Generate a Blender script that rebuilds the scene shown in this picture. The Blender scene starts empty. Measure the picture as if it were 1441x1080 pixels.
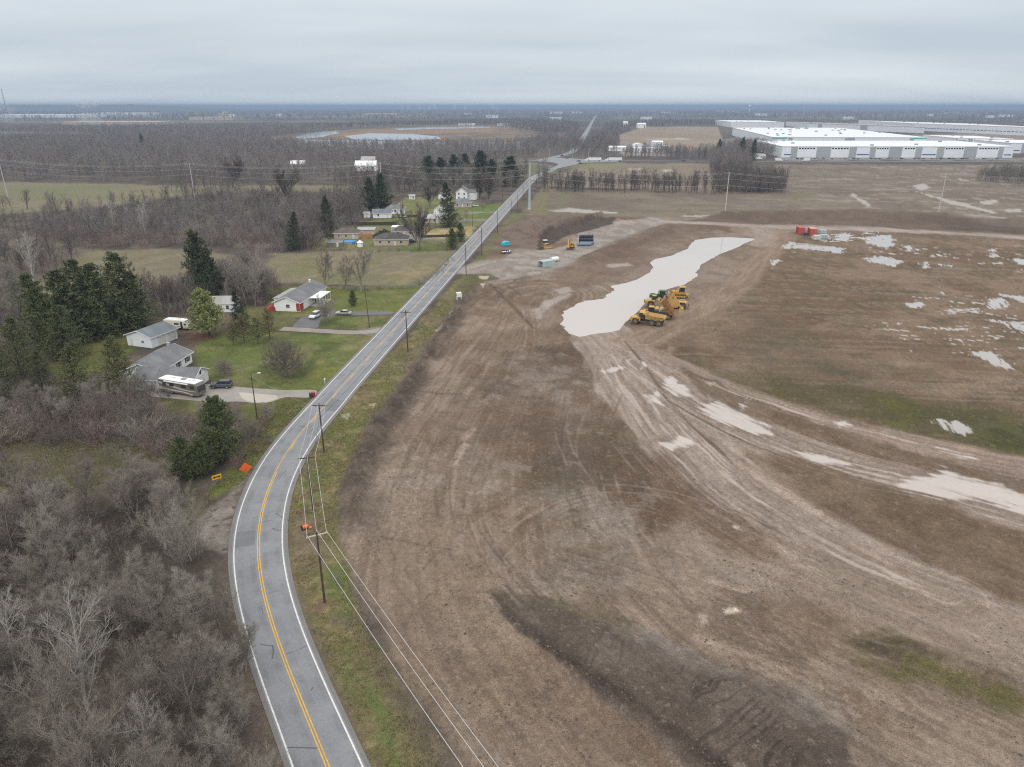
import bpy, bmesh, math, random
import numpy as np
from mathutils import Vector, Matrix

SC = bpy.context.scene
COLL = SC.collection
random.seed(7)
RNG = np.random.default_rng(11)

# ------------------------------------------------------------------ camera
CAM_H = 58.0
PITCH = math.radians(21.3)
FPX = 1000.0                      # focal length in photo pixels (1441 wide)
cam_d = bpy.data.cameras.new('camera')
cam_d.sensor_fit = 'HORIZONTAL'
cam_d.sensor_width = 36.0
cam_d.lens = 36.0 * FPX / 1441.0
cam_d.clip_start = 0.5
cam_d.clip_end = 120000.0
cam = bpy.data.objects.new('camera', cam_d)
COLL.objects.link(cam)
cam.location = (0, 0, CAM_H)
cam.rotation_euler = (math.pi / 2 - PITCH, 0, 0)
SC.camera = cam

# ------------------------------------------------------------------ sky (overcast) and sun
SUN_EL, SUN_ROT = math.radians(38), math.radians(200)
world = bpy.data.worlds.new('World')
SC.world = world
world.use_nodes = True
def build_world():
    nt = world.node_tree
    N, L = nt.nodes, nt.links
    N.clear()
    out = N.new('ShaderNodeOutputWorld')
    sky = N.new('ShaderNodeTexSky')
    sky.sky_type = 'NISHITA'
    sky.sun_disc = False
    sky.sun_elevation = SUN_EL
    sky.sun_rotation = SUN_ROT
    bg1 = N.new('ShaderNodeBackground'); bg1.inputs[1].default_value = 0.08
    L.new(sky.outputs[0], bg1.inputs[0])
    tc = N.new('ShaderNodeTexCoord')
    sep = N.new('ShaderNodeSeparateXYZ'); L.new(tc.outputs['Generated'], sep.inputs[0])
    def math_(op, a, b=None, clamp=False):
        m = N.new('ShaderNodeMath'); m.operation = op; m.use_clamp = clamp
        for i, v in enumerate((a, b)):
            if v is None: continue
            if isinstance(v, (int, float)): m.inputs[i].default_value = v
            else: L.new(v, m.inputs[i])
        return m.outputs[0]
    z = math_('MAXIMUM', sep.outputs[2], 0.0)
    # cloud deck: direction projected on a flat layer
    inv = math_('DIVIDE', 1.0, math_('ADD', z, 0.10))
    px = math_('MULTIPLY', sep.outputs[0], inv)
    py = math_('MULTIPLY', sep.outputs[1], inv)
    cmb = N.new('ShaderNodeCombineXYZ'); L.new(px, cmb.inputs[0]); L.new(py, cmb.inputs[1])
    def noise(scale, detail, rough, off):
        mp = N.new('ShaderNodeMapping'); mp.inputs['Scale'].default_value = (scale[0], scale[1], 1)
        mp.inputs['Location'].default_value = off
        L.new(cmb.outputs[0], mp.inputs[0])
        n = N.new('ShaderNodeTexNoise'); n.inputs['Scale'].default_value = 1.0
        n.inputs['Detail'].default_value = detail; n.inputs['Roughness'].default_value = rough
        L.new(mp.outputs[0], n.inputs['Vector'])
        return n.outputs[0]
    n1 = noise((0.22, 0.42), 3, 0.5, (3.1, 0.4, 0))
    n2 = noise((0.6, 0.9), 4, 0.55, (9.7, 4.2, 0))
    n3 = noise((0.10, 0.22), 2, 0.5, (1.7, 8.2, 0))
    cl = math_('ADD', math_('ADD', math_('MULTIPLY', n1, 0.46), math_('MULTIPLY', n2, 0.16)), math_('MULTIPLY', n3, 0.40))
    ramp = N.new('ShaderNodeValToRGB')
    e = ramp.color_ramp.elements
    e[0].position = 0.40; e[0].color = (0.55, 0.63, 0.705, 1)
    e[1].position = 0.63; e[1].color = (0.79, 0.845, 0.88, 1)
    L.new(cl, ramp.inputs[0])
    # overcast: zenith about three times the horizon
    br = math_('ADD', 1.02, math_('MULTIPLY', math_('MAXIMUM', math_('SUBTRACT', z, 0.13), 0.0), 2.1))
    # faint brighter band at the horizon
    hb = math_('MULTIPLY', math_('POWER', math_('SUBTRACT', 1.0, z, True), 45.0), 0.10)
    mul = N.new('ShaderNodeVectorMath'); mul.operation = 'SCALE'
    # higher up the overcast is a neutral grey-white
    zf = N.new('ShaderNodeMapRange'); zf.inputs[1].default_value = .16; zf.inputs[2].default_value = .5; L.new(z, zf.inputs[0])
    nm = N.new('ShaderNodeMix'); nm.data_type = 'RGBA'; L.new(zf.outputs[0], nm.inputs[0]); L.new(ramp.outputs[0], nm.inputs[6]); nm.inputs[7].default_value = (.645, .64, .63, 1)
    L.new(nm.outputs[2], mul.inputs[0]); L.new(math_('ADD', br, hb), mul.inputs['Scale'])
    bg2 = N.new('ShaderNodeBackground'); bg2.inputs[1].default_value = 1.0
    L.new(mul.outputs[0], bg2.inputs[0])
    mix = N.new('ShaderNodeMixShader'); mix.inputs[0].default_value = 0.96
    L.new(bg1.outputs[0], mix.inputs[1]); L.new(bg2.outputs[0], mix.inputs[2])
    L.new(mix.outputs[0], out.inputs[0])
build_world()
sun_d = bpy.data.lights.new('sun', 'SUN')
sun_d.energy = 0.9
sun_d.angle = math.radians(25)
sun_d.color = (1.0, 0.96, 0.9)
sun = bpy.data.objects.new('sun', sun_d)
COLL.objects.link(sun)
sun.location = (0, -200, 300)
sun.rotation_euler = (math.pi / 2 - SUN_EL, 0, math.radians(-20))
SC.view_settings.view_transform = 'Standard'
SC.view_settings.look = 'None'
SC.view_settings.exposure = 0.0
SC.view_settings.gamma = 1.0
SC.view_settings.use_curve_mapping = False
SC.render.engine = 'CYCLES'
SC.cycles.use_denoising = False
SC.cycles.pixel_filter_type = 'BLACKMAN_HARRIS'
SC.cycles.filter_width = 1.15
SC.cycles.use_adaptive_sampling = False
SC.cycles.denoiser = 'OPENIMAGEDENOISE'
SC.cycles.denoising_input_passes = 'RGB_ALBEDO_NORMAL'
SC.cycles.denoising_prefilter = 'ACCURATE'
SC.cycles.max_bounces = 5
SC.cycles.diffuse_bounces = 2
SC.cycles.glossy_bounces = 2
SC.cycles.transparent_max_bounces = 8
SC.cycles.volume_bounces = 0
SC.cycles.sample_clamp_indirect = 4.0

# ------------------------------------------------------------------ survey: photo pixel -> ground
ST, CT = math.sin(PITCH), math.cos(PITCH)
def G(px, py, z=0.0):
    u, v = px - 720.5, py - 540.0
    down = v * CT + FPX * ST
    fwd = FPX * CT - v * ST
    k = (CAM_H - z) / down
    return (u * k, fwd * k)
def GA(pts, z=0.0):
    return np.array([G(a, b, z) for a, b in pts])
def SRGB(*c):
    return tuple(((v / 255.0) / 12.92 if v / 255.0 <= 0.04045 else ((v / 255.0 + 0.055) / 1.055) ** 2.4) for v in c)
KALB = 0.80
def ALB(r, g, b, k=None):          # picture colour of an evenly lit surface -> its base colour
    k = KALB if k is None else k
    return np.array([x * k for x in SRGB(r, g, b)])

# ------------------------------------------------------------------ numpy noise
class VNoise:
    def __init__(self, seed):
        self.t = np.random.default_rng(seed).random((256, 256)).astype(np.float32)
    def __call__(self, x, y):
        xi = np.floor(x).astype(np.int64); yi = np.floor(y).astype(np.int64)
        fx = (x - xi).astype(np.float32); fy = (y - yi).astype(np.float32)
        fx = fx * fx * (3 - 2 * fx); fy = fy * fy * (3 - 2 * fy)
        x0, x1, y0, y1 = xi & 255, (xi + 1) & 255, yi & 255, (yi + 1) & 255
        t = self.t
        a = t[x0, y0] * (1 - fx) + t[x1, y0] * fx
        b = t[x0, y1] * (1 - fx) + t[x1, y1] * fx
        return a * (1 - fy) + b * fy
_vn = [VNoise(100 + i) for i in range(8)]
def fbm(x, y, scale, octaves=4, seed=0, rough=0.5, ax=1.0, ay=1.0, rot=0.0):
    """0..1, mean .5 ; scale in metres"""
    c, s = math.cos(rot), math.sin(rot)
    X = (x * c + y * s) / (scale * ax); Y = (-x * s + y * c) / (scale * ay)
    tot = 0; amp = 1.0; out = 0
    for o in range(octaves):
        k = 2.03 ** o
        out = out + amp * _vn[(seed + o) % 8](X * k + 17.3 * seed + 5.1 * o, Y * k + 3.7 * seed + 11.9 * o)
        tot += amp; amp *= rough
    return out / tot
def sstep(a, b, x):
    t = np.clip((x - a) / (b - a), 0, 1)
    return t * t * (3 - 2 * t)

def sd_poly(poly, X, Y):
    """signed distance, positive inside"""
    d2 = np.full(X.shape, 1e18); inside = np.zeros(X.shape, bool)
    n = len(poly)
    for i in range(n):
        ax, ay = poly[i]; bx, by = poly[(i + 1) % n]
        ex, ey = bx - ax, by - ay
        l2 = ex * ex + ey * ey + 1e-12
        wx, wy = X - ax, Y - ay
        t = np.clip((wx * ex + wy * ey) / l2, 0, 1)
        d2 = np.minimum(d2, (wx - ex * t) ** 2 + (wy - ey * t) ** 2)
        c = ((ay > Y) != (by > Y)) & (X < ex * (Y - ay) / (ey if abs(ey) > 1e-12 else 1e-12) + ax)
        inside ^= c
    d = np.sqrt(d2)
    return np.where(inside, d, -d)
def path_st(path, X, Y):
    """(arc length, signed offset: + is right of travel) of the nearest point on a polyline"""
    best = np.full(X.shape, 1e18); S = np.zeros(X.shape); T = np.zeros(X.shape)
    acc = 0.0
    for i in range(len(path) - 1):
        ax, ay = path[i]; bx, by = path[i + 1]
        ex, ey = bx - ax, by - ay
        l = math.hypot(ex, ey) + 1e-9
        wx, wy = X - ax, Y - ay
        t = np.clip((wx * ex + wy * ey) / (l * l), 0, 1)
        d2 = (wx - ex * t) ** 2 + (wy - ey * t) ** 2
        sgn = np.sign(wx * ey - wy * ex)
        m = d2 < best
        best = np.where(m, d2, best)
        S = np.where(m, acc + t * l, S)
        T = np.where(m, sgn * np.sqrt(d2), T)
        acc += l
    return S, T
def smooth_path(pts, step=2.0, it=3):
    P = np.array(pts, float)
    seg = np.hypot(*(P[1:] - P[:-1]).T); s = np.concatenate([[0], np.cumsum(seg)])
    n = max(3, int(s[-1] / step))
    q = np.linspace(0, s[-1], n)
    Q = np.stack([np.interp(q, s, P[:, 0]), np.interp(q, s, P[:, 1])], 1)
    for _ in range(it):
        R = Q.copy(); R[1:-1] = (Q[:-2] + 2 * Q[1:-1] + Q[2:]) / 4; Q = R
    return Q
# ------------------------------------------------------------------ road centre line (world)
_L = [(412,1080),(400,1047),(383,1000),(366,957),(353,913),(340,873),(330,823),(326,780),(328,760),(335,723),(346,693),(362.6,660),(381,632),(399.6,610),(418,589.6),(446,562)]
_l = GA(_L)
_tan = np.gradient(_l, axis=0); _tan /= np.linalg.norm(_tan, axis=1)[:, None]
_R = [(560,1130),(513,1080),(477,1007),(453,953),(433,910),(417,867),(403,823),(396,780),(395,760),(398,727),(403,695),(414,667),(427,640),(446,612),(466,588),(489.6,559)]
_rl = smooth_path(GA(_R), .5, 2)
_c, _w = [], []
for _p, _t in zip(_l, _tan):
    _n = np.array([_t[1], -_t[0]]); _d = _rl - _p
    _k = int(np.argmin(np.abs(_d @ _t) + 1e3 * ((_d @ _n) < 0)))
    _w.append(float(np.clip(_d[_k] @ _n, 5.5, 6.7))); _c.append(_p + _n * _w[-1] / 2)
_c = np.array(_c); _w = np.array(_w)
_south = [(2.0, 20.0), (-6.5, 31.0), (-12.5, 41.0)]
_dirn = np.array([math.sin(math.radians(6.45)), math.cos(math.radians(6.45))])
_st0 = np.array([-37.9, 146.0])
_north = [_st0 + _dirn * d for d in np.arange(0, 520, 20.0)]
_junc = [G(780, 237.5), G(794, 233.5), G(806, 230), G(816, 227.6)]
ROAD = smooth_path(list(_south) + list(_c) + list(_north) + _junc, 2.0, 14)
_k = np.argmin(np.hypot(ROAD[:, None, 0] - _c[None, :, 0], ROAD[:, None, 1] - _c[None, :, 1]), 1)
ROADK = np.where(ROAD[:, 1] > 128, 1.0, _w[_k] / 6.6)
for _i in range(8): ROADK[1:-1] = (ROADK[:-2] + ROADK[1:-1] * 2 + ROADK[2:]) / 4
CROSS = smooth_path([G(-60, 233), G(200, 231), G(480, 229.5), G(640, 228), (G(760, 226.5)), G(816, 226.5), G(930, 227), G(1100, 227.5), G(1441, 228), G(1700, 229)], 6.0, 4)
NROAD = smooth_path([G(757, 226.2), G(772, 223), G(790, 219.5), G(806, 214), G(816, 204), G(820, 195), G(823, 190), G(828, 182), G(832, 174), G(836, 167), G(840, 161.5), G(844, 157)], 15.0, 3)

# ------------------------------------------------------------------ ground sheet: fine where the camera looks
def build_ground():
    el = np.concatenate([np.arange(58.0, 3.0, -0.068), np.arange(3.0, 0.3, -0.05), [0.26, 0.22, 0.18, 0.14, 0.1, 0.08]])
    rr = CAM_H / np.tan(np.radians(el))
    rr = np.concatenate([[6, 12, 20, 28], rr])
    az = np.concatenate([np.arange(-46.0, 46.001, 0.088), np.arange(50, 312, 5.2)])
    az = np.radians(az)
    nr, na = len(rr), len(az)
    Xg = rr[:, None] * np.sin(az)[None]; Yg = rr[:, None] * np.cos(az)[None]
    X = Xg.ravel(); Y = Yg.ravel()
    DIST = np.hypot(X, Y)
    Z = np.zeros(X.size)
    n12 = fbm(X, Y, 14, 3, 1) - .5
    n3 = fbm(X, Y, 4, 3, 2) - .5
    n1 = fbm(X, Y, 1.1, 2, 3) - .5
    n60 = fbm(X, Y, 70, 4, 4) - .5
    n300 = fbm(X, Y, 400, 4, 5) - .5
    COL = np.zeros((X.size, 3), np.float32)
    WET = np.zeros(X.size, np.float32)
    near = DIST < 1500

    def sub(poly, margin):
        lo = poly.min(0) - margin; hi = poly.max(0) + margin
        return np.nonzero((X > lo[0]) & (X < hi[0]) & (Y > lo[1]) & (Y < hi[1]))[0]
    def mask_poly(pts, feather=1.0, amp=(0, 0, 0), world=False):
        p = np.array(pts) if world else GA(pts)
        i = sub(p, feather + 4 * max(amp) + 2)
        d = sd_poly(p, X[i], Y[i]) + amp[0] * n12[i] * 2 + amp[1] * n3[i] * 2 + amp[2] * n1[i] * 2
        return i, sstep(-feather, feather, d)
    def put(i, m, col):
        COL[i] = COL[i] * (1 - m[:, None]) + np.asarray(col, np.float32) * m[:, None]
    def var(i, col, col2, scale, octv=4, seed=0, lo=.35, hi=.65, **k):
        t = sstep(lo, hi, fbm(X[i], Y[i], scale, octv, seed, **k))[:, None]
        return np.asarray(col)[None] * (1 - t) + np.asarray(col2)[None] * t
    def field(pts, c1, c2, scale=8, feather=1.5, amp=(1.0, .6, .2), alpha=1.0, **k):
        i, m = mask_poly(pts, feather, amp)
        put(i, m * alpha, var(i, c1, c2, scale, **k))
        return i, m
    def road(path, hw, c1, c2, feather=1.5, amp=(.6, .6, .2), alpha=1.0, freq=0.45, slow=14, seed=0, lo=.3, hi=.7, world=False, rag=0.0):
        p = smooth_path(path if world else GA(path), 3.0, 6)
        i = sub(p, hw + feather + 4)
        s, t = path_st(p, X[i], Y[i])
        st = fbm(t, s, 1.0, 4, seed + 3, 0.6, ax=freq * 2, ay=slow)
        d = hw - np.abs(t) + amp[0] * n12[i] * 2 + amp[1] * n3[i] * 2 + amp[2] * n1[i] * 2 + rag * (st - .5)
        m = sstep(-feather, feather, d) * alpha
        tt = sstep(lo, hi, st)[:, None]
        put(i, m, np.asarray(c1)[None] * (1 - tt) + np.asarray(c2)[None] * tt)
        return i, m, s, t

    # ---- base: land left of the road / land right / far land
    litter = var(slice(None), ALB(84, 76, 69), ALB(108, 98, 88), 9, 5, 1)
    fardark = var(slice(None), ALB(86, 80, 76), ALB(104, 96, 90), 160, 5, 2)
    fd = sstep(500, 1500, DIST)[:, None]
    COL[:] = litter * (1 - fd) + fardark * fd
    # far patchwork of fields and woods
    fm = sstep(.54, .60, fbm(X, Y, 420, 3, 6, ay=.55)) * sstep(1900, 2600, DIST)
    put(slice(None), fm.astype(np.float32) * .7, var(slice(None), ALB(140, 126, 108), ALB(118, 118, 98), 300, 3, 3))

    tan, brown, grey = ALB(147, 130, 115), ALB(118, 98, 80), ALB(151, 139, 129)
    # ---- farm fields right of the road
    field([(765,306),(771,266),(1110,272),(1300,262),(1460,262),(1800,262),(1800,330),(1441,318),(1300,309),(1050,306)], ALB(121,107,96), ALB(133,121,106), 26, 1.5, seed=2)
    field([(1100,272),(1090,232),(1441,232),(1800,234),(1800,270),(1441,272)], ALB(124,110,99), ALB(133,119,106), 60, 2, seed=3, ay=.3)
    field([(785,246),(830,231),(1000,230),(1040,262),(1000,272),(770,262)], ALB(132,122,106), ALB(140,126,112), 30, 2, seed=4)
    field([(868,212),(872,190),(905,179),(1010,178),(1018,200),(1000,212)], ALB(147,133,114), ALB(156,141,124), 60, 3, seed=5)
    for pts in ([(905,196),(960,194.5),(975,197),(930,197.5)], [(880,238),(900,236.5),(905,239),(890,241)], [(930,240),(945,238),(950,241),(935,243)]):
        field(pts, ALB(190,180,166), ALB(170,160,148), 10, 1.5, (2, 1, 0))
    # faint green and wet rows in the big field
    i, m = mask_poly([(765,306),(771,266),(1110,272),(1110,232),(1441,232),(1800,232),(1800,330),(1441,318),(1300,309)], 2, (1, 0, 0))
    rows = fbm(X[i], Y[i], 1.0, 4, 4, .55, ax=110, ay=5, rot=.06)
    put(i, m * sstep(.56, .7, rows) * .55, ALB(122, 118, 96))
    rows = fbm(X[i], Y[i], 1.0, 3, 6, .55, ax=60, ay=2.6, rot=-.30)
    put(i, m * sstep(.62, .70, rows) * .5 * sstep(60, 260, X[i]), ALB(168, 158, 146))
    rows = fbm(X[i], Y[i], 1.0, 3, 5, .6, ax=90, ay=2.2, rot=.02)
    put(i, m * sstep(.6, .68, rows) * .38, ALB(102, 88, 78))
    put(i, m * sstep(.55, .7, fbm(X[i], Y[i], 50, 3, 7, ay=.5)) * .4, ALB(112, 98, 88))
    for pts in ([(1100,276),(1140,270),(1150,279),(1120,283)],):
        field(pts, ALB(118,120,90), ALB(126,114,96), 14, 5, (6, 3, 0), .7)
    # wet glints lying in the field rows
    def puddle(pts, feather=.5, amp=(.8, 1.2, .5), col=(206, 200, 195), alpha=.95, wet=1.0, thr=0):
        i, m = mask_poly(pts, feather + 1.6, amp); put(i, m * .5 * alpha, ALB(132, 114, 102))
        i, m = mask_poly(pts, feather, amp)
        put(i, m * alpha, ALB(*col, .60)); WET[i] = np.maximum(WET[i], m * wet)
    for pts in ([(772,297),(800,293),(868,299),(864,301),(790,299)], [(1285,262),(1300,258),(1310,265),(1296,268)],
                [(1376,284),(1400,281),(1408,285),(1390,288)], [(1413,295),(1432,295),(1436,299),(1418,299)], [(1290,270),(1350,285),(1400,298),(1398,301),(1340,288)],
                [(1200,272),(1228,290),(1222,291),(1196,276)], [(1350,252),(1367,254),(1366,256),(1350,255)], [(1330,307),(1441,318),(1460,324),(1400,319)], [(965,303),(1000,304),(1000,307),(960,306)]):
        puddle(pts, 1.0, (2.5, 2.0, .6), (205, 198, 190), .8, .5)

    # ---- the stripped building site
    site = [(735,300),(765,305),(1050,306),(1300,309),(1441,318),(1900,340),(2600,700),(2600,1500),(620,1500),(640,1080),(575,960),(515,850),(478,760),(486,690),(515,620),(572,545),(612,480),(648,425),(668,388),(690,340)]
    i, m = mask_poly(site, 1.6, (1.2, .8, .3))
    c = var(i, tan, brown, 34, 5, 3, .42, .66)
    t = sstep(.5, .66, fbm(X[i], Y[i], 18, 5, 5))[:, None]
    c = c * (1 - t * .6) + grey[None] * t * .6
    t = sstep(.56, .68, fbm(X[i], Y[i], 7, 5, 2, .6))[:, None]
    c = c * (1 - t * .45) + ALB(168, 152, 136)[None] * t * .45
    # scraper passes: long faint lines running roughly north-south and curving with the road
    sp = smooth_path([(40, 10), (2, 40), (-14, 75), (-14, 115), (-4, 170), (10, 230)], 3, 8)
    s, tt = path_st(sp, X[i], Y[i])
    lin = fbm(tt, s, 1.0, 4, 4, .65, ax=1.1, ay=22)
    k = (sstep(.55, .68, lin) * .40 * sstep(70, 25, np.abs(tt)))[:, None]
    c = c * (1 - k) + ALB(170, 154, 140)[None] * k
    k = (sstep(.45, .33, lin) * .42 * sstep(70, 25, np.abs(tt)))[:, None]
    c = c * (1 - k) + ALB(108, 92, 78)[None] * k
    put(i, m, c)
    # browner damp ground in the middle, grey crust patches
    field([(700,470),(790,452),(828,476),(866,520),(898,580),(906,622),(952,657),(1012,702),(1076,746),(1118,792),(1010,788),(900,760),(800,705),(720,650),(670,580)], ALB(106,87,71), ALB(124,105,89), 10, 2.2, (3.5, 2.5, .8), .92, seed=2)
    i, m = mask_poly([(690,470),(830,470),(910,620),(1118,792),(900,800),(720,700),(650,580)], 8, (5, 3, 1))
    put(i, m * sstep(.52, .62, fbm(X[i], Y[i], 9, 5, 4, .65)) * .6, ALB(96, 84, 72))
    put(i, m * sstep(.56, .66, fbm(X[i], Y[i], 5, 5, 6, .68)) * .6, ALB(150, 136, 124))
    put(i, m * sstep(.60, .68, fbm(X[i], Y[i], 12, 4, 1, .6)) * .5, ALB(98, 92, 72))
    i, m = mask_poly(site, 4)
    put(i, m * sstep(.55, .66, fbm(X[i], Y[i], 22, 5, 6, .62)) * .55, ALB(118, 100, 86))
    put(i, m * sstep(.58, .68, fbm(X[i], Y[i], 9, 5, 3, .66)) * .4, ALB(104, 90, 78))
    field([(790,690),(880,700),(900,760),(860,800),(780,770)], ALB(156,146,136), ALB(118,102,88), 4, 5, (5, 4, 2), .7, seed=3)
    field([(640,640),(720,650),(700,720),(640,700)], ALB(154,140,128), ALB(132,116,102), 4, 5, (5, 4, 2), .6, seed=4)
    field([(690,500),(770,500),(840,540),(820,590),(740,570)], ALB(160,148,138), ALB(125,108,94), 3.5, 6, (5, 4, 2), .55, seed=6)
    field([(770,640),(820,630),(840,670),(790,690)], ALB(98,90,82), ALB(120,104,90), 3, 4, (4, 3, 2), .6, seed=6)
    field([(600,700),(700,750),(720,900),(830,1080),(640,1080),(560,930),(530,800)], ALB(152,133,114), ALB(136,119,104), 5, 6, (5, 3, 1), .6, seed=5)
    field([(700,420),(790,440),(800,480),(700,500),(640,470)], ALB(160,140,120), ALB(142,124,106), 6, 6, (5, 3, 1), .5, seed=1)
    i, m = mask_poly(POND, 5.5, (2.5, 1.5, .4)); put(i, m * .75, ALB(126, 106, 92)); WET[i] = np.maximum(WET[i], m * .18)
    # vegetated plateau right of the pond
    i, m = field([(925,505),(1000,450),(1060,395),(1095,345),(1130,333),(1441,335),(1900,350),(1900,700),(1441,640),(1290,618),(1180,590),(1060,555),(960,525)], ALB(117,97,78), ALB(138,117,98), 16, 2.5, (2.5, 2, .6), 1, seed=4)
    k = sstep(.52, .64, fbm(X[i], Y[i], 11, 5, 3, .6)) * m * .55; put(i, k, ALB(104, 96, 70))
    k = sstep(.57, .66, fbm(X[i], Y[i], 4, 5, 5, .65, ax=1.6, rot=.3)) * m * .5; put(i, k, ALB(92, 80, 68))
    k = sstep(.55, .66, fbm(X[i], Y[i], 1, 4, 6, .6, ax=22, ay=1.2, rot=-.12)) * m * .32; put(i, k, ALB(160, 145, 130))
    field([(1000,480),(1090,440),(1130,480),(1250,520),(1200,560),(1060,530)], ALB(94,88,72), ALB(118,102,84), 6, 8, (8, 5, 2), .6, seed=2)
    field([(940,508),(1060,520),(1200,545),(1441,590),(1700,640),(1700,700),(1441,638),(1300,615),(1180,588),(1060,553)], ALB(108,98,74), ALB(86,82,50), 9, 4, (5, 3, 1), .75, seed=6)
    field([(1240,560),(1330,570),(1400,590),(1441,600),(1441,636),(1330,618),(1230,598)], ALB(98,100,48), ALB(84,82,54), 5, 4, (4, 3, 1), .6, seed=7)
    field([(1330,585),(1441,600),(1700,640),(1700,690),(1441,636),(1400,625)], ALB(74,74,46), ALB(92,90,60), 3, 3, (3, 2, 1), .8, seed=7)
    # ---- haul roads
    mud, mudl = ALB(152, 136, 124), ALB(172, 157, 146)
    mudd = ALB(138, 118, 104)
    road([(830,455),(868,500),(905,560),(955,620),(1020,680),(1100,735),(1210,790),(1330,835),(1500,885),(1800,960)], 8.5, mud, mudl, 1.2, (1.6, .8, .2), .95, .55, 16, 1, rag=4)
    road([(850,462),(900,510),(965,560),(1060,610),(1180,655),(1310,690),(1441,722),(1700,780)], 6.8, mud, mudl, 1.2, (1.6, .8, .2), .95, .5, 18, 2, rag=4)
    road([(880,480),(960,520),(1060,560),(1160,592),(1290,628),(1441,660),(1700,720)], 4.0, mud, ALB(172,150,138), 1.2, (1.0, .8, .2), .9, .4, 14, 4, rag=3)
    road([(905,480),(985,440),(1045,395),(1085,350),(1110,328)], 5.5, ALB(160,140,122), ALB(138,119,102), 2.0, (1.6, 1.0, .3), .85, .5, 12, 3, rag=3)
    road([(1000,760),(1120,800),(1300,850),(1441,930),(1700,1040)], 6.5, ALB(166,150,137), ALB(150,134,120), 3.0, (2.5, 1.5, .4), .8, .6, 18, 5, rag=4)
    # browner strips left between the tracks
    field([(1078,648),(1130,632),(1200,668),(1290,700),(1441,745),(1700,830),(1700,960),(1441,850),(1340,812),(1240,765),(1150,715)], ALB(112,95,77), ALB(128,110,92), 5, 1.6, (2, 1.4, .5), .95, seed=3)
    field([(960,520),(1000,533),(1060,560),(1150,597),(1260,630),(1340,652),(1250,650),(1130,612),(1040,580),(985,553)], ALB(112,94,76), ALB(126,110,94), 4, .9, (1, .8, .4), .9, seed=3)
    field([(935,625),(1010,700),(1080,745),(1110,790),(1010,775),(950,720),(905,660)], ALB(110,90,73), ALB(124,104,87), 4, 1.5, (2, 1.5, .4), .8, seed=1)
    # track cuts in the mud
    dk = ALB(104, 88, 78)
    for pts, hw, al in (([(880,480),(915,525),(935,560),(975,605),(1020,640)], .35, .75), ([(935,560),(990,595),(1060,630),(1120,650)], .25, .8), ([(945,552),(1010,590),(1080,622),(1160,648)], .2, .6),
                        ([(690,400),(735,445),(752,462)], .7, .75), ([(714,402),(732,415)], .5, .7), ([(668,405),(690,398),(705,407)], .5, .7), ([(718,398),(740,388)], .6, .6),
                        ([(560,545),(600,560),(640,556)], .3, .5), ([(545,760),(600,776),(640,775)], .25, .45), ([(625,905),(700,1000),(770,1080)], .22, .35), ([(650,870),(680,940),(760,1030)], .2, .3),
                        ([(990,950),(1060,975),(1140,1010)], .25, .4), ([(1170,905),(1260,940),(1441,1010)], .3, .3), ([(745,760),(800,800),(900,840),(1010,870)], .25, .3)):
        i, m, s, t = road(pts, hw, dk, ALB(92, 78, 68), .25, (.2, .2, .1), al)
    for pts, hw, al in (([(1015,690),(1060,735),(1110,785)], .8, .6), ([(1060,665),(1120,712),(1145,720)], 1.3, .7), ([(1155,740),(1210,770),(1258,797)], .5, .8), ([(1000,820),(1045,832)], .5, .85),
                        ([(1060,940),(1120,985),(1180,1010)], .4, .6), ([(1170,905),(1300,960),(1441,1030)], .4, .4), ([(640,655),(655,628)], .5, .7), ([(655,620),(668,605)], .4, .5), ([(980,900),(1100,940)], .3, .5)):
        road(pts, hw, ALB(190, 172, 158), ALB(168, 150, 136), .4, (.6, .6, .3), al, .25, 6, rag=2)

    # ---- gravel pad and far track along the berm
    padc1, padc2 = ALB(170, 162, 156), ALB(150, 139, 130)
    field([(664,374),(700,366),(728,352),(748,350),(775,350),(800,345),(822,322),(860,312),(910,306),(950,309),(930,317),(880,333),(845,350),(800,372),(765,384),(725,392),(690,398),(668,392)], padc1, padc2, 5, 1.5, (2, 1.5, .5), .95, seed=1)
    road([(1800,372),(1441,335),(1330,328),(1180,322),(1060,318),(940,312)], 5.5, ALB(166,154,145), ALB(184,174,166), 1.5, (1.5, 1, .3), .9, 1.0, 30, 2, rag=4)
    road([(1060,318),(1080,330),(1070,345)], 5, ALB(160,144,130), ALB(174,160,148), 2, (1.5, 1, .3), .8, .6, 12, 3)
    # spoil heap and cut bank by the pad
    field([(700,322),(735,303),(770,304),(820,306),(800,318),(768,332),(755,350),(728,350),(705,342),(690,338)], ALB(128,112,101), ALB(112,97,87), 5, 2, (2, 2, .6), .95, seed=2)
    field([(752,352),(757,338),(772,326),(800,318),(832,308),(866,306),(862,316),(832,324),(800,332),(780,342),(768,352)], ALB(90,78,69), ALB(76,66,59), 3, 1.0, (1, 1, .5), .95, seed=3)
    field([(775,386),(840,362),(880,338),(945,316),(985,318),(960,338),(920,352),(905,372),(860,398),(800,410)], ALB(131,112,97), ALB(118,99,85), 8, 3, (3, 2, .8), .8, seed=5)
    field([(812,366),(850,352),(905,336),(945,322),(950,330),(905,345),(860,366),(830,376)], ALB(110,93,82), ALB(124,106,92), 4, 2, (2, 2, .6), .7, seed=5)
    for pts in ([(752,448),(751,436),(772,424),(779,428),(765,436),(770,444),(762,450)], [(782,410),(800,404),(806,410),(790,416)], [(760,432),(800,412),(806,414),(770,436)], [(850,372),(885,370),(890,374),(860,377)]):
        puddle(pts, 1.2, (1.5, 1.2, .4), (196, 184, 176), .85, .35)
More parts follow.
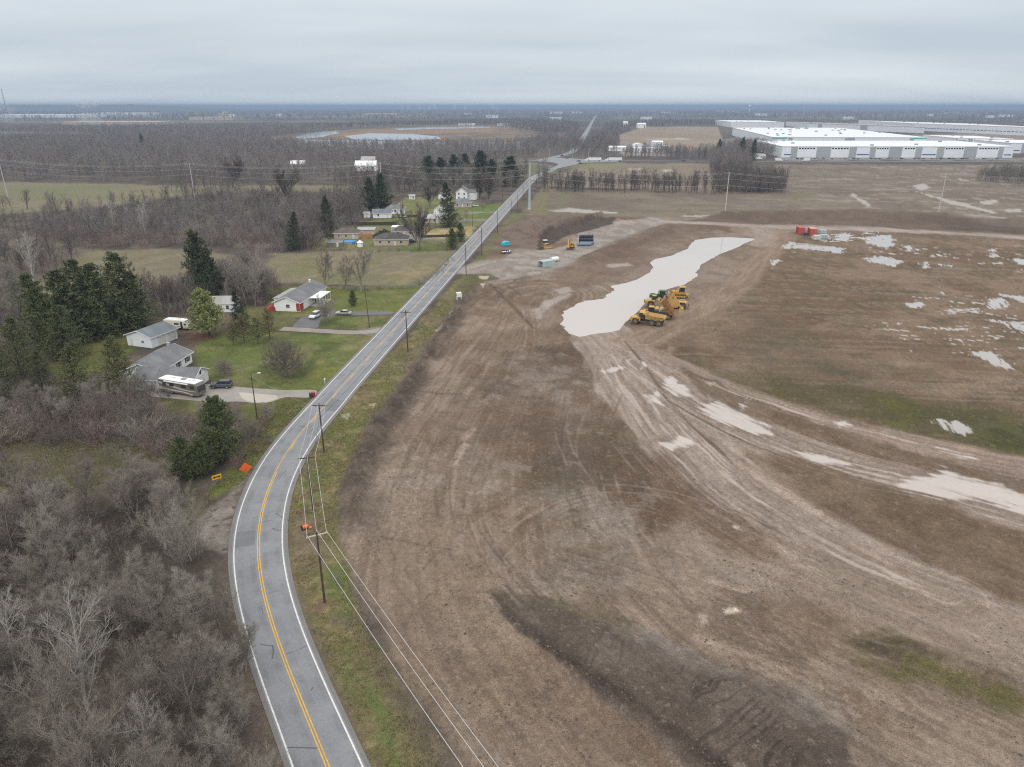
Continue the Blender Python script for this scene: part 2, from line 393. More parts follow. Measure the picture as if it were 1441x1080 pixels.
    # berm at the back (dark soil face) and gravel crust
    field([(1000,306),(1200,304),(1330,309),(1441,318),(1700,345),(1700,362),(1441,331),(1330,325),(1200,318),(1060,316),(960,311)], ALB(118,101,89), ALB(106,91,80), 6, 1.6, (1.5, 1.2, .5), .95, seed=2)
    field([(1310,311),(1441,320),(1700,347),(1700,360),(1441,330),(1330,323)], ALB(92,78,68), ALB(104,90,80), 5, 1.6, (1.5, 1.2, .5), .9, seed=2)
    # ---- stockpile in the foreground (dark topsoil) and rough strips around it
    dark1, dark2 = ALB(97, 86, 77), ALB(116, 104, 95)
    i, m = field([(690,838),(712,834),(770,850),(850,880),(960,915),(1060,955),(1130,985),(1190,1040),(1210,1100),(1280,1240),(1000,1240),(960,1080),(880,1010),(790,940),(720,886),(695,858)], dark1, dark2, 4, .5, (1.0, .7, .4), 1, seed=2)
    # cleat lines left by the dozer across the face
    pm = smooth_path(GA([(690,838),(800,890),(950,960),(1080,1030),(1200,1120)]), 2, 4)
    s, t = path_st(pm, X[i], Y[i])
    ph = s + 1.6 * (fbm(s, t, 9, 3, 2) - .5) * 4
    cl = fbm(ph, t, 1.0, 3, 6, .6, ax=.42, ay=14)
    pres = sstep(.40, .58, fbm(X[i], Y[i], 7, 3, 3)) * sstep(4, 30, s)
    put(i, m * sstep(.54, .62, cl) * .65 * pres, ALB(60, 52, 47))
    put(i, m * sstep(.44, .34, cl) * .40 * pres, ALB(118, 106, 98))
    cr = np.abs(fbm(ph, t, 1.0, 2, 4, .5, ax=2.6, ay=9) - .5)
    put(i, m * sstep(.012, .003, cr) * .6 * sstep(20, 45, s) * sstep(-6, 0, t), ALB(52, 45, 41))
    put(i, m * sstep(.52, .68, fbm(X[i], Y[i], 3.5, 4, 6, .65)) * .3, ALB(114, 102, 93))
    road([(693,836),(691,850),(703,868),(724,888),(790,936),(850,974),(930,1016),(985,1056),(1040,1110)], .75, ALB(64,56,50), ALB(80,70,63), .5, (.5, .5, .4), .7)  # edge shadow along the stockpile's lower-left foot, painted into the soil colour
    road([(700,834),(770,850),(850,880),(960,915),(1060,955),(1130,985)], .5, ALB(150,138,126), ALB(128,116,104), .5, (.6, .6, .4), .55)
    field([(850,880),(960,905),(1070,945),(1150,985),(1230,1040),(1200,1060),(1080,990),(960,935)], ALB(140,130,122), ALB(112,100,90), 3, 2, (2, 1.6, .6), .75, seed=4)
    field([(1185,900),(1260,905),(1380,945),(1441,965),(1600,1020),(1600,1080),(1441,1022),(1330,985),(1230,945)], ALB(98,94,52), ALB(112,98,76), 3.2, 1.8, (3, 2, 1), .85, seed=3)
    field([(1190,900),(1250,902),(1360,935),(1441,955),(1441,972),(1330,945),(1240,920)], ALB(82,74,62), ALB(110,96,80), 2, 1.2, (2, 1.6, .8), .7, seed=5)
    field([(680,840),(700,832),(800,852),(900,890),(890,897),(800,866),(700,845)], ALB(100,96,66), ALB(120,106,90), 2, .8, (1.5, 1, .6), .45, seed=5)
    # ---- windrow and rough edge between verge and site
    WR = [(668,392),(648,428),(618,482),(584,530),(556,566),(530,605),(508,650),(488,700),(492,730)]
    road(WR, 3.6, ALB(120,106,94), ALB(98,86,76), 1.8, (2.4, 1.8, .8), .85, 1.0, 6, 5)
    road([(640,440),(600,505),(566,552),(540,585),(520,622),(500,665),(490,690)], 1.7, ALB(94,84,73), ALB(76,68,60), 1.2, (2.4, 1.8, 1.0), .65, .8, 4, 6)
    # ---- verge right of the road
    i, m = field([(513,1095),(620,1200),(618,1080),(570,980),(508,858),(472,765),(476,700),(496,640),(524,592),(560,542),(602,480),(640,428),(663,392),(668,392),(652,386),(622,420),(582,467),(541,510),(492,560),(466,590),(440,625),(414,668),(400,705),(395,765),(398,800),(408,850),(432,910),(470,990)], ALB(124,114,82), ALB(112,112,66), 6, 1.0, (1.2, 1, .4), 1, seed=2)
    k = sstep(.54, .66, fbm(X[i], Y[i], 5, 5, 5, .6)) * m * .75; put(i, k * .7, ALB(104, 116, 70))
    k = sstep(.54, .64, fbm(X[i], Y[i], 3.2, 5, 3, .65)) * m * .7; put(i, k, ALB(124, 104, 84))
    k = sstep(.57, .66, fbm(X[i], Y[i], 1.3, 4, 6, .65)) * m * .5; put(i, k, ALB(152, 138, 104))
    field([(474,815),(484,812),(500,880),(532,960),(570,1080),(590,1150),(548,1080),(510,975),(488,890)], ALB(98,120,62), ALB(110,114,70), 2.5, .8, (1.8, 1.2, .5), .75, seed=4)
    field([(470,870),(500,865),(560,940),(640,1080),(700,1200),(640,1180),(590,1060),(520,950)], ALB(96,88,78), ALB(116,104,90), 2.0, 1.2, (2, 1.4, .6), .7, seed=6)
    field([(404,720),(430,720),(462,775),(452,800),(412,800)], ALB(118,102,84), ALB(136,122,104), 2.5, 1.5, (2, 1.2, .5), .7, seed=6)
    field([(565,505),(600,470),(625,440),(640,428),(615,480),(585,520),(555,550)], ALB(132,118,92), ALB(116,104,84), 3, 1.5, (1.5, 1, .5), .7, seed=6)
    field([(690,340),(722,300),(738,301),(700,335),(676,378),(663,380)], ALB(124,118,84), ALB(106,108,66), 5, 1.5, (2, 1.2, .5), .95, seed=6)
    field([(655,386),(690,384),(708,392),(668,400),(648,425),(640,424)], ALB(104,106,64), ALB(100,86,74), 3, 1.2, (1.5, 1.0, .5), .9, seed=6)
    field([(735,298),(765,262),(775,250),(772,266),(768,305)], ALB(122,122,86), ALB(134,118,96), 6, 1.5, (1.5, 1, .5), .9, seed=6)
    road([(697,370),(668,376),(655,382)], 5.5, padc1, padc2, 1.2, (1, .8, .3), .95)

    # ---- left side: lawns, hay fields, clearing
    g1, g2, gt = ALB(104,113,62), ALB(88,97,52), ALB(142,134,94)
    def lawn(pts, a=g1, b=g2, feather=1.0, amp=(.8, .6, .3), tanamt=.45, seed=1):
        i, m = field(pts, a, b, 5, feather, amp, 1, seed=seed)
        k = sstep(.5, .66, fbm(X[i], Y[i], 6, 4, seed + 2, .6)) * m * tanamt; put(i, k, gt)
        k = sstep(.56, .68, fbm(X[i], Y[i], 2.2, 4, seed + 4, .6)) * m * .35; put(i, k, ALB(92, 92, 62))
    field([(-100,262),(0,256),(235,261),(510,261),(480,272),(350,268),(250,277),(150,292),(0,302),(-100,306)], ALB(122,118,92), ALB(132,124,102), 26, 4, (5, 3, 0), 1, seed=3, ay=.4)
    field([(0,262),(150,262),(200,268),(90,282),(0,285)], ALB(116,122,86), ALB(126,122,94), 20, 5, (6, 3, 0), .7, seed=3)
    field([(70,385),(118,353),(255,351),(330,360),(300,380),(200,410),(120,420),(30,430),(40,405)], ALB(134,125,104), ALB(124,114,94), 8, 2.5, (3, 2, .5), 1, seed=4)
    field([(100,372),(118,354),(250,352),(200,362)], ALB(118,116,84), ALB(130,122,98), 6, 3, (3, 2, .5), .8, seed=4)
    field([(0,325),(60,330),(130,352),(80,380),(0,385),(-100,385),(-100,325)], ALB(122,112,94), ALB(104,94,82), 7, 3, (3, 2, .5), .7, seed=5)
    i, m = field([(374,372),(386,357),(500,352),(645,352),(632,366),(596,402),(470,402),(390,398)], ALB(132,122,100), ALB(120,117,86), 10, 1.5, (2, 1.5, .4), 1, seed=5)
    rows = fbm(X[i], Y[i], 1.0, 3, 2, .6, ax=2.2, ay=30, rot=-.55); put(i, m * sstep(.53, .66, rows) * .6, ALB(146, 132, 108))
    field([(385,366),(430,360),(460,372),(430,388),(392,385)], ALB(114,118,76), ALB(128,122,92), 5, 3, (3, 2, .5), .7, seed=5)
    field([(540,385),(600,370),(610,380),(570,398)], ALB(158,142,112), ALB(126,124,80), 5, 3, (3, 2, .5), .6, seed=5)
    lawn([(272,490),(300,470),(340,464),(400,468),(470,471),(521,474),(503,500),(472,532),(449,549),(400,549),(345,545),(310,540),(290,528),(275,512)])
    lawn([(448,500),(521,476),(502,502),(470,534),(452,548),(430,545),(440,520)], ALB(120,122,62), g1, tanamt=.7, seed=2)
    lawn([(360,572),(396,561),(441,561),(418,584),(385,622),(358,655),(344,675),(326,690),(296,706),(290,692),(325,660),(340,640),(355,612),(362,585),(350,575)], ALB(110,116,58), ALB(98,100,54), tanamt=.4, seed=3)
    lawn([(382,405),(420,402),(470,403),(590,404),(565,435),(548,442),(490,444),(462,446),(440,444),(400,448),(372,444)], g1, ALB(112,116,60), tanamt=.4, seed=4)
    lawn([(452,446),(548,446),(540,459),(525,463),(455,462),(445,455)], g1, g2, seed=5)
    lawn([(340,430),(395,435),(418,452),(402,464),(330,466),(330,440)], ALB(98,104,60), ALB(112,108,72), seed=5)
    lawn([(62,520),(90,492),(140,472),(185,462),(210,478),(190,495),(150,520),(110,535)], ALB(92,98,54), ALB(108,108,66), tanamt=.4, seed=2)
    field([(200,455),(230,440),(330,440),(340,450),(275,466),(250,470)], ALB(128,112,92), ALB(110,98,80), 4, 1.5, (1.5, 1, .4), .9, seed=2)
    field([(262,470),(310,468),(312,476),(270,482)], ALB(108,72,56), ALB(116,88,66), 2, 1.2, (1, .8, .4), .7, seed=2)
    lawn([(222,560),(300,562),(292,585),(235,592)], ALB(98,104,62), ALB(92,90,60), seed=3)
    field([(-300,640),(0,606),(150,606),(260,618),(275,640),(255,664),(200,680),(120,690),(0,700),(-300,720)], ALB(106,97,82), ALB(90,84,66), 6, 4, (4, 2.5, .8), 1, seed=4)
    field([(-50,660),(60,650),(140,655),(120,680),(0,690)], ALB(86,88,58), ALB(104,97,76), 4, 4, (4, 2, .8), .6, seed=4)
    field([(250,680),(296,690),(300,715),(285,735),(260,720)], ALB(96,96,60), ALB(92,82,68), 3, 2, (2, 1.2, .5), .9, seed=4)
    lawn([(338,572),(400,559),(398,590),(362,614),(346,600)], ALB(104,110,60), ALB(96,99,56), tanamt=.4, seed=3)
    field([(768,296),(785,268),(812,270),(805,285),(790,296)], ALB(116,122,88), ALB(122,114,94), 10, 5, (4, 3, 0), .6)
    # houses beyond the hay field
    lawn([(430,352),(440,318),(560,308),(600,318),(660,330),(650,345),(640,352),(500,352)], ALB(114,116,72), ALB(124,118,86), 2, (2, 1.5, .5), .5, 1)
    lawn([(500,318),(530,308),(570,307),(580,318),(520,320)], ALB(108,122,62), g1, 1.5, (1, 1, .3), .3, 2)
    lawn([(545,300),(570,278),(640,276),(700,290),(712,290),(690,306),(662,328),(620,318),(570,312)], ALB(112,118,70), ALB(126,122,84), 2, (2, 1.5, .5), .5, 3)
    lawn([(640,290),(708,286),(690,308),(650,308)], ALB(106,122,62), g1, 2, (2, 1, .5), .3, 4)
    lawn([(560,345),(650,343),(625,352),(590,356),(560,352)], ALB(104,120,58), g1, 1.5, (1, 1, .3), .3, 4)
    field([(590,336),(612,322),(668,318),(666,334),(630,337)], ALB(188,166,124), ALB(160,148,104), 4, 1.5, (2, 1.2, .4), .9, seed=2)
    field([(560,333),(592,336),(600,331),(560,328)], ALB(160,154,134), ALB(144,138,112), 3, 1, (1, .8, .4), .6, seed=2)
    # grassy land around the crossing, marsh and reed beds by the lakes
    field([(600,240),(690,231),(757,229),(790,240),(765,250),(700,248),(640,250)], ALB(128,124,96), ALB(112,116,82), 14, 4, (6, 3, 0), .8, seed=2)
    field([(800,231),(880,229),(870,236),(812,240)], ALB(126,128,90), ALB(136,126,100), 12, 3, (3, 2, 0), .8, seed=2)
    field([(-200,230),(300,228),(757,223),(757,227.5),(300,232),(-200,235)], ALB(126,120,94), ALB(112,110,88), 14, 3, (3, 2, 0), .6, seed=2)
    field([(330,200),(420,188),(480,183),(640,176),(740,178),(760,190),(700,206),(560,206),(430,206)], ALB(140,122,102), ALB(118,106,94), 45, 10, (14, 6, 0), .95, seed=4)
    field([(460,190),(520,184),(640,178),(700,180),(690,186),(560,190),(480,192)], ALB(160,126,98), ALB(150,124,104), 40, 8, (12, 5, 0), .8, seed=3)
    field([(480,200),(600,197.5),(640,199),(560,203),(490,203)], ALB(168,132,102), ALB(140,120,100), 30, 5, (8, 4, 0), .8, seed=3)
    # yard and car parks at the warehouses, works yard by the road
    field([(1090,226),(1090,222),(1441,222),(1700,222),(1700,226)], ALB(128,126,124), ALB(146,142,138), 30, 2, (1, 1, 0), 1, seed=3)
    field([(1240,206),(1260,190),(1441,186),(1700,186),(1700,215),(1441,215),(1300,212)], ALB(150,138,130), ALB(136,118,108), 40, 4, (5, 3, 0), .9, seed=3)
    field([(1300,206),(1305,194),(1340,193),(1342,206)], ALB(138,108,96), ALB(128,102,92), 30, 4, (5, 3, 0), .9, seed=3)
    field([(870,214),(876,202),(900,201),(925,205),(945,210),(940,220),(880,220)], ALB(160,156,150), ALB(134,126,118), 20, 3, (4, 3, 0), .9, seed=3)
    field([(990,212),(1020,196),(1050,190),(1040,200),(1010,214)], ALB(142,132,122), ALB(128,118,108), 30, 4, (5, 3, 0), .8, seed=3)
    # far tan fields on the left
    field([(-200,189),(0,186),(125,187),(100,191),(0,194),(-200,197)], ALB(140,126,110), ALB(128,114,102), 90, 10, (12, 5, 0), .9, seed=3)
    field([(70,164),(200,161),(240,164),(150,167)], ALB(146,140,134), ALB(126,120,112), 200, 20, (30, 5, 0), .8, seed=3)

    # ---- driveways (painted at their real outline, flush with the lots)
    field([(505,464),(528,461),(545,460),(524,474),(510,470)], ALB(150,142,132), ALB(136,128,116), 2, .6, (.4, .3, .1), .9, seed=1)
    road([(702,298),(672,300),(655,300)], 2.2, ALB(160,154,146), ALB(148,142,132), .6, (.3, .2, .1), .9)
    road([(668,337),(640,338),(600,337),(560,336)], 2.6, ALB(132,130,130), ALB(122,120,118), .6, (.3, .2, .1), .9)
    road([(684,310),(664,309),(642,311)], 3.0, ALB(146,142,140), ALB(136,132,128), .6, (.3, .2, .1), .9)
    # gravel lay-by at the bend
    i, m = field([(344,674),(333,712),(326,752),(324,776),(312,776),(288,768),(278,752),(286,728),(302,708),(322,692)], ALB(152,144,136), ALB(136,127,118), 1.6, .9, (1.2, .9, .5), 1, seed=4)
    put(i, m * sstep(.60, .66, fbm(X[i], Y[i], .9, 4, 6, .6, ax=2, rot=.6)) * .8, ALB(92, 84, 76))
    # dirty shoulders along the whole road
    ri = sub(ROAD, 8)
    s, t = path_st(ROAD[::3], X[ri], Y[ri])
    m = sstep(5.2, 3.6, np.abs(t) + 1.6 * n3[ri]) * .6
    put(ri, m, ALB(118, 106, 92))

    # ---- puddles standing in tracks and on the plateau
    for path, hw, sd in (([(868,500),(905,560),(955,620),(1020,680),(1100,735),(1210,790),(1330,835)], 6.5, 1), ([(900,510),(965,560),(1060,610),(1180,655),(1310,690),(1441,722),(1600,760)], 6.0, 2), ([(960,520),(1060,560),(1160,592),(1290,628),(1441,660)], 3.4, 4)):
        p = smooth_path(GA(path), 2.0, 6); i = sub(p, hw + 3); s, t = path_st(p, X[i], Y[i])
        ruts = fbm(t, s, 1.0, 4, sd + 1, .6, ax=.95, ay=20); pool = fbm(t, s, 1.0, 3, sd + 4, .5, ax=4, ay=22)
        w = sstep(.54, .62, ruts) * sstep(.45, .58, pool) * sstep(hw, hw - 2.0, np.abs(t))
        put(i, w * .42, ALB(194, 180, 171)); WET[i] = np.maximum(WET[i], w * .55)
        w = sstep(.46, .38, ruts) * sstep(hw, hw - 1.5, np.abs(t)) * .28; put(i, w, ALB(122, 104, 92))
    for pts in ([(925,533),(948,530),(972,548),(982,560),(965,562),(945,556)], [(908,556),(928,552),(936,566),(930,572),(915,566)],
                [(975,566),(1010,562),(1040,580),(1085,602),(1110,618),(1060,612),(1010,596),(985,580)], [(1100,628),(1160,640),(1200,652),(1196,658),(1140,650)],
                [(918,622),(960,608),(978,620),(972,632),(940,638)], [(843,524),(870,514),(882,516),(862,526)], [(895,520),(905,510),(912,518),(900,526)], [(1165,590),(1195,588),(1206,600),(1180,602)],
                [(1036,568),(1050,566),(1054,580),(1040,580)], [(1255,688),(1330,660),(1360,672),(1441,695),(1520,716),(1520,740),(1441,728),(1380,708),(1310,700)],
                [(1320,632),(1350,638),(1380,648),(1350,645)], [(1018,742),(1036,738),(1044,748),(1030,750)], [(903,602),(918,596),(916,606)], [(1085,690),(1135,712),(1120,714)], [(1010,676),(1040,700),(1020,698)],
                [(990,535),(1010,540),(1000,545)], [(950,528),(968,535),(960,538)]):
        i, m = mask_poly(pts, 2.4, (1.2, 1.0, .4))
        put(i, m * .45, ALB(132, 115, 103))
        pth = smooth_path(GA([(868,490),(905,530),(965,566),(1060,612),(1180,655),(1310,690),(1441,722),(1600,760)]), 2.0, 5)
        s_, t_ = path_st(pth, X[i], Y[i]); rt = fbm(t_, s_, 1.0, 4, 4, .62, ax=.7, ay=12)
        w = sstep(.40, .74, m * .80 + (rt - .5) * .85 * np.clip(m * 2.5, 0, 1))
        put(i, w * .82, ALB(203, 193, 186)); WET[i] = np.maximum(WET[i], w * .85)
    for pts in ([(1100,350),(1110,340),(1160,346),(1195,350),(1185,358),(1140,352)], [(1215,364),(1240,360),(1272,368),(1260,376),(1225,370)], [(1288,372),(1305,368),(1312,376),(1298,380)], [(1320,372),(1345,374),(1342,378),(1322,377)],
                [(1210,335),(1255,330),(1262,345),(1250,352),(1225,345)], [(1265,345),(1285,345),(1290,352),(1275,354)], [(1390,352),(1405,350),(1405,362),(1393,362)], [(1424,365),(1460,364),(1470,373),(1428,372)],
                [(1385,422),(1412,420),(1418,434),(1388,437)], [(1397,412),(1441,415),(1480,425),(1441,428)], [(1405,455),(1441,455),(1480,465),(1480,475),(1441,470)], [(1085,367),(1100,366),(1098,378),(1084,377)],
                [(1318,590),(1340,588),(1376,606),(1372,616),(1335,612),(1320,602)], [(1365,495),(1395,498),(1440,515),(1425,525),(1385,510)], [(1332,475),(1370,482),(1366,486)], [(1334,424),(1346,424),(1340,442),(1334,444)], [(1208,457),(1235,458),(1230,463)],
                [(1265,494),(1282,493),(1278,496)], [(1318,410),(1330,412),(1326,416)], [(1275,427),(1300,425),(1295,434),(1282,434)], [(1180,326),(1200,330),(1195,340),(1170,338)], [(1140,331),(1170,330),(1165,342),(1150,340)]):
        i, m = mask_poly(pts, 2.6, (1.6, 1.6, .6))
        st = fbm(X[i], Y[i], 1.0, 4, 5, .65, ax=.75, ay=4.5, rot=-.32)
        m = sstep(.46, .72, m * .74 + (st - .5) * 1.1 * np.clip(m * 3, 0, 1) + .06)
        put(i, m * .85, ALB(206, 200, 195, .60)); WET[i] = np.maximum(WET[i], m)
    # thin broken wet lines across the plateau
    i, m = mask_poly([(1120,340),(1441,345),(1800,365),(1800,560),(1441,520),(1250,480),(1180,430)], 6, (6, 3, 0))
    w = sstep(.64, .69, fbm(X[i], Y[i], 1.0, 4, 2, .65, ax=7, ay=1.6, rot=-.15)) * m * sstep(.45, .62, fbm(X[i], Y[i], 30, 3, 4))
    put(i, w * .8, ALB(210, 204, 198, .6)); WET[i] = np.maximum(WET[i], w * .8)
    # scraps of pale subsoil scattered over the site
    i, m = mask_poly(site, 2)
    w = sstep(.74, .77, fbm(X[i], Y[i], .8, 3, 7, .62)) * m * sstep(260, 120, DIST[i]); put(i, w * .22, ALB(186, 172, 156))
    for pts in ([(1018,858),(1032,856),(1040,862),(1020,866)], [(985,866),(992,868),(996,880),(988,878)], [(630,446),(636,440),(634,450)], [(612,466),(622,460),(620,468)], [(520,570),(528,568),(527,575)], [(480,584),(492,582),(490,592)],
                [(672,388),(690,388),(686,394),(674,393)], [(676,400),(682,400),(680,405)], [(1066,935),(1072,936),(1068,940)]):
        field(pts, ALB(212,198,180), ALB(190,176,160), 1, .3, (.5, .5, .3), .9)

    # tyre tracks: pairs of thin curved lines left by the machines
    tr = np.random.default_rng(77)
    flows = [[(690,1080),(600,900),(560,780),(560,690),(600,600),(650,520),(700,450)], [(830,1080),(700,900),(640,790),(630,700),(660,620),(720,540),(790,490)], [(1130,800),(1000,720),(900,690),(800,700),(700,760),(640,840)], [(1441,1010),(1300,960),(1100,905),(950,850),(850,820),(760,800)],
             [(1441,900),(1300,850),(1150,780),(1010,690),(940,610)], [(1441,720),(1300,690),(1150,650),(1000,575),(900,500)], [(1000,1080),(900,960),(800,880),(700,780),(650,690)], [(1100,850),(1000,850),(900,800),(830,720),(800,620),(830,540)], [(640,560),(690,540),(740,470),(750,430)]]
    for k in range(64):
        f = smooth_path(GA(flows[k % len(flows)]), 3, 5); n = len(f); a0 = int(tr.integers(0, max(1, n - 12))); ln = int(tr.integers(8, 26)); p = f[a0:a0 + ln]
        if len(p) < 5: continue
        off = tr.normal(0, 4.5); ang = tr.normal(0, .10); c0 = p.mean(0); R_ = np.array([[math.cos(ang), -math.sin(ang)], [math.sin(ang), math.cos(ang)]])
        tn = np.gradient(p, axis=0); tn /= np.linalg.norm(tn, axis=1)[:, None]; p = (p - c0) @ R_.T + c0 + np.stack([tn[:, 1], -tn[:, 0]], 1) * off
        dark = tr.random() < .72; al = float(tr.uniform(.14, .40)); g = 1.15
        p = smooth_path(p, 1.2, 3); i = sub(p, 3); s, t = path_st(p, X[i], Y[i]); L_ = np.sum(np.hypot(*(p[1:] - p[:-1]).T))
        w = sstep(.34, .12, np.abs(np.abs(t) - g)) * sstep(0, 4, s) * sstep(0, 4, L_ - s) * sstep(.3, .5, fbm(X[i], Y[i], 3, 3, 1)) * (1 - WET[i])
        put(i, w * al, ALB(98, 86, 76) if dark else ALB(166, 152, 138))
    # ---- relief
    def ridge(path, hw, h, world=False, sharp=1.0, amp=.5):
        p = smooth_path(path if world else GA(path), 2.5, 5)
        i = sub(p, hw * 1.6)
        s, t = path_st(p, X[i], Y[i])
        prof = np.clip(1 - (np.abs(t) + n3[i] * amp * 2) / hw, 0, 1) ** sharp
        # ease the two ends down
        tot = np.sum(np.hypot(*(p[1:] - p[:-1]).T)); e = sstep(-.5, hw, s) * sstep(-.5, hw, tot - s)
        Z[i] = np.maximum(Z[i], prof * prof * (3 - 2 * prof) * h * (.3 + .7 * e))
    Z += np.where(np.abs(X) < 1e9, 0, 0)
    inm = np.zeros(X.size); i, m = mask_poly(site, 6); inm[i] = m
    Z += inm * (n12 * 1.0 + n3 * .35 + n1 * .10) * sstep(1200, 500, DIST)
    ridge([(695,845),(760,885),(860,935),(960,985),(1080,1045),(1200,1120),(1330,1240)], 9.5, 1.35, amp=.9)
    ridge([(1000,306),(1200,304),(1330,309),(1441,318),(1700,345)], 8, 3.8)
    ridge(WR, 3.4, 1.3, amp=1.4)
    ridge([(718,330),(745,318),(775,312),(820,306)], 16, 2.8, amp=2.2)
    ridge([(752,336),(775,322),(808,313),(850,304)], 4, 3.0, amp=.4)
    ridge([(820,372),(860,354),(905,336),(950,318)], 9, 1.8)
    ridge([(1240,905),(1330,935),(1441,965)], 4, .9)
    i, m = mask_poly(POND, 7, (1, .6, .2)); Z[i] = Z[i] * (1 - m) + m * (-.9 + .12 * n3[i])
    i, m = mask_poly(SHELF, 5); Z[i] = Z[i] * (1 - m) + m * .06     # parking ground of the machines
    # road corridor and house lots stay level
    i = sub(ROAD, 20); s, t = path_st(ROAD[::3], X[i], Y[i]); k = sstep(4.5, 9, np.abs(t)); Z[i] *= k
    gentle = sstep(8, 30, np.abs(X + 36)) * sstep(3000, 1500, DIST) * (X < -30)
    Z += gentle * 0.0
    # hills on the western skyline
    # ---- fine tooth of the soil in colour
    nf = fbm(X, Y, .55, 3, 6, .7) - .5
    amt = (.55 * sstep(420, 90, DIST))
    COL *= (1 + amt * nf * (1 - .8 * WET))[:, None]
    nm = fbm(X, Y, 2.6, 4, 1, .6) - .5
    COL *= (1 + .26 * nm * sstep(900, 250, DIST) * (1 - .8 * WET))[:, None]
    # graded soil keeps the drag marks of blades: fine streaks along the haul direction
    i, m = mask_poly(site, 3)
    fp = smooth_path([(60, -20), (8, 34), (-12, 70), (-12, 115), (0, 175), (14, 240), (40, 330)], 3, 8)
    s, t = path_st(fp, X[i], Y[i])
    ii = i; wl = sstep(75, 45, np.abs(t)) * m
    st = fbm(t, s, 1.0, 4, 2, .68, ax=.75, ay=13) - .5
    COL[ii] *= (1 + .32 * st * wl * (1 - WET[ii]) * sstep(600, 150, DIST[ii]))[:, None]
    hp = smooth_path(GA([(1700, 1000), (1441, 890), (1250, 820), (1110, 740), (1020, 680), (950, 610), (890, 540)]), 3, 5)
    s, t = path_st(hp, X[i], Y[i]); wl = sstep(48, 20, np.abs(t)) * m * sstep(-12, -35, np.where(np.abs(X[i]) < 1e9, -X[i], 0))
    st = fbm(t, s, 1.0, 4, 5, .68, ax=.8, ay=16) - .5
    COL[ii] *= (1 + .34 * st * wl * (1 - WET[ii]))[:, None]
    i, m = mask_poly(site, 4); COL[i] *= (1 - np.array([.07, .08, .085])[None] * (m * (1 - WET[i]) * sstep(800, 300, DIST[i]))[:, None])
    np.clip(COL, .006, .85, out=COL)

    # ---- mesh
    nv = X.size + 1
    co = np.empty((nv, 3), np.float32); co[0] = (0, 0, 0); co[1:, 0] = X; co[1:, 1] = Y; co[1:, 2] = Z
    ids = (np.arange(nr * na).reshape(nr, na) + 1)
    a = ids[:-1, :]; b = ids[1:, :]
    a2 = np.roll(a, -1, 1); b2 = np.roll(b, -1, 1)
    quads = np.stack([a, b, b2, a2], -1).reshape(-1, 4)[:, ::-1]
    fan = np.stack([np.zeros(na, np.int64), np.roll(ids[0], -1), ids[0]], -1)[:, ::-1]
    fan = fan[:, ::-1]
    me = bpy.data.meshes.new('ground')
    me.vertices.add(nv); me.vertices.foreach_set('co', co.ravel())
    nq = len(quads); nf_ = len(fan)
    me.loops.add(nq * 4 + nf_ * 3)
    me.loops.foreach_set('vertex_index', np.concatenate([quads.ravel(), fan.ravel()]).astype(np.int32))
    me.polygons.add(nq + nf_)
    me.polygons.foreach_set('loop_start', np.concatenate([np.arange(nq) * 4, nq * 4 + np.arange(nf_) * 3]).astype(np.int32))
    me.polygons.foreach_set('use_smooth', np.ones(nq + nf_, bool))
    me.update(calc_edges=True); me.validate()
    at = me.attributes.new('soil', 'FLOAT_COLOR', 'POINT')
    rgba = np.ones((nv, 4), np.float32); rgba[0, :3] = COL[0]; rgba[1:, :3] = COL; rgba[0, 3] = 0; rgba[1:, 3] = WET
    at.data.foreach_set('color', rgba.ravel())
    o = bpy.data.objects.new('ground', me); COLL.objects.link(o); o['kind'] = 'structure'
    global _GR
    _GR = (rr, az, Z.reshape(nr, na))
    return o

POND = [(794,445),(801,435),(818,427),(833,422),(852,420),(858,417),(857,413),(869,408),(867,402),(893,395.5),(914,382),(919,375.5),(914,369),(924,363),(946,358),(968,349),(972,343),(978,337),(1000,333.5),(1030,333),(1064,335),(1042,345),(1010,358),(988,371),(978,383),(974,390),(964,399),(945,404),(918,418),(902,438),(886,452),(877,464),(815,469.5),(802,464),(795,453)]
SHELF = [(880,466),(892,452),(912,434),(930,415),(950,408),(968,404),(980,404),(978,425),(958,448),(945,465)]
def ground_z(x, y):
    rr, az, Zg = _GR
    r = math.hypot(x, y); a = math.atan2(x, y)
    if a < az[0]: a += 2 * math.pi
    i = int(np.clip(np.searchsorted(rr, r) - 1, 0, len(rr) - 2)); j = int(np.clip(np.searchsorted(az, a) - 1, 0, len(az) - 2))
    u = np.clip((r - rr[i]) / (rr[i + 1] - rr[i]), 0, 1); v = np.clip((a - az[j]) / (az[j + 1] - az[j]), 0, 1)
    return float((Zg[i, j] * (1 - u) + Zg[i + 1, j] * u) * (1 - v) + (Zg[i, j + 1] * (1 - u) + Zg[i + 1, j + 1] * u) * v)

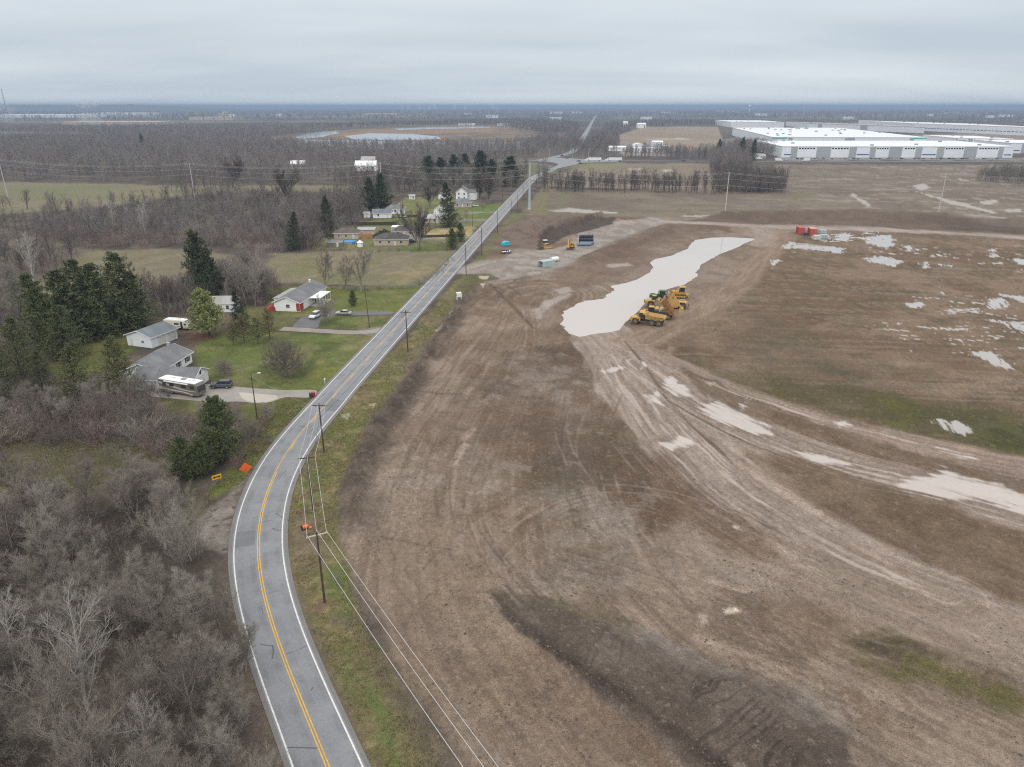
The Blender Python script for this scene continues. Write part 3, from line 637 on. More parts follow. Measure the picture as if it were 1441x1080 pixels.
# ------------------------------------------------------------------ materials
def new_mat(name):
    m = bpy.data.materials.new(name); m.use_nodes = True
    nt = m.node_tree
    b = nt.nodes.get('Principled BSDF')
    return m, nt, b
def link(nt, a, b): nt.links.new(a, b)
_MC = {}
def paint_mat(name, col, rough=.6, metal=0.0, var=.12, vscale=1.5, spec=.4, bump=0.0, dirt=0.0):
    """general coated / solid surface: base colour broken up by two noises (wear, dirt)"""
    if name in _MC: return _MC[name]
    m, nt, b = new_mat(name)
    tc = nt.nodes.new('ShaderNodeTexCoord')
    n = nt.nodes.new('ShaderNodeTexNoise'); n.inputs['Scale'].default_value = vscale; n.inputs['Detail'].default_value = 5
    link(nt, tc.outputs['Object'], n.inputs['Vector'])
    mr = nt.nodes.new('ShaderNodeMapRange'); mr.inputs[1].default_value = .3; mr.inputs[2].default_value = .7
    mr.inputs[3].default_value = 1 - var; mr.inputs[4].default_value = 1 + var
    link(nt, n.outputs[0], mr.inputs[0])
    sc = nt.nodes.new('ShaderNodeVectorMath'); sc.operation = 'SCALE'; sc.inputs[0].default_value = col[:3]
    link(nt, mr.outputs[0], sc.inputs['Scale'])
    src = sc.outputs[0]
    if dirt > 0:
        n2 = nt.nodes.new('ShaderNodeTexNoise'); n2.inputs['Scale'].default_value = vscale * .7 + .3; n2.inputs['Detail'].default_value = 6; n2.inputs['Roughness'].default_value = .7
        link(nt, tc.outputs['Object'], n2.inputs['Vector'])
        mr2 = nt.nodes.new('ShaderNodeMapRange'); mr2.inputs[1].default_value = .48; mr2.inputs[2].default_value = .68; mr2.inputs[4].default_value = dirt
        link(nt, n2.outputs[0], mr2.inputs[0])
        mx = nt.nodes.new('ShaderNodeMix'); mx.data_type = 'RGBA'
        link(nt, mr2.outputs[0], mx.inputs[0]); link(nt, src, mx.inputs[6]); mx.inputs[7].default_value = (.16, .12, .09, 1)
        src = mx.outputs[2]
    link(nt, src, b.inputs['Base Color'])
    b.inputs['Roughness'].default_value = rough; b.inputs['Metallic'].default_value = metal
    b.inputs['Specular IOR Level'].default_value = spec
    if bump > 0:
        bp = nt.nodes.new('ShaderNodeBump'); bp.inputs['Strength'].default_value = bump
        link(nt, n.outputs[0], bp.inputs['Height']); link(nt, bp.outputs[0], b.inputs['Normal'])
    _MC[name] = m
    return m

def ground_material():
    m, nt, b = new_mat('soil_and_grass')
    at = nt.nodes.new('ShaderNodeAttribute'); at.attribute_name = 'soil'
    geo = nt.nodes.new('ShaderNodeNewGeometry')
    def nz(scale, det, rough):
        n = nt.nodes.new('ShaderNodeTexNoise'); n.inputs['Scale'].default_value = scale; n.inputs['Detail'].default_value = det; n.inputs['Roughness'].default_value = rough
        link(nt, geo.outputs['Position'], n.inputs['Vector']); return n
    na, nb = nz(1.6, 7, .78), nz(7.0, 4, .8)
    def mr(src, a, c, d, e):
        x = nt.nodes.new('ShaderNodeMapRange'); x.inputs[1].default_value = a; x.inputs[2].default_value = c; x.inputs[3].default_value = d; x.inputs[4].default_value = e
        link(nt, src, x.inputs[0]); return x.outputs[0]
    f1 = mr(na.outputs[0], .3, .7, .80, 1.20); f2 = mr(nb.outputs[0], .36, .64, .56, 1.44)
    mu = nt.nodes.new('ShaderNodeMath'); mu.operation = 'MULTIPLY'; link(nt, f1, mu.inputs[0]); link(nt, f2, mu.inputs[1])
    # standing water keeps an even colour
    mx = nt.nodes.new('ShaderNodeMix'); mx.data_type = 'FLOAT'; link(nt, at.outputs['Alpha'], mx.inputs[0]); link(nt, mu.outputs[0], mx.inputs[2]); mx.inputs[3].default_value = 1.0
    sc = nt.nodes.new('ShaderNodeVectorMath'); sc.operation = 'SCALE'; link(nt, at.outputs['Color'], sc.inputs[0]); link(nt, mx.outputs[0], sc.inputs['Scale'])
    link(nt, sc.outputs[0], b.inputs['Base Color'])
    link(nt, mr(at.outputs['Alpha'], .35, .8, .92, .08), b.inputs['Roughness'])
    link(nt, mr(at.outputs['Alpha'], .35, .8, .15, .5), b.inputs['Specular IOR Level'])
    bp = nt.nodes.new('ShaderNodeBump'); bp.inputs['Distance'].default_value = .35
    link(nt, mr(at.outputs['Alpha'], .1, .6, .75, .0), bp.inputs['Strength'])
    link(nt, na.outputs[0], bp.inputs['Height']); link(nt, bp.outputs[0], b.inputs['Normal'])
    return m
ground = build_ground()
ground.data.materials.append(ground_material())

# ------------------------------------------------------------------ flat sheets: pond, lakes, roads, markings
def sheet(name, verts, faces, mat, kind='structure', smooth=False):
    me = bpy.data.meshes.new(name); me.from_pydata([tuple(map(float, v)) for v in verts], [], faces); me.update()
    me.materials.append(mat)
    o = bpy.data.objects.new(name, me); COLL.objects.link(o)
    if kind: o['kind'] = kind
    return o
def poly_sheet(name, pts, z, mat):
    v = [(x, y, z) for x, y in pts]
    area = sum(v[i][0] * v[(i + 1) % len(v)][1] - v[(i + 1) % len(v)][0] * v[i][1] for i in range(len(v)))
    if area < 0: v = v[::-1]
    return sheet(name, v, [list(range(len(v)))], mat)
def strip_geo(path, off, hw, z, s0=None, s1=None, kw=None):
    P = np.asarray(path)
    tn = np.gradient(P, axis=0); tn /= np.linalg.norm(tn, axis=1)[:, None]
    nn = np.stack([tn[:, 1], -tn[:, 0]], 1)
    s = np.concatenate([[0], np.cumsum(np.hypot(*(P[1:] - P[:-1]).T))])
    sel = np.ones(len(P), bool)
    if s0 is not None: sel &= (s >= s0) & (s <= s1)
    kk = np.ones(len(P)) if kw is None else np.interp(s, np.linspace(0, s[-1], len(kw)), kw)
    a = P[sel] + nn[sel] * (off * kk[sel] - hw * (kk[sel] if abs(hw) > 1 else 1))[:, None]; b = P[sel] + nn[sel] * (off * kk[sel] + hw * (kk[sel] if abs(hw) > 1 else 1))[:, None]
    n = len(a); v = []; f = []
    for i in range(n):
        v += [(a[i][0], a[i][1], z), (b[i][0], b[i][1], z)]
    for i in range(n - 1):
        f.append((2 * i, 2 * i + 1, 2 * i + 3, 2 * i + 2))
    return v, f
def strips(name, lst, mat):
    V, F = [], []
    for v, f in lst:
        k = len(V); V += v; F += [tuple(i + k for i in q) for q in f]
    return sheet(name, V, F, mat)

def water_mat(name, col, rough, spec=.5, bumps=.02, bscale=.6):
    m, nt, b = new_mat(name)
    geo = nt.nodes.new('ShaderNodeNewGeometry')
    n = nt.nodes.new('ShaderNodeTexNoise'); n.inputs['Scale'].default_value = .03; n.inputs['Detail'].default_value = 4
    link(nt, geo.outputs['Position'], n.inputs['Vector'])
    mx = nt.nodes.new('ShaderNodeMix'); mx.data_type = 'RGBA'
    mx.inputs[6].default_value = (*[c * .93 for c in col], 1); mx.inputs[7].default_value = (*[min(1, c * 1.07) for c in col], 1)
    link(nt, n.outputs[0], mx.inputs[0]); link(nt, mx.outputs[2], b.inputs['Base Color'])
    b.inputs['Roughness'].default_value = rough; b.inputs['IOR'].default_value = 1.33; b.inputs['Specular IOR Level'].default_value = spec
    n2 = nt.nodes.new('ShaderNodeTexNoise'); n2.inputs['Scale'].default_value = bscale; n2.inputs['Detail'].default_value = 3
    link(nt, geo.outputs['Position'], n2.inputs['Vector'])
    bp = nt.nodes.new('ShaderNodeBump'); bp.inputs['Strength'].default_value = bumps; link(nt, n2.outputs[0], bp.inputs['Height']); link(nt, bp.outputs[0], b.inputs['Normal'])
    return m
# the pond sheet lies in its hollow; the shore is where the ground rises through it
_pp = GA(POND); _pc = _pp.mean(0)
def grow(poly, d):
    P = np.asarray(poly); n = len(P); a = 0
    for i in range(n): a += P[i][0] * P[(i + 1) % n][1] - P[(i + 1) % n][0] * P[i][1]
    sg = 1 if a > 0 else -1
    out = []
    for i in range(n):
        t = P[(i + 1) % n] - P[i - 1]; t = t / (np.linalg.norm(t) + 1e-9)
        out.append(P[i] + sg * d * np.array([t[1], -t[0]]))
    return np.array(out)
pond = poly_sheet('pond', grow(_pp, 2.0), -.42, water_mat('muddy_water', ALB(211, 202, 195, .71), .06, .6, .012, .8))
lake_m = water_mat('lake_water', (.30, .345, .375), .12, .7, .03, .05)
for pts in ([(413,194.5),(428,189.5),(448,186),(472,185),(478,188),(464,190.5),(456,193),(430,196)], [(484,192),(520,188),(580,189),(616,192.5),(622,196.5),(560,198),(498,197)],
            [(552,181.5),(600,179.5),(690,178.5),(690,180.5),(620,182),(560,183.5)], [(420,197),(520,198.5),(600,201),(740,200),(760,208),(700,213),(560,212),(440,206)]):
    o = poly_sheet('lake', GA(pts), .3, lake_m)

def asphalt_mat(name, c1, c2, streak=True):
    m, nt, b = new_mat(name)
    geo = nt.nodes.new('ShaderNodeNewGeometry')
    def nz(scale, det, mapping=None):
        n = nt.nodes.new('ShaderNodeTexNoise'); n.inputs['Scale'].default_value = scale; n.inputs['Detail'].default_value = det; n.inputs['Roughness'].default_value = .65
        link(nt, geo.outputs['Position'], n.inputs['Vector']); return n
    a, c = nz(.22, 5), nz(6.0, 5)
    mx = nt.nodes.new('ShaderNodeMix'); mx.data_type = 'RGBA'; mx.inputs[6].default_value = (*c1, 1); mx.inputs[7].default_value = (*c2, 1)
    r = nt.nodes.new('ShaderNodeMapRange'); r.inputs[1].default_value = .35; r.inputs[2].default_value = .65; link(nt, a.outputs[0], r.inputs[0]); link(nt, r.outputs[0], mx.inputs[0])
    r2 = nt.nodes.new('ShaderNodeMapRange'); r2.inputs[1].default_value = .3; r2.inputs[2].default_value = .7; r2.inputs[3].default_value = .84; r2.inputs[4].default_value = 1.16; link(nt, c.outputs[0], r2.inputs[0])
    sc = nt.nodes.new('ShaderNodeVectorMath'); sc.operation = 'SCALE'; link(nt, mx.outputs[2], sc.inputs[0]); link(nt, r2.outputs[0], sc.inputs['Scale'])
    link(nt, sc.outputs[0], b.inputs['Base Color']); b.inputs['Roughness'].default_value = .62; b.inputs['Specular IOR Level'].default_value = .45
    bp = nt.nodes.new('ShaderNodeBump'); bp.inputs['Strength'].default_value = .15; bp.inputs['Distance'].default_value = .02; link(nt, c.outputs[0], bp.inputs['Height']); link(nt, bp.outputs[0], b.inputs['Normal'])
    return m
asph = asphalt_mat('weathered_asphalt', ALB(130, 132, 137), ALB(143, 145, 149))
RLEN_ = float(np.sum(np.hypot(*(ROAD[1:] - ROAD[:-1]).T))) - 40
asph_e = asphalt_mat('road_edge_asphalt', ALB(118, 116, 114), ALB(130, 127, 124))
strips('road_shoulder', [strip_geo(ROAD, 0, 4.05, .055, kw=ROADK)], asph_e)
strips('road', [strip_geo(ROAD, 0, 3.55, .068, kw=ROADK)], asph)
wheel_m = asphalt_mat('polished_wheel_path', ALB(119, 121, 126), ALB(145, 147, 151)); oil_m = asphalt_mat('oil_darkened_lane', ALB(110, 111, 115), ALB(143, 145, 149))
strips('wheel_path', [strip_geo(ROAD, o_, .32, .0705, 0, RLEN_, None) for o_ in (-2.45, -.85, .85, 2.45)], wheel_m)
strips('cross_road', [strip_geo(CROSS, 0, 4.2, .10)], asph_e)
strips('north_road', [strip_geo(NROAD, 0, 5.5, .14)], asph)
poly_sheet('road_junction', GA([(757,225),(772,222),(800,223),(828,225),(870,225.6),(870,228.6),(822,229.5),(806,233),(790,236.5),(777,239.5),(770,239.5),(781,235),(786,231.5),(776,228.8),(757,228)]), .18, asph)
conc_m = asphalt_mat('drive_concrete', ALB(150, 144, 137), ALB(166, 160, 152)); pale_m = asphalt_mat('new_concrete', ALB(186, 180, 166), ALB(194, 187, 174)); blk_m = asphalt_mat('black_drive', ALB(96, 95, 99), ALB(112, 111, 114)); lane_m = asphalt_mat('gravel_lane', ALB(140, 133, 124), ALB(160, 152, 142))
def soft_poly(pts): return smooth_path(GA(list(pts) + [pts[0]]), 1.2, 2)[:-1]
poly_sheet('concrete_drive', soft_poly([(204,552),(224,541),(300,541),(346,546),(400,549.5),(449,548.5),(441,561),(398,558.5),(386,566),(364,569),(338,565),(300,567),(240,561),(214,559)]), .03, conc_m)
poly_sheet('drive_apron', soft_poly([(336,552.5),(396,557),(386,564.5),(366,568),(342,564)]), .036, pale_m)
poly_sheet('black_drive', soft_poly([(424,447),(445,440),(500,438.6),(557,438.6),(552,443),(470,444.5),(453,448),(449,456),(449,462.5),(410,462.5),(415,455)]), .03, blk_m)
strips('gravel_lane', [strip_geo(smooth_path(GA([(547,461.5),(538,464.5),(520,468),(495,468.5),(460,466.5),(396,463)]), 1.5, 3), 0, 1.75, .034)], lane_m)
white = paint_mat('white_road_paint', (.62, .62, .60), .6, var=.18, vscale=2.5)
yellow = paint_mat('yellow_road_paint', (.62, .36, .045), .6, var=.2, vscale=2.5)
_rs = np.concatenate([[0], np.cumsum(np.hypot(*(ROAD[1:] - ROAD[:-1]).T))])
RLEN = _rs[-1]
strips('edge_line', [strip_geo(ROAD, -3.26, .085, .075, 0, RLEN - 60, ROADK), strip_geo(ROAD, 3.26, .085, .075, 0, RLEN - 60, ROADK)], white)
# centre: double solid round the bend, further north one solid and one broken line
cut = _rs[int(np.argmin(np.hypot(ROAD[:, 0] - G(376, 690)[0], ROAD[:, 1] - G(376, 690)[1])))]
fine = smooth_path(ROAD, .5, 2)
cl = [strip_geo(fine, -.14, .065, .075, 0, RLEN - 50), strip_geo(fine, .14, .065, .075, 0, cut + 6)]
s = cut + 14
while s < RLEN - 80:
    cl.append(strip_geo(fine, .14, .075, .075, s, s + 3.4)); s += 12.2
strips('centre_line', cl, yellow)
tar = paint_mat('crack_sealant', (.085, .085, .09), .5)
tv = []
for pts in ([(366,907),(372,909),(384,910)], [(384,909),(385,918),(383,928)], [(440,968),(441,972),(437,973)], [(388,723),(396,728),(400,732)], [(383,744),(391,748),(396,747)], [(404,668),(402,671),(400,670)], [(420,600),(432,602),(440,600)], [(430,613),(437,608),(441,603)], [(398,668),(404,662)],
            [(404,1053),(425,1053),(446,1054)], [(365,800),(366,815)]):
    p = smooth_path(GA(pts), .3, 2); tv.append(strip_geo(p, 0, .07, .0745))
trn = np.random.default_rng(9)
for k in range(34):
    j = int(trn.integers(20, 190)); c_ = ROAD[j]; d_ = ROAD[j + 1] - ROAD[j - 1]; d_ = d_ / np.linalg.norm(d_); n_ = np.array([d_[1], -d_[0]])
    o0 = trn.uniform(-3.0, 2.0); ln = trn.uniform(.6, 3.0); al = trn.random() < .3
    q = [c_ + n_ * o0 + (d_ * ln * u if al else n_ * min(ln, 3.1 - o0) * u) + (n_ if al else d_) * trn.normal(0, .12) for u in (0, .25, .5, .75, 1.0)]
    tv.append(strip_geo(smooth_path(q, .3, 2), 0, float(trn.uniform(.018, .04)), .0745))
strips('tar_seam', tv, tar)
pv = []
for j, o0, ln, w_ in ((62, 1.7, 5.5, 1.5), (96, -1.8, 7.0, 1.6), (128, 1.75, 4.0, 1.5), (171, -1.7, 9.0, 1.6), (38, -1.8, 3.0, 1.3)):
    pv.append(strip_geo(ROAD[j:j + int(ln / 2) + 2], o0, w_ - .0, .0722))
strips('road_patch', pv, asphalt_mat('patched_asphalt', ALB(112, 113, 117), ALB(126, 127, 131)))
# ------------------------------------------------------------------ mesh helpers
def np_mesh(name, co, faces_list, smooth=False, mat=None, tint=None):
    """faces_list: list of (n,k) int arrays"""
    me = bpy.data.meshes.new(name)
    co = np.asarray(co, np.float32)
    me.vertices.add(len(co)); me.vertices.foreach_set('co', co.ravel())
    fl = [np.asarray(f, np.int32) for f in faces_list if len(f)]
    tot = sum(f.size for f in fl); npoly = sum(len(f) for f in fl)
    me.loops.add(tot); me.loops.foreach_set('vertex_index', np.concatenate([f.ravel() for f in fl]))
    st = []; acc = 0
    for f in fl:
        st.append(acc + np.arange(len(f)) * f.shape[1]); acc += f.size
    me.polygons.add(npoly); me.polygons.foreach_set('loop_start', np.concatenate(st).astype(np.int32))
    if smooth: me.polygons.foreach_set('use_smooth', np.ones(npoly, bool))
    me.update(calc_edges=True)
    if tint is not None:
        at = me.attributes.new('tint', 'FLOAT_COLOR', 'POINT')
        t4 = np.ones((len(co), 4), np.float32); t4[:, :3] = tint
        at.data.foreach_set('color', t4.ravel())
    if mat: me.materials.append(mat)
    return me
def add_obj(name, me, parent=None, loc=None, rz=None):
    o = bpy.data.objects.new(name, me); COLL.objects.link(o)
    if parent is not None: o.parent = parent
    if loc is not None: o.location = loc
    if rz is not None: o.rotation_euler = (0, 0, rz)
    return o
def tag(o, label, cat, group=None, kind=None):
    if label: o['label'] = label
    if cat: o['category'] = cat
    if group: o['group'] = group
    if kind: o['kind'] = kind
    return o
def thing(name, label, cat, loc=(0, 0, 0), rz=0.0, group=None):
    o = bpy.data.objects.new(name, None); COLL.objects.link(o)
    o.empty_display_size = .3
    o.location = loc; o.rotation_euler = (0, 0, rz)
    return tag(o, label, cat, group)
def copy_thing(root, loc, rz=0.0, sc=None, label=None, group=None):
    r = root.copy(); COLL.objects.link(r); r.location = loc; r.rotation_euler = (0, 0, rz)
    if sc is not None: r.scale = (sc, sc, sc) if isinstance(sc, (int, float)) else sc
    if label: r['label'] = label
    if group: r['group'] = group
    for ch in list(root.children):
        c = ch.copy(); COLL.objects.link(c); c.parent = r
        for g in list(ch.children):
            d = g.copy(); COLL.objects.link(d); d.parent = c
    return r

# ------------------------------------------------------------------ trees grown branch by branch
def _norm(v): return v / (np.linalg.norm(v, axis=-1, keepdims=True) + 1e-9)
def _perp(d):
    a = np.where(np.abs(d[:, 2:3]) < .9, np.array([[0, 0, 1.0]]), np.array([[1.0, 0, 0]]))
    u = _norm(np.cross(d, a)); return u, np.cross(d, u)
class Branches:
    """n curved tapering branches as points (n,k+1,3) and radii (n,k+1)"""
    def __init__(s, P, R): s.P, s.R = P, R
def grow(rng, start, d, length, r0, r1, k, wig, up):
    n = len(start); P = np.zeros((n, k + 1, 3)); P[:, 0] = start
    d = _norm(d.copy()); st = (length / k)[:, None]
    for i in range(k):
        d = _norm(d + rng.normal(0, wig, (n, 3)) + np.array([0, 0, up]) / k)
        P[:, i + 1] = P[:, i] + d * st
    t = np.linspace(0, 1, k + 1)[None]
    return Branches(P, r0[:, None] * (1 - t) + r1[:, None] * t)
def spawn(rng, B, m, t0, t1, ang, angv, lenf, lenv, shape=0.5, base_up=0.0):
    """m children per branch -> start, dir, length, radius"""
    n, k1, _ = B.P.shape; k = k1 - 1
    t = (np.linspace(t0, t1, m)[None] + rng.uniform(-.5, .5, (n, m)) * (t1 - t0) / max(m, 1)).clip(.02, .999)
    seg = np.minimum((t * k).astype(int), k - 1); f = t * k - seg
    I = np.arange(n)[:, None]
    p = B.P[I, seg] * (1 - f[..., None]) + B.P[I, seg + 1] * f[..., None]
    tan = _norm(B.P[I, seg + 1] - B.P[I, seg]).reshape(-1, 3)
    rad = (B.R[I, seg] * (1 - f) + B.R[I, seg + 1] * f).reshape(-1)
    u, v = _perp(tan)
    ph = (np.arange(m)[None] * 2.4 + rng.uniform(0, 6.28, (n, 1)) + rng.uniform(-.6, .6, (n, m))).reshape(-1, 1)
    a = np.radians(rng.normal(ang, angv, n * m)).reshape(-1, 1)
    d = tan * np.cos(a) + (u * np.cos(ph) + v * np.sin(ph)) * np.sin(a); d[:, 2] += base_up
    L = np.linalg.norm(B.P[:, -1] - B.P[:, 0], axis=1)
    ln = (L[:, None] * lenf * (1 - shape * t)).reshape(-1) * rng.uniform(1 - lenv, 1 + lenv, n * m)
    return p.reshape(-1, 3), d, ln, rad
def tubes(B, sides):
    n, k1, _ = B.P.shape
    d = np.empty_like(B.P); d[:, :-1] = B.P[:, 1:] - B.P[:, :-1]; d[:, -1] = d[:, -2]
    d = _norm(d)
    u, v = _perp(d.reshape(-1, 3)); u = u.reshape(n, k1, 3); v = v.reshape(n, k1, 3)
    # keep frames consistent along a branch
    a = np.linspace(0, 2 * np.pi, sides, endpoint=False)
    ring = B.P[:, :, None] + B.R[:, :, None, None] * (u[:, :, None] * np.cos(a)[None, None, :, None] + v[:, :, None] * np.sin(a)[None, None, :, None])
    idx = np.arange(n * k1 * sides).reshape(n, k1, sides)
    q = np.stack([idx[:, :-1], np.roll(idx, -1, 2)[:, :-1], np.roll(idx, -1, 2)[:, 1:], idx[:, 1:]], -1).reshape(-1, 4)
    return ring.reshape(-1, 3), q
def needles3(B):
    """last level: pointed three-sided twigs, one triangle a side"""
    n = len(B.P); d = _norm(B.P[:, -1] - B.P[:, 0]); u, v = _perp(d)
    a = np.array([0, 2.094, 4.189])
    base = B.P[:, 0][:, None] + B.R[:, 0][:, None, None] * (u[:, None] * np.cos(a)[None, :, None] + v[:, None] * np.sin(a)[None, :, None])
    co = np.concatenate([base, B.P[:, -1][:, None]], 1).reshape(-1, 3)
    i = np.arange(n)[:, None] * 4
    f = np.concatenate([i + np.array([[0, 1, 3]]), i + np.array([[1, 2, 3]]), i + np.array([[2, 0, 3]])])
    return co, f
def ribbons(B, rng):
    """thin far twigs: one long triangle each, turned at random"""
    n = len(B.P); d = _norm(B.P[:, -1] - B.P[:, 0]); u, v = _perp(d)
    ph = rng.uniform(0, 6.28, (n, 1)); w = (u * np.cos(ph) + v * np.sin(ph)) * B.R[:, :1]
    co = np.stack([B.P[:, 0] - w, B.P[:, 0] + w, B.P[:, -1]], 1).reshape(-1, 3)
    return co, np.arange(n * 3).reshape(n, 3)
def cat(parts):
    C, Q, T, o = [], [], [], 0
    for co, f in parts:
        C.append(co); (Q if f.shape[1] == 4 else T).append(f + o); o += len(co)
    return np.concatenate(C), [np.concatenate(x) for x in (Q, T) if x]
def bare_tree_geo(seed, H=10.0, stems=1, n1=13, n2=7, n3=6, n4=4, spread=1.0, rtrunk=None, fork=.22, tw=.016, up=.35, lean=.04, ang1=40):
    rng = np.random.default_rng(seed)
    rt = rtrunk or H * .017
    st = rng.normal(0, .12 * (stems > 1) * H * .2, (stems, 3)); st[:, 2] = -.3
    d = rng.normal(0, lean + (.22 * spread if stems > 1 else 0), (stems, 3)); d[:, 2] = 1
    B0 = grow(rng, st, d, np.full(stems, H * .86) * rng.uniform(.8, 1.05, stems), np.full(stems, rt), np.full(stems, rt * .22), 9, .055, .1)
    p, d, l, r = spawn(rng, B0, n1, fork, .97, ang1, 10, .56 * spread, .25, .55, .25)
    B1 = grow(rng, p, d, l, np.minimum(r * .5, rt * .38), np.full(len(p), tw * 1.3), 6, .09, up * 1.3)
    p, d, l, r = spawn(rng, B1, n2, .18, .98, 36, 11, .46, .3, .45, .08)
    B2 = grow(rng, p, d, l, np.maximum(np.minimum(r * .5, rt * .13), tw * 1.3), np.full(len(p), tw * .9), 4, .11, up)
    p, d, l, r = spawn(rng, B2, n3, .2, .99, 34, 12, .5, .3, .4, .05)
    B3 = grow(rng, p, d, l.clip(.4, 3), np.full(len(p), tw * 1.0), np.full(len(p), tw * .5), 2, .12, up * .8)
    p, d, l, r = spawn(rng, B3, n4, .15, 1.0, 32, 12, .8, .3, .3, .05)
    B4 = grow(rng, p, d, l.clip(.45, 2.0), np.full(len(p), tw * .7), np.full(len(p), tw * .3), 1, .1, up * .5)
    trunk = cat([tubes(B0, 7), tubes(B1, 5)])
    crown = cat([tubes(B2, 3), tubes(B3, 3), needles3(B4)])
    return trunk, crown
def dome_tree_geo(seed, H=8.0, R=5.4, n1=46, n2=9, n3=7, n4=4, tw=.012):
    """short stem, limbs fanning out evenly to a rounded dome"""
    rng = np.random.default_rng(seed)
    B0 = grow(rng, np.array([[0, 0, -.3]]), np.array([[.02, .01, 1.0]]), np.array([H * .42]), np.array([.22]), np.array([.12]), 5, .03, .1)
    k = np.arange(n1) + .5; el = np.arcsin(np.clip(.02 + .97 * k / n1, 0, 1)); az = k * 2.39996 + rng.normal(0, .15, n1)
    d = np.stack([np.cos(az) * np.cos(el), np.sin(az) * np.cos(el), np.sin(el) + .12], 1)
    z0 = H * (.10 + .28 * np.sin(el)); st = np.stack([np.zeros(n1), np.zeros(n1), z0], 1)
    top = np.stack([np.cos(az) * np.cos(el) * R, np.sin(az) * np.cos(el) * R, H * (.14 + .86 * np.sin(el))], 1) - st
    B1 = grow(rng, st, top, np.linalg.norm(top, axis=1) * rng.uniform(.72, .88, n1), np.full(n1, .07), np.full(n1, tw * 1.3), 6, .07, .16)
    p, dd, l, r = spawn(rng, B1, n2, .25, .98, 36, 10, .40, .25, .35, .06)
    B2 = grow(rng, p, dd, l, np.full(len(p), tw * 1.5), np.full(len(p), tw * .9), 3, .10, .3)
    p, dd, l, r = spawn(rng, B2, n3, .2, 1, 34, 12, .5, .3, .35, .05)
    B3 = grow(rng, p, dd, l.clip(.3, 2), np.full(len(p), tw), np.full(len(p), tw * .6), 2, .12, .3)
    p, dd, l, r = spawn(rng, B3, n4, .15, 1, 32, 12, .8, .3, .3, .05)
    B4 = grow(rng, p, dd, l.clip(.3, 1.2), np.full(len(p), tw * .7), np.full(len(p), tw * .3), 1, .1, .2)
    return cat([tubes(B0, 8), tubes(B1, 5)]), cat([tubes(B2, 3), tubes(B3, 3), needles3(B4)])
def shrub_geo(seed, H=3.5, stems=10, n2=6, n3=6, n4=3, tw=.014, spread=1.0):
    rng = np.random.default_rng(seed)
    st = rng.normal(0, .16 * H * spread, (stems, 3)); st[:, 2] = -.15
    d = np.stack([st[:, 0] / H * 2.4 + rng.normal(0, .25, stems), st[:, 1] / H * 2.4 + rng.normal(0, .25, stems), np.ones(stems)], 1)
    B0 = grow(rng, st, d, H * rng.uniform(.65, 1.0, stems), np.full(stems, .045), np.full(stems, tw), 5, .12, .15)
    p, dd, l, r = spawn(rng, B0, n2, .15, .98, 44, 12, .48, .3, .4, .05)
    B1 = grow(rng, p, dd, l, np.full(len(p), tw * 1.5), np.full(len(p), tw), 3, .15, .3)
    p, dd, l, r = spawn(rng, B1, n3, .15, 1, 42, 14, .5, .3, .35, .04)
    B2 = grow(rng, p, dd, l, np.full(len(p), tw), np.full(len(p), tw * .6), 2, .15, .3)
    p, dd, l, r = spawn(rng, B2, n4, .15, 1, 38, 14, .6, .3, .3, .04)
    B3 = grow(rng, p, dd, l, np.full(len(p), tw * .9), np.full(len(p), tw * .3), 1, .1, .2)
    return cat([tubes(B0, 4), tubes(B1, 3), ribbons(B2, rng), ribbons(B3, rng)])
def far_tree_geo(seed, H=11.0, n1=9, n2=6, n3=5, w=.10, spread=1.0):
    rng = np.random.default_rng(seed)
    B0 = grow(rng, np.array([[0, 0, -.3]]), np.array([[rng.normal(0, .05), rng.normal(0, .05), 1.0]]), np.array([H * .85]), np.array([H * .018]), np.array([.06]), 4, .05, .1)
    p, d, l, r = spawn(rng, B0, n1, .2, .98, 44, 10, .46 * spread, .25, .5, .15)
    B1 = grow(rng, p, d, l, np.full(len(p), w * .8), np.full(len(p), w * .5), 2, .12, .35)
    p, d, l, r = spawn(rng, B1, n2, .2, 1, 42, 14, .5, .3, .35, .1)
    B2 = grow(rng, p, d, l, np.full(len(p), w * .7), np.full(len(p), .02), 1, .12, .3)
    parts = [tubes(B0, 3), ribbons(Branches(B1.P[:, ::2], B1.R[:, ::2]), rng), ribbons(B2, rng)]
    if n3:
        p, d, l, r = spawn(rng, B2, n3, .2, 1, 40, 14, .55, .3, .3, .08)
        B3 = grow(rng, p, d, l, np.full(len(p), w * .6), np.full(len(p), .01), 1, .1, .2)
        parts.append(ribbons(B3, rng))
    return cat(parts)
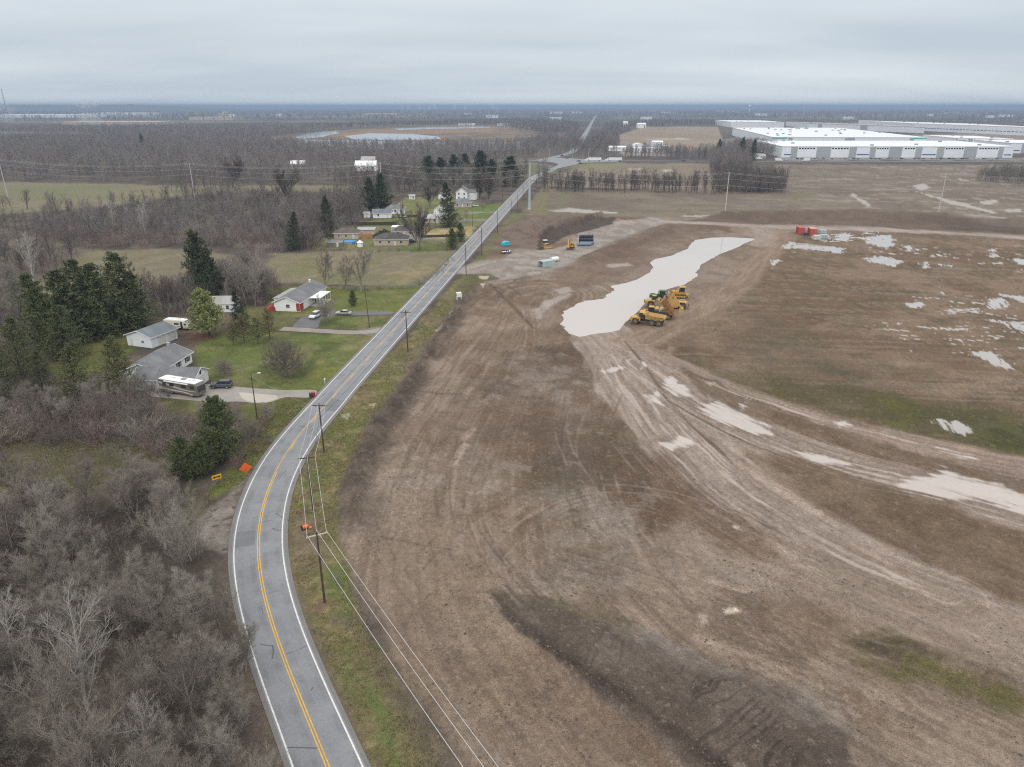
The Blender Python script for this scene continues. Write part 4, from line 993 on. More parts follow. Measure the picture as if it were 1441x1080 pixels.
def conifer_geo(seed, H=11.0, R=3.2, whorl=.5, per=7, needles=46, droop=.25, nl=.34, nw=.05, base=.06, shape=1.0, rag=.25, upturn=.25):
    """trunk with limbs; each limb carries sprays of narrow needle blades"""
    rng = np.random.default_rng(seed)
    B0 = grow(rng, np.array([[0, 0, -.3]]), np.array([[rng.normal(0, .03), rng.normal(0, .03), 1.0]]), np.array([H * .99 + .3]), np.array([H * .018]), np.array([.02]), 10, .012, .1)
    zs = np.arange(H * base, H * .985, whorl)
    S, D, L = [], [], []
    for z in zs:
        t = z / H
        rad = R * ((1 - t) ** shape) * (1 if t > .2 else (.65 + 1.75 * t)) + .18
        n = max(3, int(per * (.55 + .45 * (1 - t))))
        ph = rng.uniform(0, 6.28) + np.arange(n) * 6.283 / n + rng.normal(0, .25, n)
        for a in ph:
            S.append((0, 0, z + rng.normal(0, whorl * .3)))
            dz = -droop * (1 - t) + .35 * t + rng.normal(0, .1)
            D.append((math.cos(a), math.sin(a), dz)); L.append(rad * rng.uniform(1 - rag, 1 + rag * .55))
    S, D, L = np.array(S), np.array(D), np.array(L)
    # follow the trunk's own line
    zi = np.interp(S[:, 2], B0.P[0, :, 2], np.arange(11)); S[:, 0] = np.interp(zi, np.arange(11), B0.P[0, :, 0]); S[:, 1] = np.interp(zi, np.arange(11), B0.P[0, :, 1])
    B1 = grow(rng, S, D, L, np.full(len(S), .035), np.full(len(S), .012), 4, .07, upturn)
    p, d, l, r = spawn(rng, B1, 8, .25, 1.0, 52, 14, .34, .3, .5, 0)
    B2 = grow(rng, p, d, l.clip(.15, 2), np.full(len(p), .012), np.full(len(p), .006), 2, .1, upturn * .4)
    # blades along limbs and side sprays
    def blades(B, m, ln, wd):
        p, d, l, r = spawn(rng, B, m, .12, 1.02, 48, 18, 1, 0, 0, 0.02)
        n = len(p); d = _norm(d); u, v = _perp(d); f = rng.uniform(0, 6.28, (n, 1)); w = (u * np.cos(f) + v * np.sin(f)) * wd * rng.uniform(.6, 1.3, (n, 1))
        tip = p + d * ln * rng.uniform(.6, 1.3, (n, 1)); mid = p + d * ln * .45
        co = np.stack([p, mid + w, tip, mid - w], 1).reshape(-1, 3)
        return co, np.arange(n * 4).reshape(n, 4)
    m2 = max(3, needles // 8)
    fol = cat([blades(B1, max(4, needles // 5), nl, nw), blades(B2, m2, nl * .9, nw)])
    trunk = cat([tubes(B0, 7), tubes(B1, 3)])
    return trunk, fol

# ------------------------------------------------------------------ plant materials
def plant_mat(name, c1, c2, rough=.9, use_tint=False, vscale=.6, transl=0.0):
    m, nt, b = new_mat(name)
    oi = nt.nodes.new('ShaderNodeObjectInfo')
    geo = nt.nodes.new('ShaderNodeNewGeometry')
    n = nt.nodes.new('ShaderNodeTexNoise'); n.inputs['Scale'].default_value = vscale; n.inputs['Detail'].default_value = 3
    link(nt, geo.outputs['Position'], n.inputs['Vector'])
    a = nt.nodes.new('ShaderNodeMath'); a.operation = 'MULTIPLY_ADD'; link(nt, oi.outputs['Random'], a.inputs[0]); a.inputs[1].default_value = .75
    sb = nt.nodes.new('ShaderNodeMapRange'); sb.inputs[1].default_value = .3; sb.inputs[2].default_value = .7; sb.inputs[3].default_value = -.22; sb.inputs[4].default_value = .47
    link(nt, n.outputs[0], sb.inputs[0]); link(nt, sb.outputs[0], a.inputs[2])
    mx = nt.nodes.new('ShaderNodeMix'); mx.data_type = 'RGBA'; mx.inputs[6].default_value = (*c1, 1); mx.inputs[7].default_value = (*c2, 1)
    link(nt, a.outputs[0], mx.inputs[0]); src = mx.outputs[2]
    if use_tint:
        at = nt.nodes.new('ShaderNodeAttribute'); at.attribute_name = 'tint'
        mu = nt.nodes.new('ShaderNodeVectorMath'); mu.operation = 'MULTIPLY'; link(nt, src, mu.inputs[0]); link(nt, at.outputs['Color'], mu.inputs[1]); src = mu.outputs[0]
    link(nt, src, b.inputs['Base Color']); b.inputs['Roughness'].default_value = rough; b.inputs['Specular IOR Level'].default_value = .12
    return m
M_trunk = plant_mat('grey_bark', (.19, .168, .155), (.31, .285, .265))
M_twig = plant_mat('grey_twigs', (.215, .186, .158), (.335, .302, .264))
M_twigb = plant_mat('brown_twigs', (.145, .118, .104), (.245, .21, .19))
M_twigr = plant_mat('reddish_twigs', (.185, .125, .11), (.29, .215, .195))
M_pale = plant_mat('pale_sycamore_bark', (.36, .335, .30), (.54, .51, .47))
M_palet = plant_mat('pale_sycamore_twigs', (.31, .285, .26), (.46, .435, .405))
M_spruce = plant_mat('spruce_needles', (.070, .086, .042), (.130, .146, .070))
M_dspruce = plant_mat('dark_spruce_needles', (.046, .064, .040), (.088, .104, .058))
M_pine = plant_mat('bright_pine_needles', (.23, .26, .10), (.38, .39, .17))
M_cedar = plant_mat('cedar_foliage', (.085, .10, .046), (.155, .16, .075))
M_jun = plant_mat('juniper_foliage', (.062, .088, .036), (.115, .138, .056))
M_rust = plant_mat('rusty_pine_needles', (.095, .11, .052), (.20, .16, .088))
M_cbark = plant_mat('conifer_bark', (.07, .055, .045), (.12, .095, .08))

def scatter(poly, n, dmin, rng, world=False, tries=40):
    p = np.asarray(poly) if world else GA(poly)
    lo, hi = p.min(0), p.max(0); out = []
    cell = {}
    for _ in range(n * tries):
        if len(out) >= n: break
        q = rng.uniform(lo, hi)
        if sd_poly(p, q[:1], q[1:2])[0] < 0: continue
        c = (int(q[0] // dmin), int(q[1] // dmin))
        if any((q[0] - a) ** 2 + (q[1] - b) ** 2 < dmin * dmin for i in (-1, 0, 1) for j in (-1, 0, 1) for a, b in cell.get((c[0] + i, c[1] + j), ())): continue
        cell.setdefault(c, []).append((q[0], q[1])); out.append((float(q[0]), float(q[1])))
    return out
CLEAR = [(*G(516, 240), 20, 90), (*G(519, 233), 14, 60), (*G(421, 238), 10, 60), (*G(788, 193.5), 22, 120), (*G(868, 212.5), 20, 90), (*G(908, 213.5), 30, 90), (*G(1026, 223.5), 10, 40), (*G(1068, 223.5), 10, 40)]
def scatter_fast(poly, n, rng):
    p = GA(poly); lo, hi = p.min(0), p.max(0); out = np.zeros((0, 2))
    while len(out) < n:
        q = rng.uniform(lo, hi, (n * 3, 2)); q = q[sd_poly(p, q[:, 0], q[:, 1]) > 0]
        for bx, by, hw, dp in CLEAR: q = q[~((np.abs(q[:, 0] - bx) < hw) & (q[:, 1] < by + 12) & (q[:, 1] > by - dp))]
        out = np.concatenate([out, q])
    return out[:n]

# prototypes: mesh data shared by all copies
PROTO = {}
def make_proto(kind, i, geo, mt, mc):
    tr, cr = geo
    a = np_mesh('trunk', tr[0], tr[1], True, mt); b = np_mesh('crown', cr[0], cr[1], False, mc)
    PROTO.setdefault(kind, []).append((a, b))
for i in range(7):
    make_proto('bare', i, bare_tree_geo(20 + i, 10, 1 if i % 3 else 2, 12 + i % 3, 8, 7, 4, 1.05 + .1 * (i % 3), tw=.0125), M_trunk, M_twig)
for i in range(3):
    make_proto('brownbare', i, bare_tree_geo(40 + i, 10, 1, 12, 8, 7, 4, 1.15, tw=.016), M_trunk, M_twigb)
for i in range(3):
    make_proto('multi', i, bare_tree_geo(50 + i, 8, 6, 9, 7, 6, 4, .85, rtrunk=.075, fork=.15, tw=.0115, up=.3), M_trunk, M_twig)
for i in range(2):
    make_proto('sycamore', i, bare_tree_geo(60 + i, 13, 1, 12, 7, 6, 4, 1.05, rtrunk=.22, tw=.016), M_pale, M_palet)
make_proto('round', 0, dome_tree_geo(71), M_trunk, M_twigb)
M_twigd = plant_mat('dark_twigs', (.085, .07, .062), (.15, .126, .112))
make_proto('maple', 0, bare_tree_geo(72, 13, 3, 13, 8, 7, 4, 1.2, rtrunk=.30, fork=.20, tw=.030, up=.5), M_trunk, M_twigd)
for i in range(3):
    make_proto('spruce', i, conifer_geo(80 + i, 12, 4.0, .46, 8, 56, .22, .46, .065, .03, .72, .75), M_cbark, M_spruce)
for i in range(2):
    make_proto('darkspruce', i, conifer_geo(84 + i, 13, 3.6, .5, 8, 50, .25, .42, .06, .04, .85, .4), M_cbark, M_dspruce)
for i in range(3):
    make_proto('broadpine', i, conifer_geo(87 + i, 13, 4.8, .48, 9, 64, .08, .55, .10, .08, .55, .65, .5), M_cbark, M_dspruce)
make_proto('pine', 0, conifer_geo(90, 10, 4.5, .42, 10, 90, .0, .42, .075, .14, .60, .35, .5), M_cbark, M_pine)
for i in range(2):
    make_proto('cedar', i, conifer_geo(94 + i, 9, 3.6, .42, 8, 50, .05, .34, .05, .04, .75, .4, .5), M_cbark, M_cedar)
make_proto('juniper', 0, conifer_geo(97, 9, 4.0, .38, 9, 56, -.15, .34, .05, .03, .70, .35, .6), M_cbark, M_jun)
make_proto('rustpine', 0, conifer_geo(98, 6.5, 2.8, .5, 7, 44, .0, .34, .05, .2, .6, .4, .5), M_cbark, M_rust)
SHRUB = {}
for k, mt in (('grey', M_twig), ('brown', M_twigb), ('red', M_twigr)):
    SHRUB[k] = []
    for i in range(3):
        co, f = shrub_geo(120 + i + len(k), 3.6, 11, 6, 6, 3, .015)
        SHRUB[k].append(np_mesh('shrub', co, f, False, mt))
TRNG = np.random.default_rng(5)
KSIZE = dict(broadpine=1.25, spruce=1.42, darkspruce=1.35, pine=1.16, cedar=1.35, juniper=1.3, rustpine=1.12, bare=1.22, brownbare=1.22, multi=1.15, sycamore=1.1, round=1.05, maple=1.42)
KWIDE = dict(spruce=1.18, darkspruce=1.12, cedar=1.05, juniper=1.12, bare=1.1, brownbare=1.1)
def plant(kind, x, y, sc=1.0, label=None, group=None, name='bare_tree', cat_='tree', idx=None, wide=1.0):
    P = PROTO[kind]; a, b = P[int(TRNG.integers(len(P))) if idx is None else idx]
    rz = float(TRNG.uniform(0, 6.28))
    t = thing(name, label, cat_, (x, y, ground_z(x, y)), rz, group)
    sc *= KSIZE.get(kind, 1.0); t.scale = (sc * wide * KWIDE.get(kind, 1.0), sc * wide * KWIDE.get(kind, 1.0), sc)
    add_obj('trunk', a, t); add_obj('crown', b, t)
    return t
def shrub(kind, x, y, sc=1.0, label=None, group=None, name='shrub'):
    m = SHRUB[kind][int(TRNG.integers(3))]
    o = add_obj(name, m, None, (x, y, ground_z(x, y)), float(TRNG.uniform(0, 6.28)))
    o.scale = (sc * float(TRNG.uniform(.9, 1.3)), sc * float(TRNG.uniform(.9, 1.3)), sc)
    return tag(o, label, 'shrub', group)

# ---- A: the leafless wood in the near left corner
WOOD_A = [(-420,770),(-60,745),(60,738),(120,712),(200,700),(262,712),(278,760),(300,800),(322,850),(345,920),(372,1000),(398,1085),(420,1200),(300,1320),(-300,1320)]
LA = 'grey leafless tree in the dense wood filling the near left corner'
for k, (x, y) in enumerate(scatter(WOOD_A, 128, 2.6, TRNG)):
    kd = ('bare', 'bare', 'multi', 'multi', 'brownbare')[k % 5]
    dr = float(np.min(np.hypot(ROAD[:, 0] - x, ROAD[:, 1] - y)))
    s = float(TRNG.uniform(.62, .98)) * min(1.0, .45 + dr / 22)
    plant(kd, x, y, s, LA, 'bare trees of the near left wood')
for (px, py), s, lb in (((128, 1010), .92, 'tall pale barked sycamore rising above the near left wood'), ((30, 960), .7, 'smaller pale barked tree at the left edge of the near wood'), ((210, 1090), .66, 'pale branched tree low in the near left wood beside the road bend')):
    x, y = G(px, py); plant('sycamore', x, y, s, lb)
for k, (x, y) in enumerate(scatter(WOOD_A, 105, 2.6, TRNG)):
    shrub(('grey', 'brown', 'grey')[k % 3], x, y, float(TRNG.uniform(.5, 1.0)), 'grey brown underwood shrub beneath the trees of the near left wood', 'underwood of the near left wood')
for (px, py), s, lb in (((40, 722), .85, 'dark bare tree standing alone at the left of the rough clearing'), ((62, 735), .8, 'leaning bare tree at the front left edge of the rough clearing')):
    x, y = G(px, py); plant('brownbare', x, y, s, lb)
# ---- B: thicket between the clearing and the motorhome house
TH = [(-120,612),(0,575),(60,568),(150,585),(232,592),(272,600),(300,640),(285,668),(255,650),(180,628),(80,622),(0,632),(-120,660)]
for k, (x, y) in enumerate(scatter(TH, 110, 1.9, TRNG)):
    shrub(('red', 'brown', 'grey')[k % 3], x, y, float(TRNG.uniform(.7, 1.35)), 'reddish brown shrub in the thicket bordering the rough clearing', 'shrubs of the thicket by the clearing')
for k, (x, y) in enumerate(scatter([(-60,600),(60,560),(160,570),(260,592),(270,612),(100,604),(0,622)], 14, 4, TRNG)):
    plant('multi' if k % 2 else 'brownbare', x, y, float(TRNG.uniform(.55, .8)), 'slim bare tree growing out of the reddish thicket by the clearing', 'bare trees of the thicket by the clearing')
for (px, py), s, lb in (((285, 590), .42, 'low bare shrubby tree right beside the front of the motorhome'), ((376, 592), .42, 'small bare tree touching the pale patch of the driveway'),):
    x, y = G(px, py); plant('multi', x, y, s, lb)
for k, (x, y) in enumerate(scatter([(322,650),(350,600),(374,596),(378,618),(356,652),(330,672)], 12, 1.8, TRNG)):
    shrub(('red', 'brown')[k % 2], x, y, float(TRNG.uniform(.5, .8)), 'reddish brush crowding the right side of the bushy juniper', 'brush beside the juniper')
# ---- C: left edge trees
for k, (x, y) in enumerate(scatter([(-160,330),(-20,300),(40,318),(52,380),(40,470),(20,560),(-160,610)], 30, 4.5, TRNG)):
    plant(('bare', 'brownbare', 'multi')[k % 3], x, y, float(TRNG.uniform(.95, 1.4)), 'bare tree in the belt along the left edge of the picture', 'bare trees along the left edge')
for (px, py), s, lb in (((48, 398), 1.05, 'tall pale limbed tree standing left of the old hay field'),((160, 318), .78, 'white stemmed sycamore rising from the scrub, left of a taller one'), ((205, 330), .95, 'tall white stemmed sycamore rising from the scrub beside the hay meadow')):
    x, y = G(px, py); plant('sycamore', x, y, s, lb)
# ---- D: scrub between the fields
SCRUB = [(55,308),(150,296),(250,282),(350,272),(480,276),(512,300),(500,325),(450,350),(382,358),(330,348),(255,346),(120,350),(60,335)]
pts = scatter(SCRUB, 640, 4.6, TRNG)
pts.sort(key=lambda q: q[1])
SC_STUFF = pts[75:]
for k, (x, y) in enumerate(pts[:75]):
    shrub(('brown', 'grey', 'red', 'brown')[k % 4], x, y, float(TRNG.uniform(1.0, 1.6)), 'brown leafless shrub on the near side of the scrub beyond the hay fields', 'shrubs of the scrub belt')
for k, (x, y) in enumerate(scatter(SCRUB, 36, 8, TRNG)):
    plant(('bare', 'brownbare', 'multi')[k % 3], x, y, float(TRNG.uniform(.6, .95)), 'bare tree standing taller among the scrub beyond the hay fields', 'bare trees of the scrub belt')
for (px, py), s, lb, kd in (((402, 285), 1.15, 'big dark spreading bare tree on the far edge of the scrub by the pale meadow', 'maple'), ((335, 262), 1.1, 'broad greyish bare tree at the end of the far meadow left of the transmission pole', 'maple'),
                        ((75, 300), .9, 'wide bare tree on the near edge of the green meadow, by the left transmission pole', 'bare'), ((62, 310), .8, 'bare tree at the left rim of the scrub, in front of the green meadow', 'bare'), ((100, 305), .8, 'slender bare tree at the rim of the scrub in front of the green meadow', 'brownbare')):
    x, y = G(px, py); plant(kd, x, y, s, lb)
# ---- E: trees round the dark conifer behind the lawn
for k, (x, y) in enumerate(scatter([(208,430),(258,425),(275,436),(262,448),(225,450),(205,445)], 9, 3, TRNG)):
    plant('brownbare', x, y, float(TRNG.uniform(.8, 1.05)), 'bare tree in the row between the spruce clump and the dark conifer', 'bare trees left of the dark conifer')
for k, (x, y) in enumerate(scatter([(306,412),(350,395),(378,400),(372,428),(340,440),(312,432)], 14, 3.2, TRNG)):
    plant('bare', x, y, float(TRNG.uniform(.85, 1.15)), 'grey bare tree in the clump right of the dark conifer', 'grey bare trees right of the dark conifer')
for k, (x, y) in enumerate(scatter([(365,420),(380,395),(395,402),(390,425),(370,436)], 7, 3, TRNG)):
    shrub('red', x, y, float(TRNG.uniform(.7, 1.0)), 'reddish shrub behind the white house with the red door', 'reddish shrubs behind the red door house')
# ---- I: trees among the houses beyond the hay field
for k, (x, y) in enumerate(scatter([(452,330),(470,300),(520,285),(548,292),(520,302),(500,312),(470,335)], 16, 5, TRNG)):
    plant('brownbare', x, y, float(TRNG.uniform(.85, 1.15)), 'bare tree in the grove left of the small white garage', 'bare trees left of the white garage')
for k, (x, y) in enumerate(scatter([(555,268),(600,262),(700,258),(745,250),(735,262),(700,276),(670,276),(560,280)], 32, 6.5, TRNG)):
    plant(('bare', 'brownbare')[k % 2], x, y, float(TRNG.uniform(.9, 1.3)), 'bare tree in the grove behind the white farmhouses', 'bare trees behind the white farmhouses')
for (px, py), kd, s, lb in (((591, 351), 'maple', .95, 'large spreading bare tree in the yard of the dark hipped roof house'), ((402, 529), 'round', 1.14, 'round dense bare tree standing alone on the front lawn'),
        ((316, 529), 'round', .52, 'small round bare tree beside the parked grey car'), ((456, 409), 'brownbare', 1.1, 'bare tree just behind the white house with porch'), ((486, 410), 'brownbare', .95, 'bare tree on the fence line, second to the right of the porch'),
        ((508, 411), 'brownbare', 1.05, 'bare tree on the fence line, nearest to the road'), ((457, 455), 'multi', .85, 'thin bare tree in the grass island by the black driveway'), ((633, 318), 'bare', .6, 'bare tree at the right foot of the single spruce'),
        ((657, 312), 'bare', .6, 'small bare tree in front of the grey driveway by the road'), ((680, 300), 'bare', .62, 'small bare tree on the lawn beside the white farmhouse drive'), ((481, 329), 'bare', .7, 'bare tree at the left of the brown roofed house'),
        ((604, 292), 'maple', .75, 'bare tree on the lawn left of the white farmhouse'), ((688, 286), 'maple', 1.0, 'large dense bare tree right of the white farmhouse'), ((675, 284), 'maple', .95, 'large bare tree behind the white farmhouse drive')):
    x, y = G(px, py); plant(kd, x, y, s, lb, idx=0 if kd in ('maple', 'round') else None)
# ---- conifers
for (px, py), s, lb in (((72, 492), .95, 'dark green spruce at the left front of the spruce clump'), ((92, 505), .8, 'lower spruce in front of the spruce clump, by the lawn corner'), ((104, 480), 1.12, 'dark spruce in the middle of the clump left of the white garage'), ((128, 478), 1.05, 'spruce in the clump, third from the right'),
        ((150, 470), 1.15, 'spruce in the clump, second from the right'), ((174, 462), 1.25, 'tallest spruce, at the right end of the clump'), ((192, 458), .9, 'lower spruce at the right foot of the tallest spruce'), ((60, 470), 1.0, 'spruce at the back left of the spruce clump'), ((118, 458), 1.1, 'spruce at the back of the clump, hidden below')):
    x, y = G(px, py); plant('spruce', x, y, s, lb, None, 'spruce_tree')
for (px, py), s, lb in (((288, 425), 1.15, 'tall dark conifer behind the bright pine'), ((300, 428), .9, 'dark conifer at the right side of the tall one behind the bright pine')):
    x, y = G(px, py); plant('broadpine', x, y, s * 1.15, lb, None, 'conifer_tree', wide=.75)
for (px, py), kd, s, lb, w in (((295, 473), 'pine', 1.08, 'bright green pine on the lawn beside the cream trailer', 1.0), ((341, 462), 'darkspruce', .62, 'dark spruce between the bright pine and the small white house', .9), ((344, 482), 'rustpine', 1.0, 'small olive pine right of the bright pine', 1.0),
        ((363, 484), 'rustpine', .92, 'small olive pine with a bare stem, in the middle of the lawn group', 1.0), ((380, 477), 'rustpine', 1.1, 'rusty brown tinged pine at the right of the lawn group', 1.0), ((329, 486), 'rustpine', .8, 'low scruffy pine at the left of the lawn group', 1.0)):
    x, y = G(px, py); plant(kd, x, y, s, lb, None, 'pine_tree' if kd != 'darkspruce' else 'spruce_tree', wide=w)
for (px, py), kd, s, lb in (((172, 560), 'cedar', 1.1, 'olive green cedar beside the garage roof'), ((110, 562), 'cedar', .95, 'olive cedar left of the one beside the garage roof'), ((312, 648), 'juniper', 1.0, 'dark green bushy juniper by the roadside below the driveway'), ((262, 672), 'juniper', .62, 'low green juniper left below the bushy one'), ((286, 668), 'juniper', .55, 'low green juniper at the foot of the bushy one'),
        ((30, 530), 'cedar', 1.1, 'dark cedar at the left edge below the spruce clump'), ((8, 560), 'cedar', 1.0, 'cedar at the very left edge, under the belt of bare trees'), ((60, 548), 'cedar', .7, 'small cedar between the left edge cedars and the lawn')):
    x, y = G(px, py); plant(kd, x, y, s, lb, None, 'cedar_tree' if kd == 'cedar' else 'juniper_tree')
for (px, py), s, lb in (((522, 298), 1.05, 'dark evergreen left of a pair behind the white garage'), ((538, 296), 1.15, 'tall dark evergreen right of a pair behind the white garage')):
    x, y = G(px, py); plant('broadpine', x, y, s * 1.1, lb, None, 'conifer_tree', wide=.85)
for (px, py), s, lb in (((461, 333), 1.05, 'dark spruce standing left of the brown roofed house'), ((633, 320), 1.25, 'single tall spruce in front of the white farmhouse'), ((414, 352), .9, 'dark conifer at the back of the hay field'),
        ((203, 212), 1.25, 'lone dark evergreen in the wide grey wood'), ((1042, 226), 1.4, 'dark evergreen left of the warehouse corner'), ((1058, 226), 1.3, 'dark evergreen close to the warehouse corner'), ((1012, 222), 1.2, 'dark evergreen at the left of the trees by the warehouse')):
    x, y = G(px, py); plant('darkspruce', x, y, s, lb, None, 'spruce_tree')
for (px, py), s, lb in (((604, 262), 1.3, 'dark evergreen at the left of the grove behind the farmhouses'), ((622, 258), 1.2, 'dark evergreen in the grove, second from the left'), ((640, 258), 1.35, 'dark evergreen in the middle of the grove behind the farmhouses'), ((655, 256), 1.3, 'dark evergreen in the grove, right of its middle'), ((676, 255), 1.35, 'dark evergreen near the right of the grove behind the farmhouses'), ((718, 262), 1.35, 'tall dark pine standing at the roadside beyond the farmhouses'), ((693, 262), 1.1, 'dark evergreen left of the roadside pine')):
    x, y = G(px, py); plant('broadpine', x, y, s * float(TRNG.uniform(.95, 1.2)), lb, None, 'pine_tree', wide=float(TRNG.uniform(.9, 1.2)))
for (px, py), s, lb in (((497, 431), .42, 'small dense dark evergreen bush alone on the lawn by the black driveway'), ((637, 351), .75, 'clipped dark evergreen at the roadside, nearer of two'), ((648, 340), .7, 'clipped dark evergreen at the roadside, farther of two')):
    x, y = G(px, py); plant('juniper', x, y, s, lb, None, 'evergreen_bush', 'bush', wide=.85)
# ---- hedges and brush lines: individual shrubs
def line_shrubs(path, n, s0, s1, label, group, kinds=('brown', 'grey')):
    p = smooth_path(GA(path), 1.0, 2)
    for k in range(n):
        q = p[int((k + .5) / n * (len(p) - 1))] + TRNG.normal(0, .8, 2)
        shrub(kinds[k % len(kinds)], float(q[0]), float(q[1]), float(TRNG.uniform(s0, s1)), label, group)
line_shrubs([(375,401),(430,405),(500,409),(560,408),(592,402),(612,388),(640,365)], 26, .35, .6, 'low brown shrub in the hedge line between the hay field and the lawn', 'shrubs of the hay field hedge')
line_shrubs([(448,353),(500,354),(560,354),(620,352),(640,345)], 16, .4, .7, 'low brown shrub in the hedge behind the far side of the hay field', 'shrubs of the far hedge')
line_shrubs([(646,436),(612,490),(576,540),(548,575),(524,612),(500,655),(490,690)], 26, .22, .46, 'dead brush caught in the dark windrow along the edge of the site', 'brush on the windrow')
line_shrubs([(240,560),(215,548)], 3, .6, .8, 'brown shrub left of the motorhome', 'shrubs left of the motorhome')
for (px, py), s, lb in (((478, 726), .55, 'dead brushwood at the foot of the windrow beside the third pole'), ((508, 640), .5, 'dark brush on the windrow beside the road bend'), ((530, 602), .6, 'dark brush heap on the windrow above the bend'), ((585, 528), .5, 'grey brush on the windrow near the fourth pole'), ((604, 498), .5, 'grey brush on the windrow halfway along the straight'), ((622, 470), .45, 'grey brush on the windrow below the white panel'),
                        ((472, 820), .35, 'dead weeds beside the nearest utility pole'), ((543, 425), .25, 'low round shrub at the mouth of the black driveway'), ((285, 545), .3, 'low shrub by the garage corner')):
    x, y = G(px, py); shrub('brown', x, y, s, lb)

# ---- stuff: masses nobody could count
M_mass = plant_mat('far_bare_wood', (.20, .172, .162), (.27, .24, .228), use_tint=True, vscale=.02)
M_massd = plant_mat('dark_bare_trees', (.15, .125, .115), (.21, .182, .17), use_tint=True, vscale=.02)
M_massg = plant_mat('far_evergreens', (.04, .055, .03), (.06, .075, .04), use_tint=True, vscale=.02)
def mass(name, geos, P, s0, s1, label, mat, tints=None, z=None):
    rng = np.random.default_rng(len(P))
    P = np.asarray(P); n = len(P); C, T, F3, F4, off = [], [], [], [], 0
    which = rng.integers(0, len(geos), n)
    for g, (co, fl) in enumerate(geos):
        q = P[which == g]
        if not len(q): continue
        m = len(q); a = rng.uniform(0, 6.28, m); s = rng.uniform(s0, s1, m)
        ca, sa = (np.cos(a) * s)[:, None], (np.sin(a) * s)[:, None]
        X = co[None, :, 0] * ca - co[None, :, 1] * sa + q[:, :1]; Y = co[None, :, 0] * sa + co[None, :, 1] * ca + q[:, 1:2]; Z = co[None, :, 2] * s[:, None]
        C.append(np.stack([X, Y, Z], -1).reshape(-1, 3))
        t = rng.uniform(.72, 1.18, (m, 1)) * (np.array([[1, 1, 1]]) + rng.normal(0, .05, (m, 3)))
        T.append(np.repeat(t, len(co), 0))
        for f in fl:
            ff = (f[None] + (off + np.arange(m) * len(co))[:, None, None]).reshape(-1, f.shape[1])
            (F4 if f.shape[1] == 4 else F3).append(ff)
        off += m * len(co)
    fl = [np.concatenate(x) for x in (F4, F3) if x]
    me = np_mesh(name, np.concatenate(C), fl, False, mat, np.concatenate(T).clip(.3, 1.6))
    o = add_obj(name, me); return tag(o, label, None, None, 'stuff')
scrubgeo = [shrub_geo(150 + i, 3.8, 8, 5, 4, 2, .03) for i in range(4)]
mass('scrub', scrubgeo, SC_STUFF, .95, 1.55, 'brown leafless scrub covering the ground beyond the hay fields', M_mass)
fg = [far_tree_geo(200 + i, 11, 9, 6, 4, .10, 1.1) for i in range(5)]
WOOD_F = [(-260,262),(0,255.5),(235,257),(500,259),(520,249),(590,241),(640,232),(700,225),(757,221),(757,208),(640,208),(560,209),(430,208),(400,203),(330,203),(240,198),(0,196),(-260,198)]
mass('woodland', fg, scatter_fast(WOOD_F, 7500, TRNG), 1.0, 1.5, 'wide grey brown leafless woodland stretching between the meadows and the lakes', M_mass)
beltg = [far_tree_geo(280 + i, 10, 11, 7, 6, .055, 1.1) for i in range(4)]
for poly, n, lab in (([(-120,300),(40,292),(62,330),(52,420),(30,560),(-140,600)], 120, 'dense bare thicket filling the belt along the left edge'), ([(205,425),(262,418),(300,400),(378,392),(392,415),(372,434),(310,436),(225,450)], 46, 'bare brush around the foot of the dark conifer'),
                     ([(60,330),(130,346),(120,360),(70,400),(40,410)], 26, 'bare brush along the left end of the old hay field'), ([(395,352),(382,340),(440,330),(520,352),(470,356)], 26, 'bare brush at the back of the hay field'), ([(60,300),(250,280),(480,277),(505,300),(450,340),(300,345),(120,345)], 150, 'taller bare saplings standing all over the scrub')):
    mass('bare_thicket', beltg, scatter_fast(poly, n, TRNG), .7, 1.25, lab, M_massd)
groveg = [far_tree_geo(270 + i, 12, 10, 7, 4, .075, 1.1) for i in range(4)]
for poly, n, lab in (([(470,262),(560,252),(640,248),(745,244),(742,256),(700,266),(640,266),(560,274),(545,285),(500,280)], 190, 'grove of tall bare trees behind the farmhouses'), ([(440,312),(470,296),(512,290),(520,300),(500,306),(468,330),(445,332)], 46, 'bare trees crowding the left side of the far houses'),
                     ([(232,262),(330,262),(350,270),(300,274),(240,270)], 34, 'bare trees at the end of the far meadow')):
    mass('grove', groveg, scatter_fast(poly, n, TRNG), .95, 1.45, lab, M_massd)
fg2 = [far_tree_geo(230 + i, 11, 7, 5, 0, .30, 1.15) for i in range(4)]
near_j = [[(700,226),(757,221),(800,214),(818,205),(870,212),(868,222),(832,224),(800,218),(760,222)], [(720,204),(760,200),(800,196),(815,190),(814,210),(760,214)], [(830,205),(836,192),(868,196),(872,212),(850,214)],
          [(980,224),(1010,216),(1050,207),(1092,212),(1092,223),(1030,225)], [(878,224),(880,220),(985,220),(1000,225)], [(1000,246),(1000,226),(1040,226),(1060,244)], [(752,258),(768,240),(772,262),(762,270)]]
for i, (poly, n) in enumerate(zip(near_j, (120, 190, 150, 280, 90, 170, 10))):
    mass('tree_belt', fg, scatter_fast(poly, n, TRNG), 1.0, 1.6, ('bare trees along the cross road left of the junction', 'bare trees beyond the junction left of the north road', 'bare trees right of the north road beyond the junction', 'trees crowding the left corner of the near warehouse', 'bushes along the cross road by the works yard', 'trees on the boundary running up to the warehouse corner', 'roadside trees just before the junction')[i], M_mass)
rowg = [far_tree_geo(240 + i, 11, 10, 7, 4, .085, 1.0) for i in range(5)]
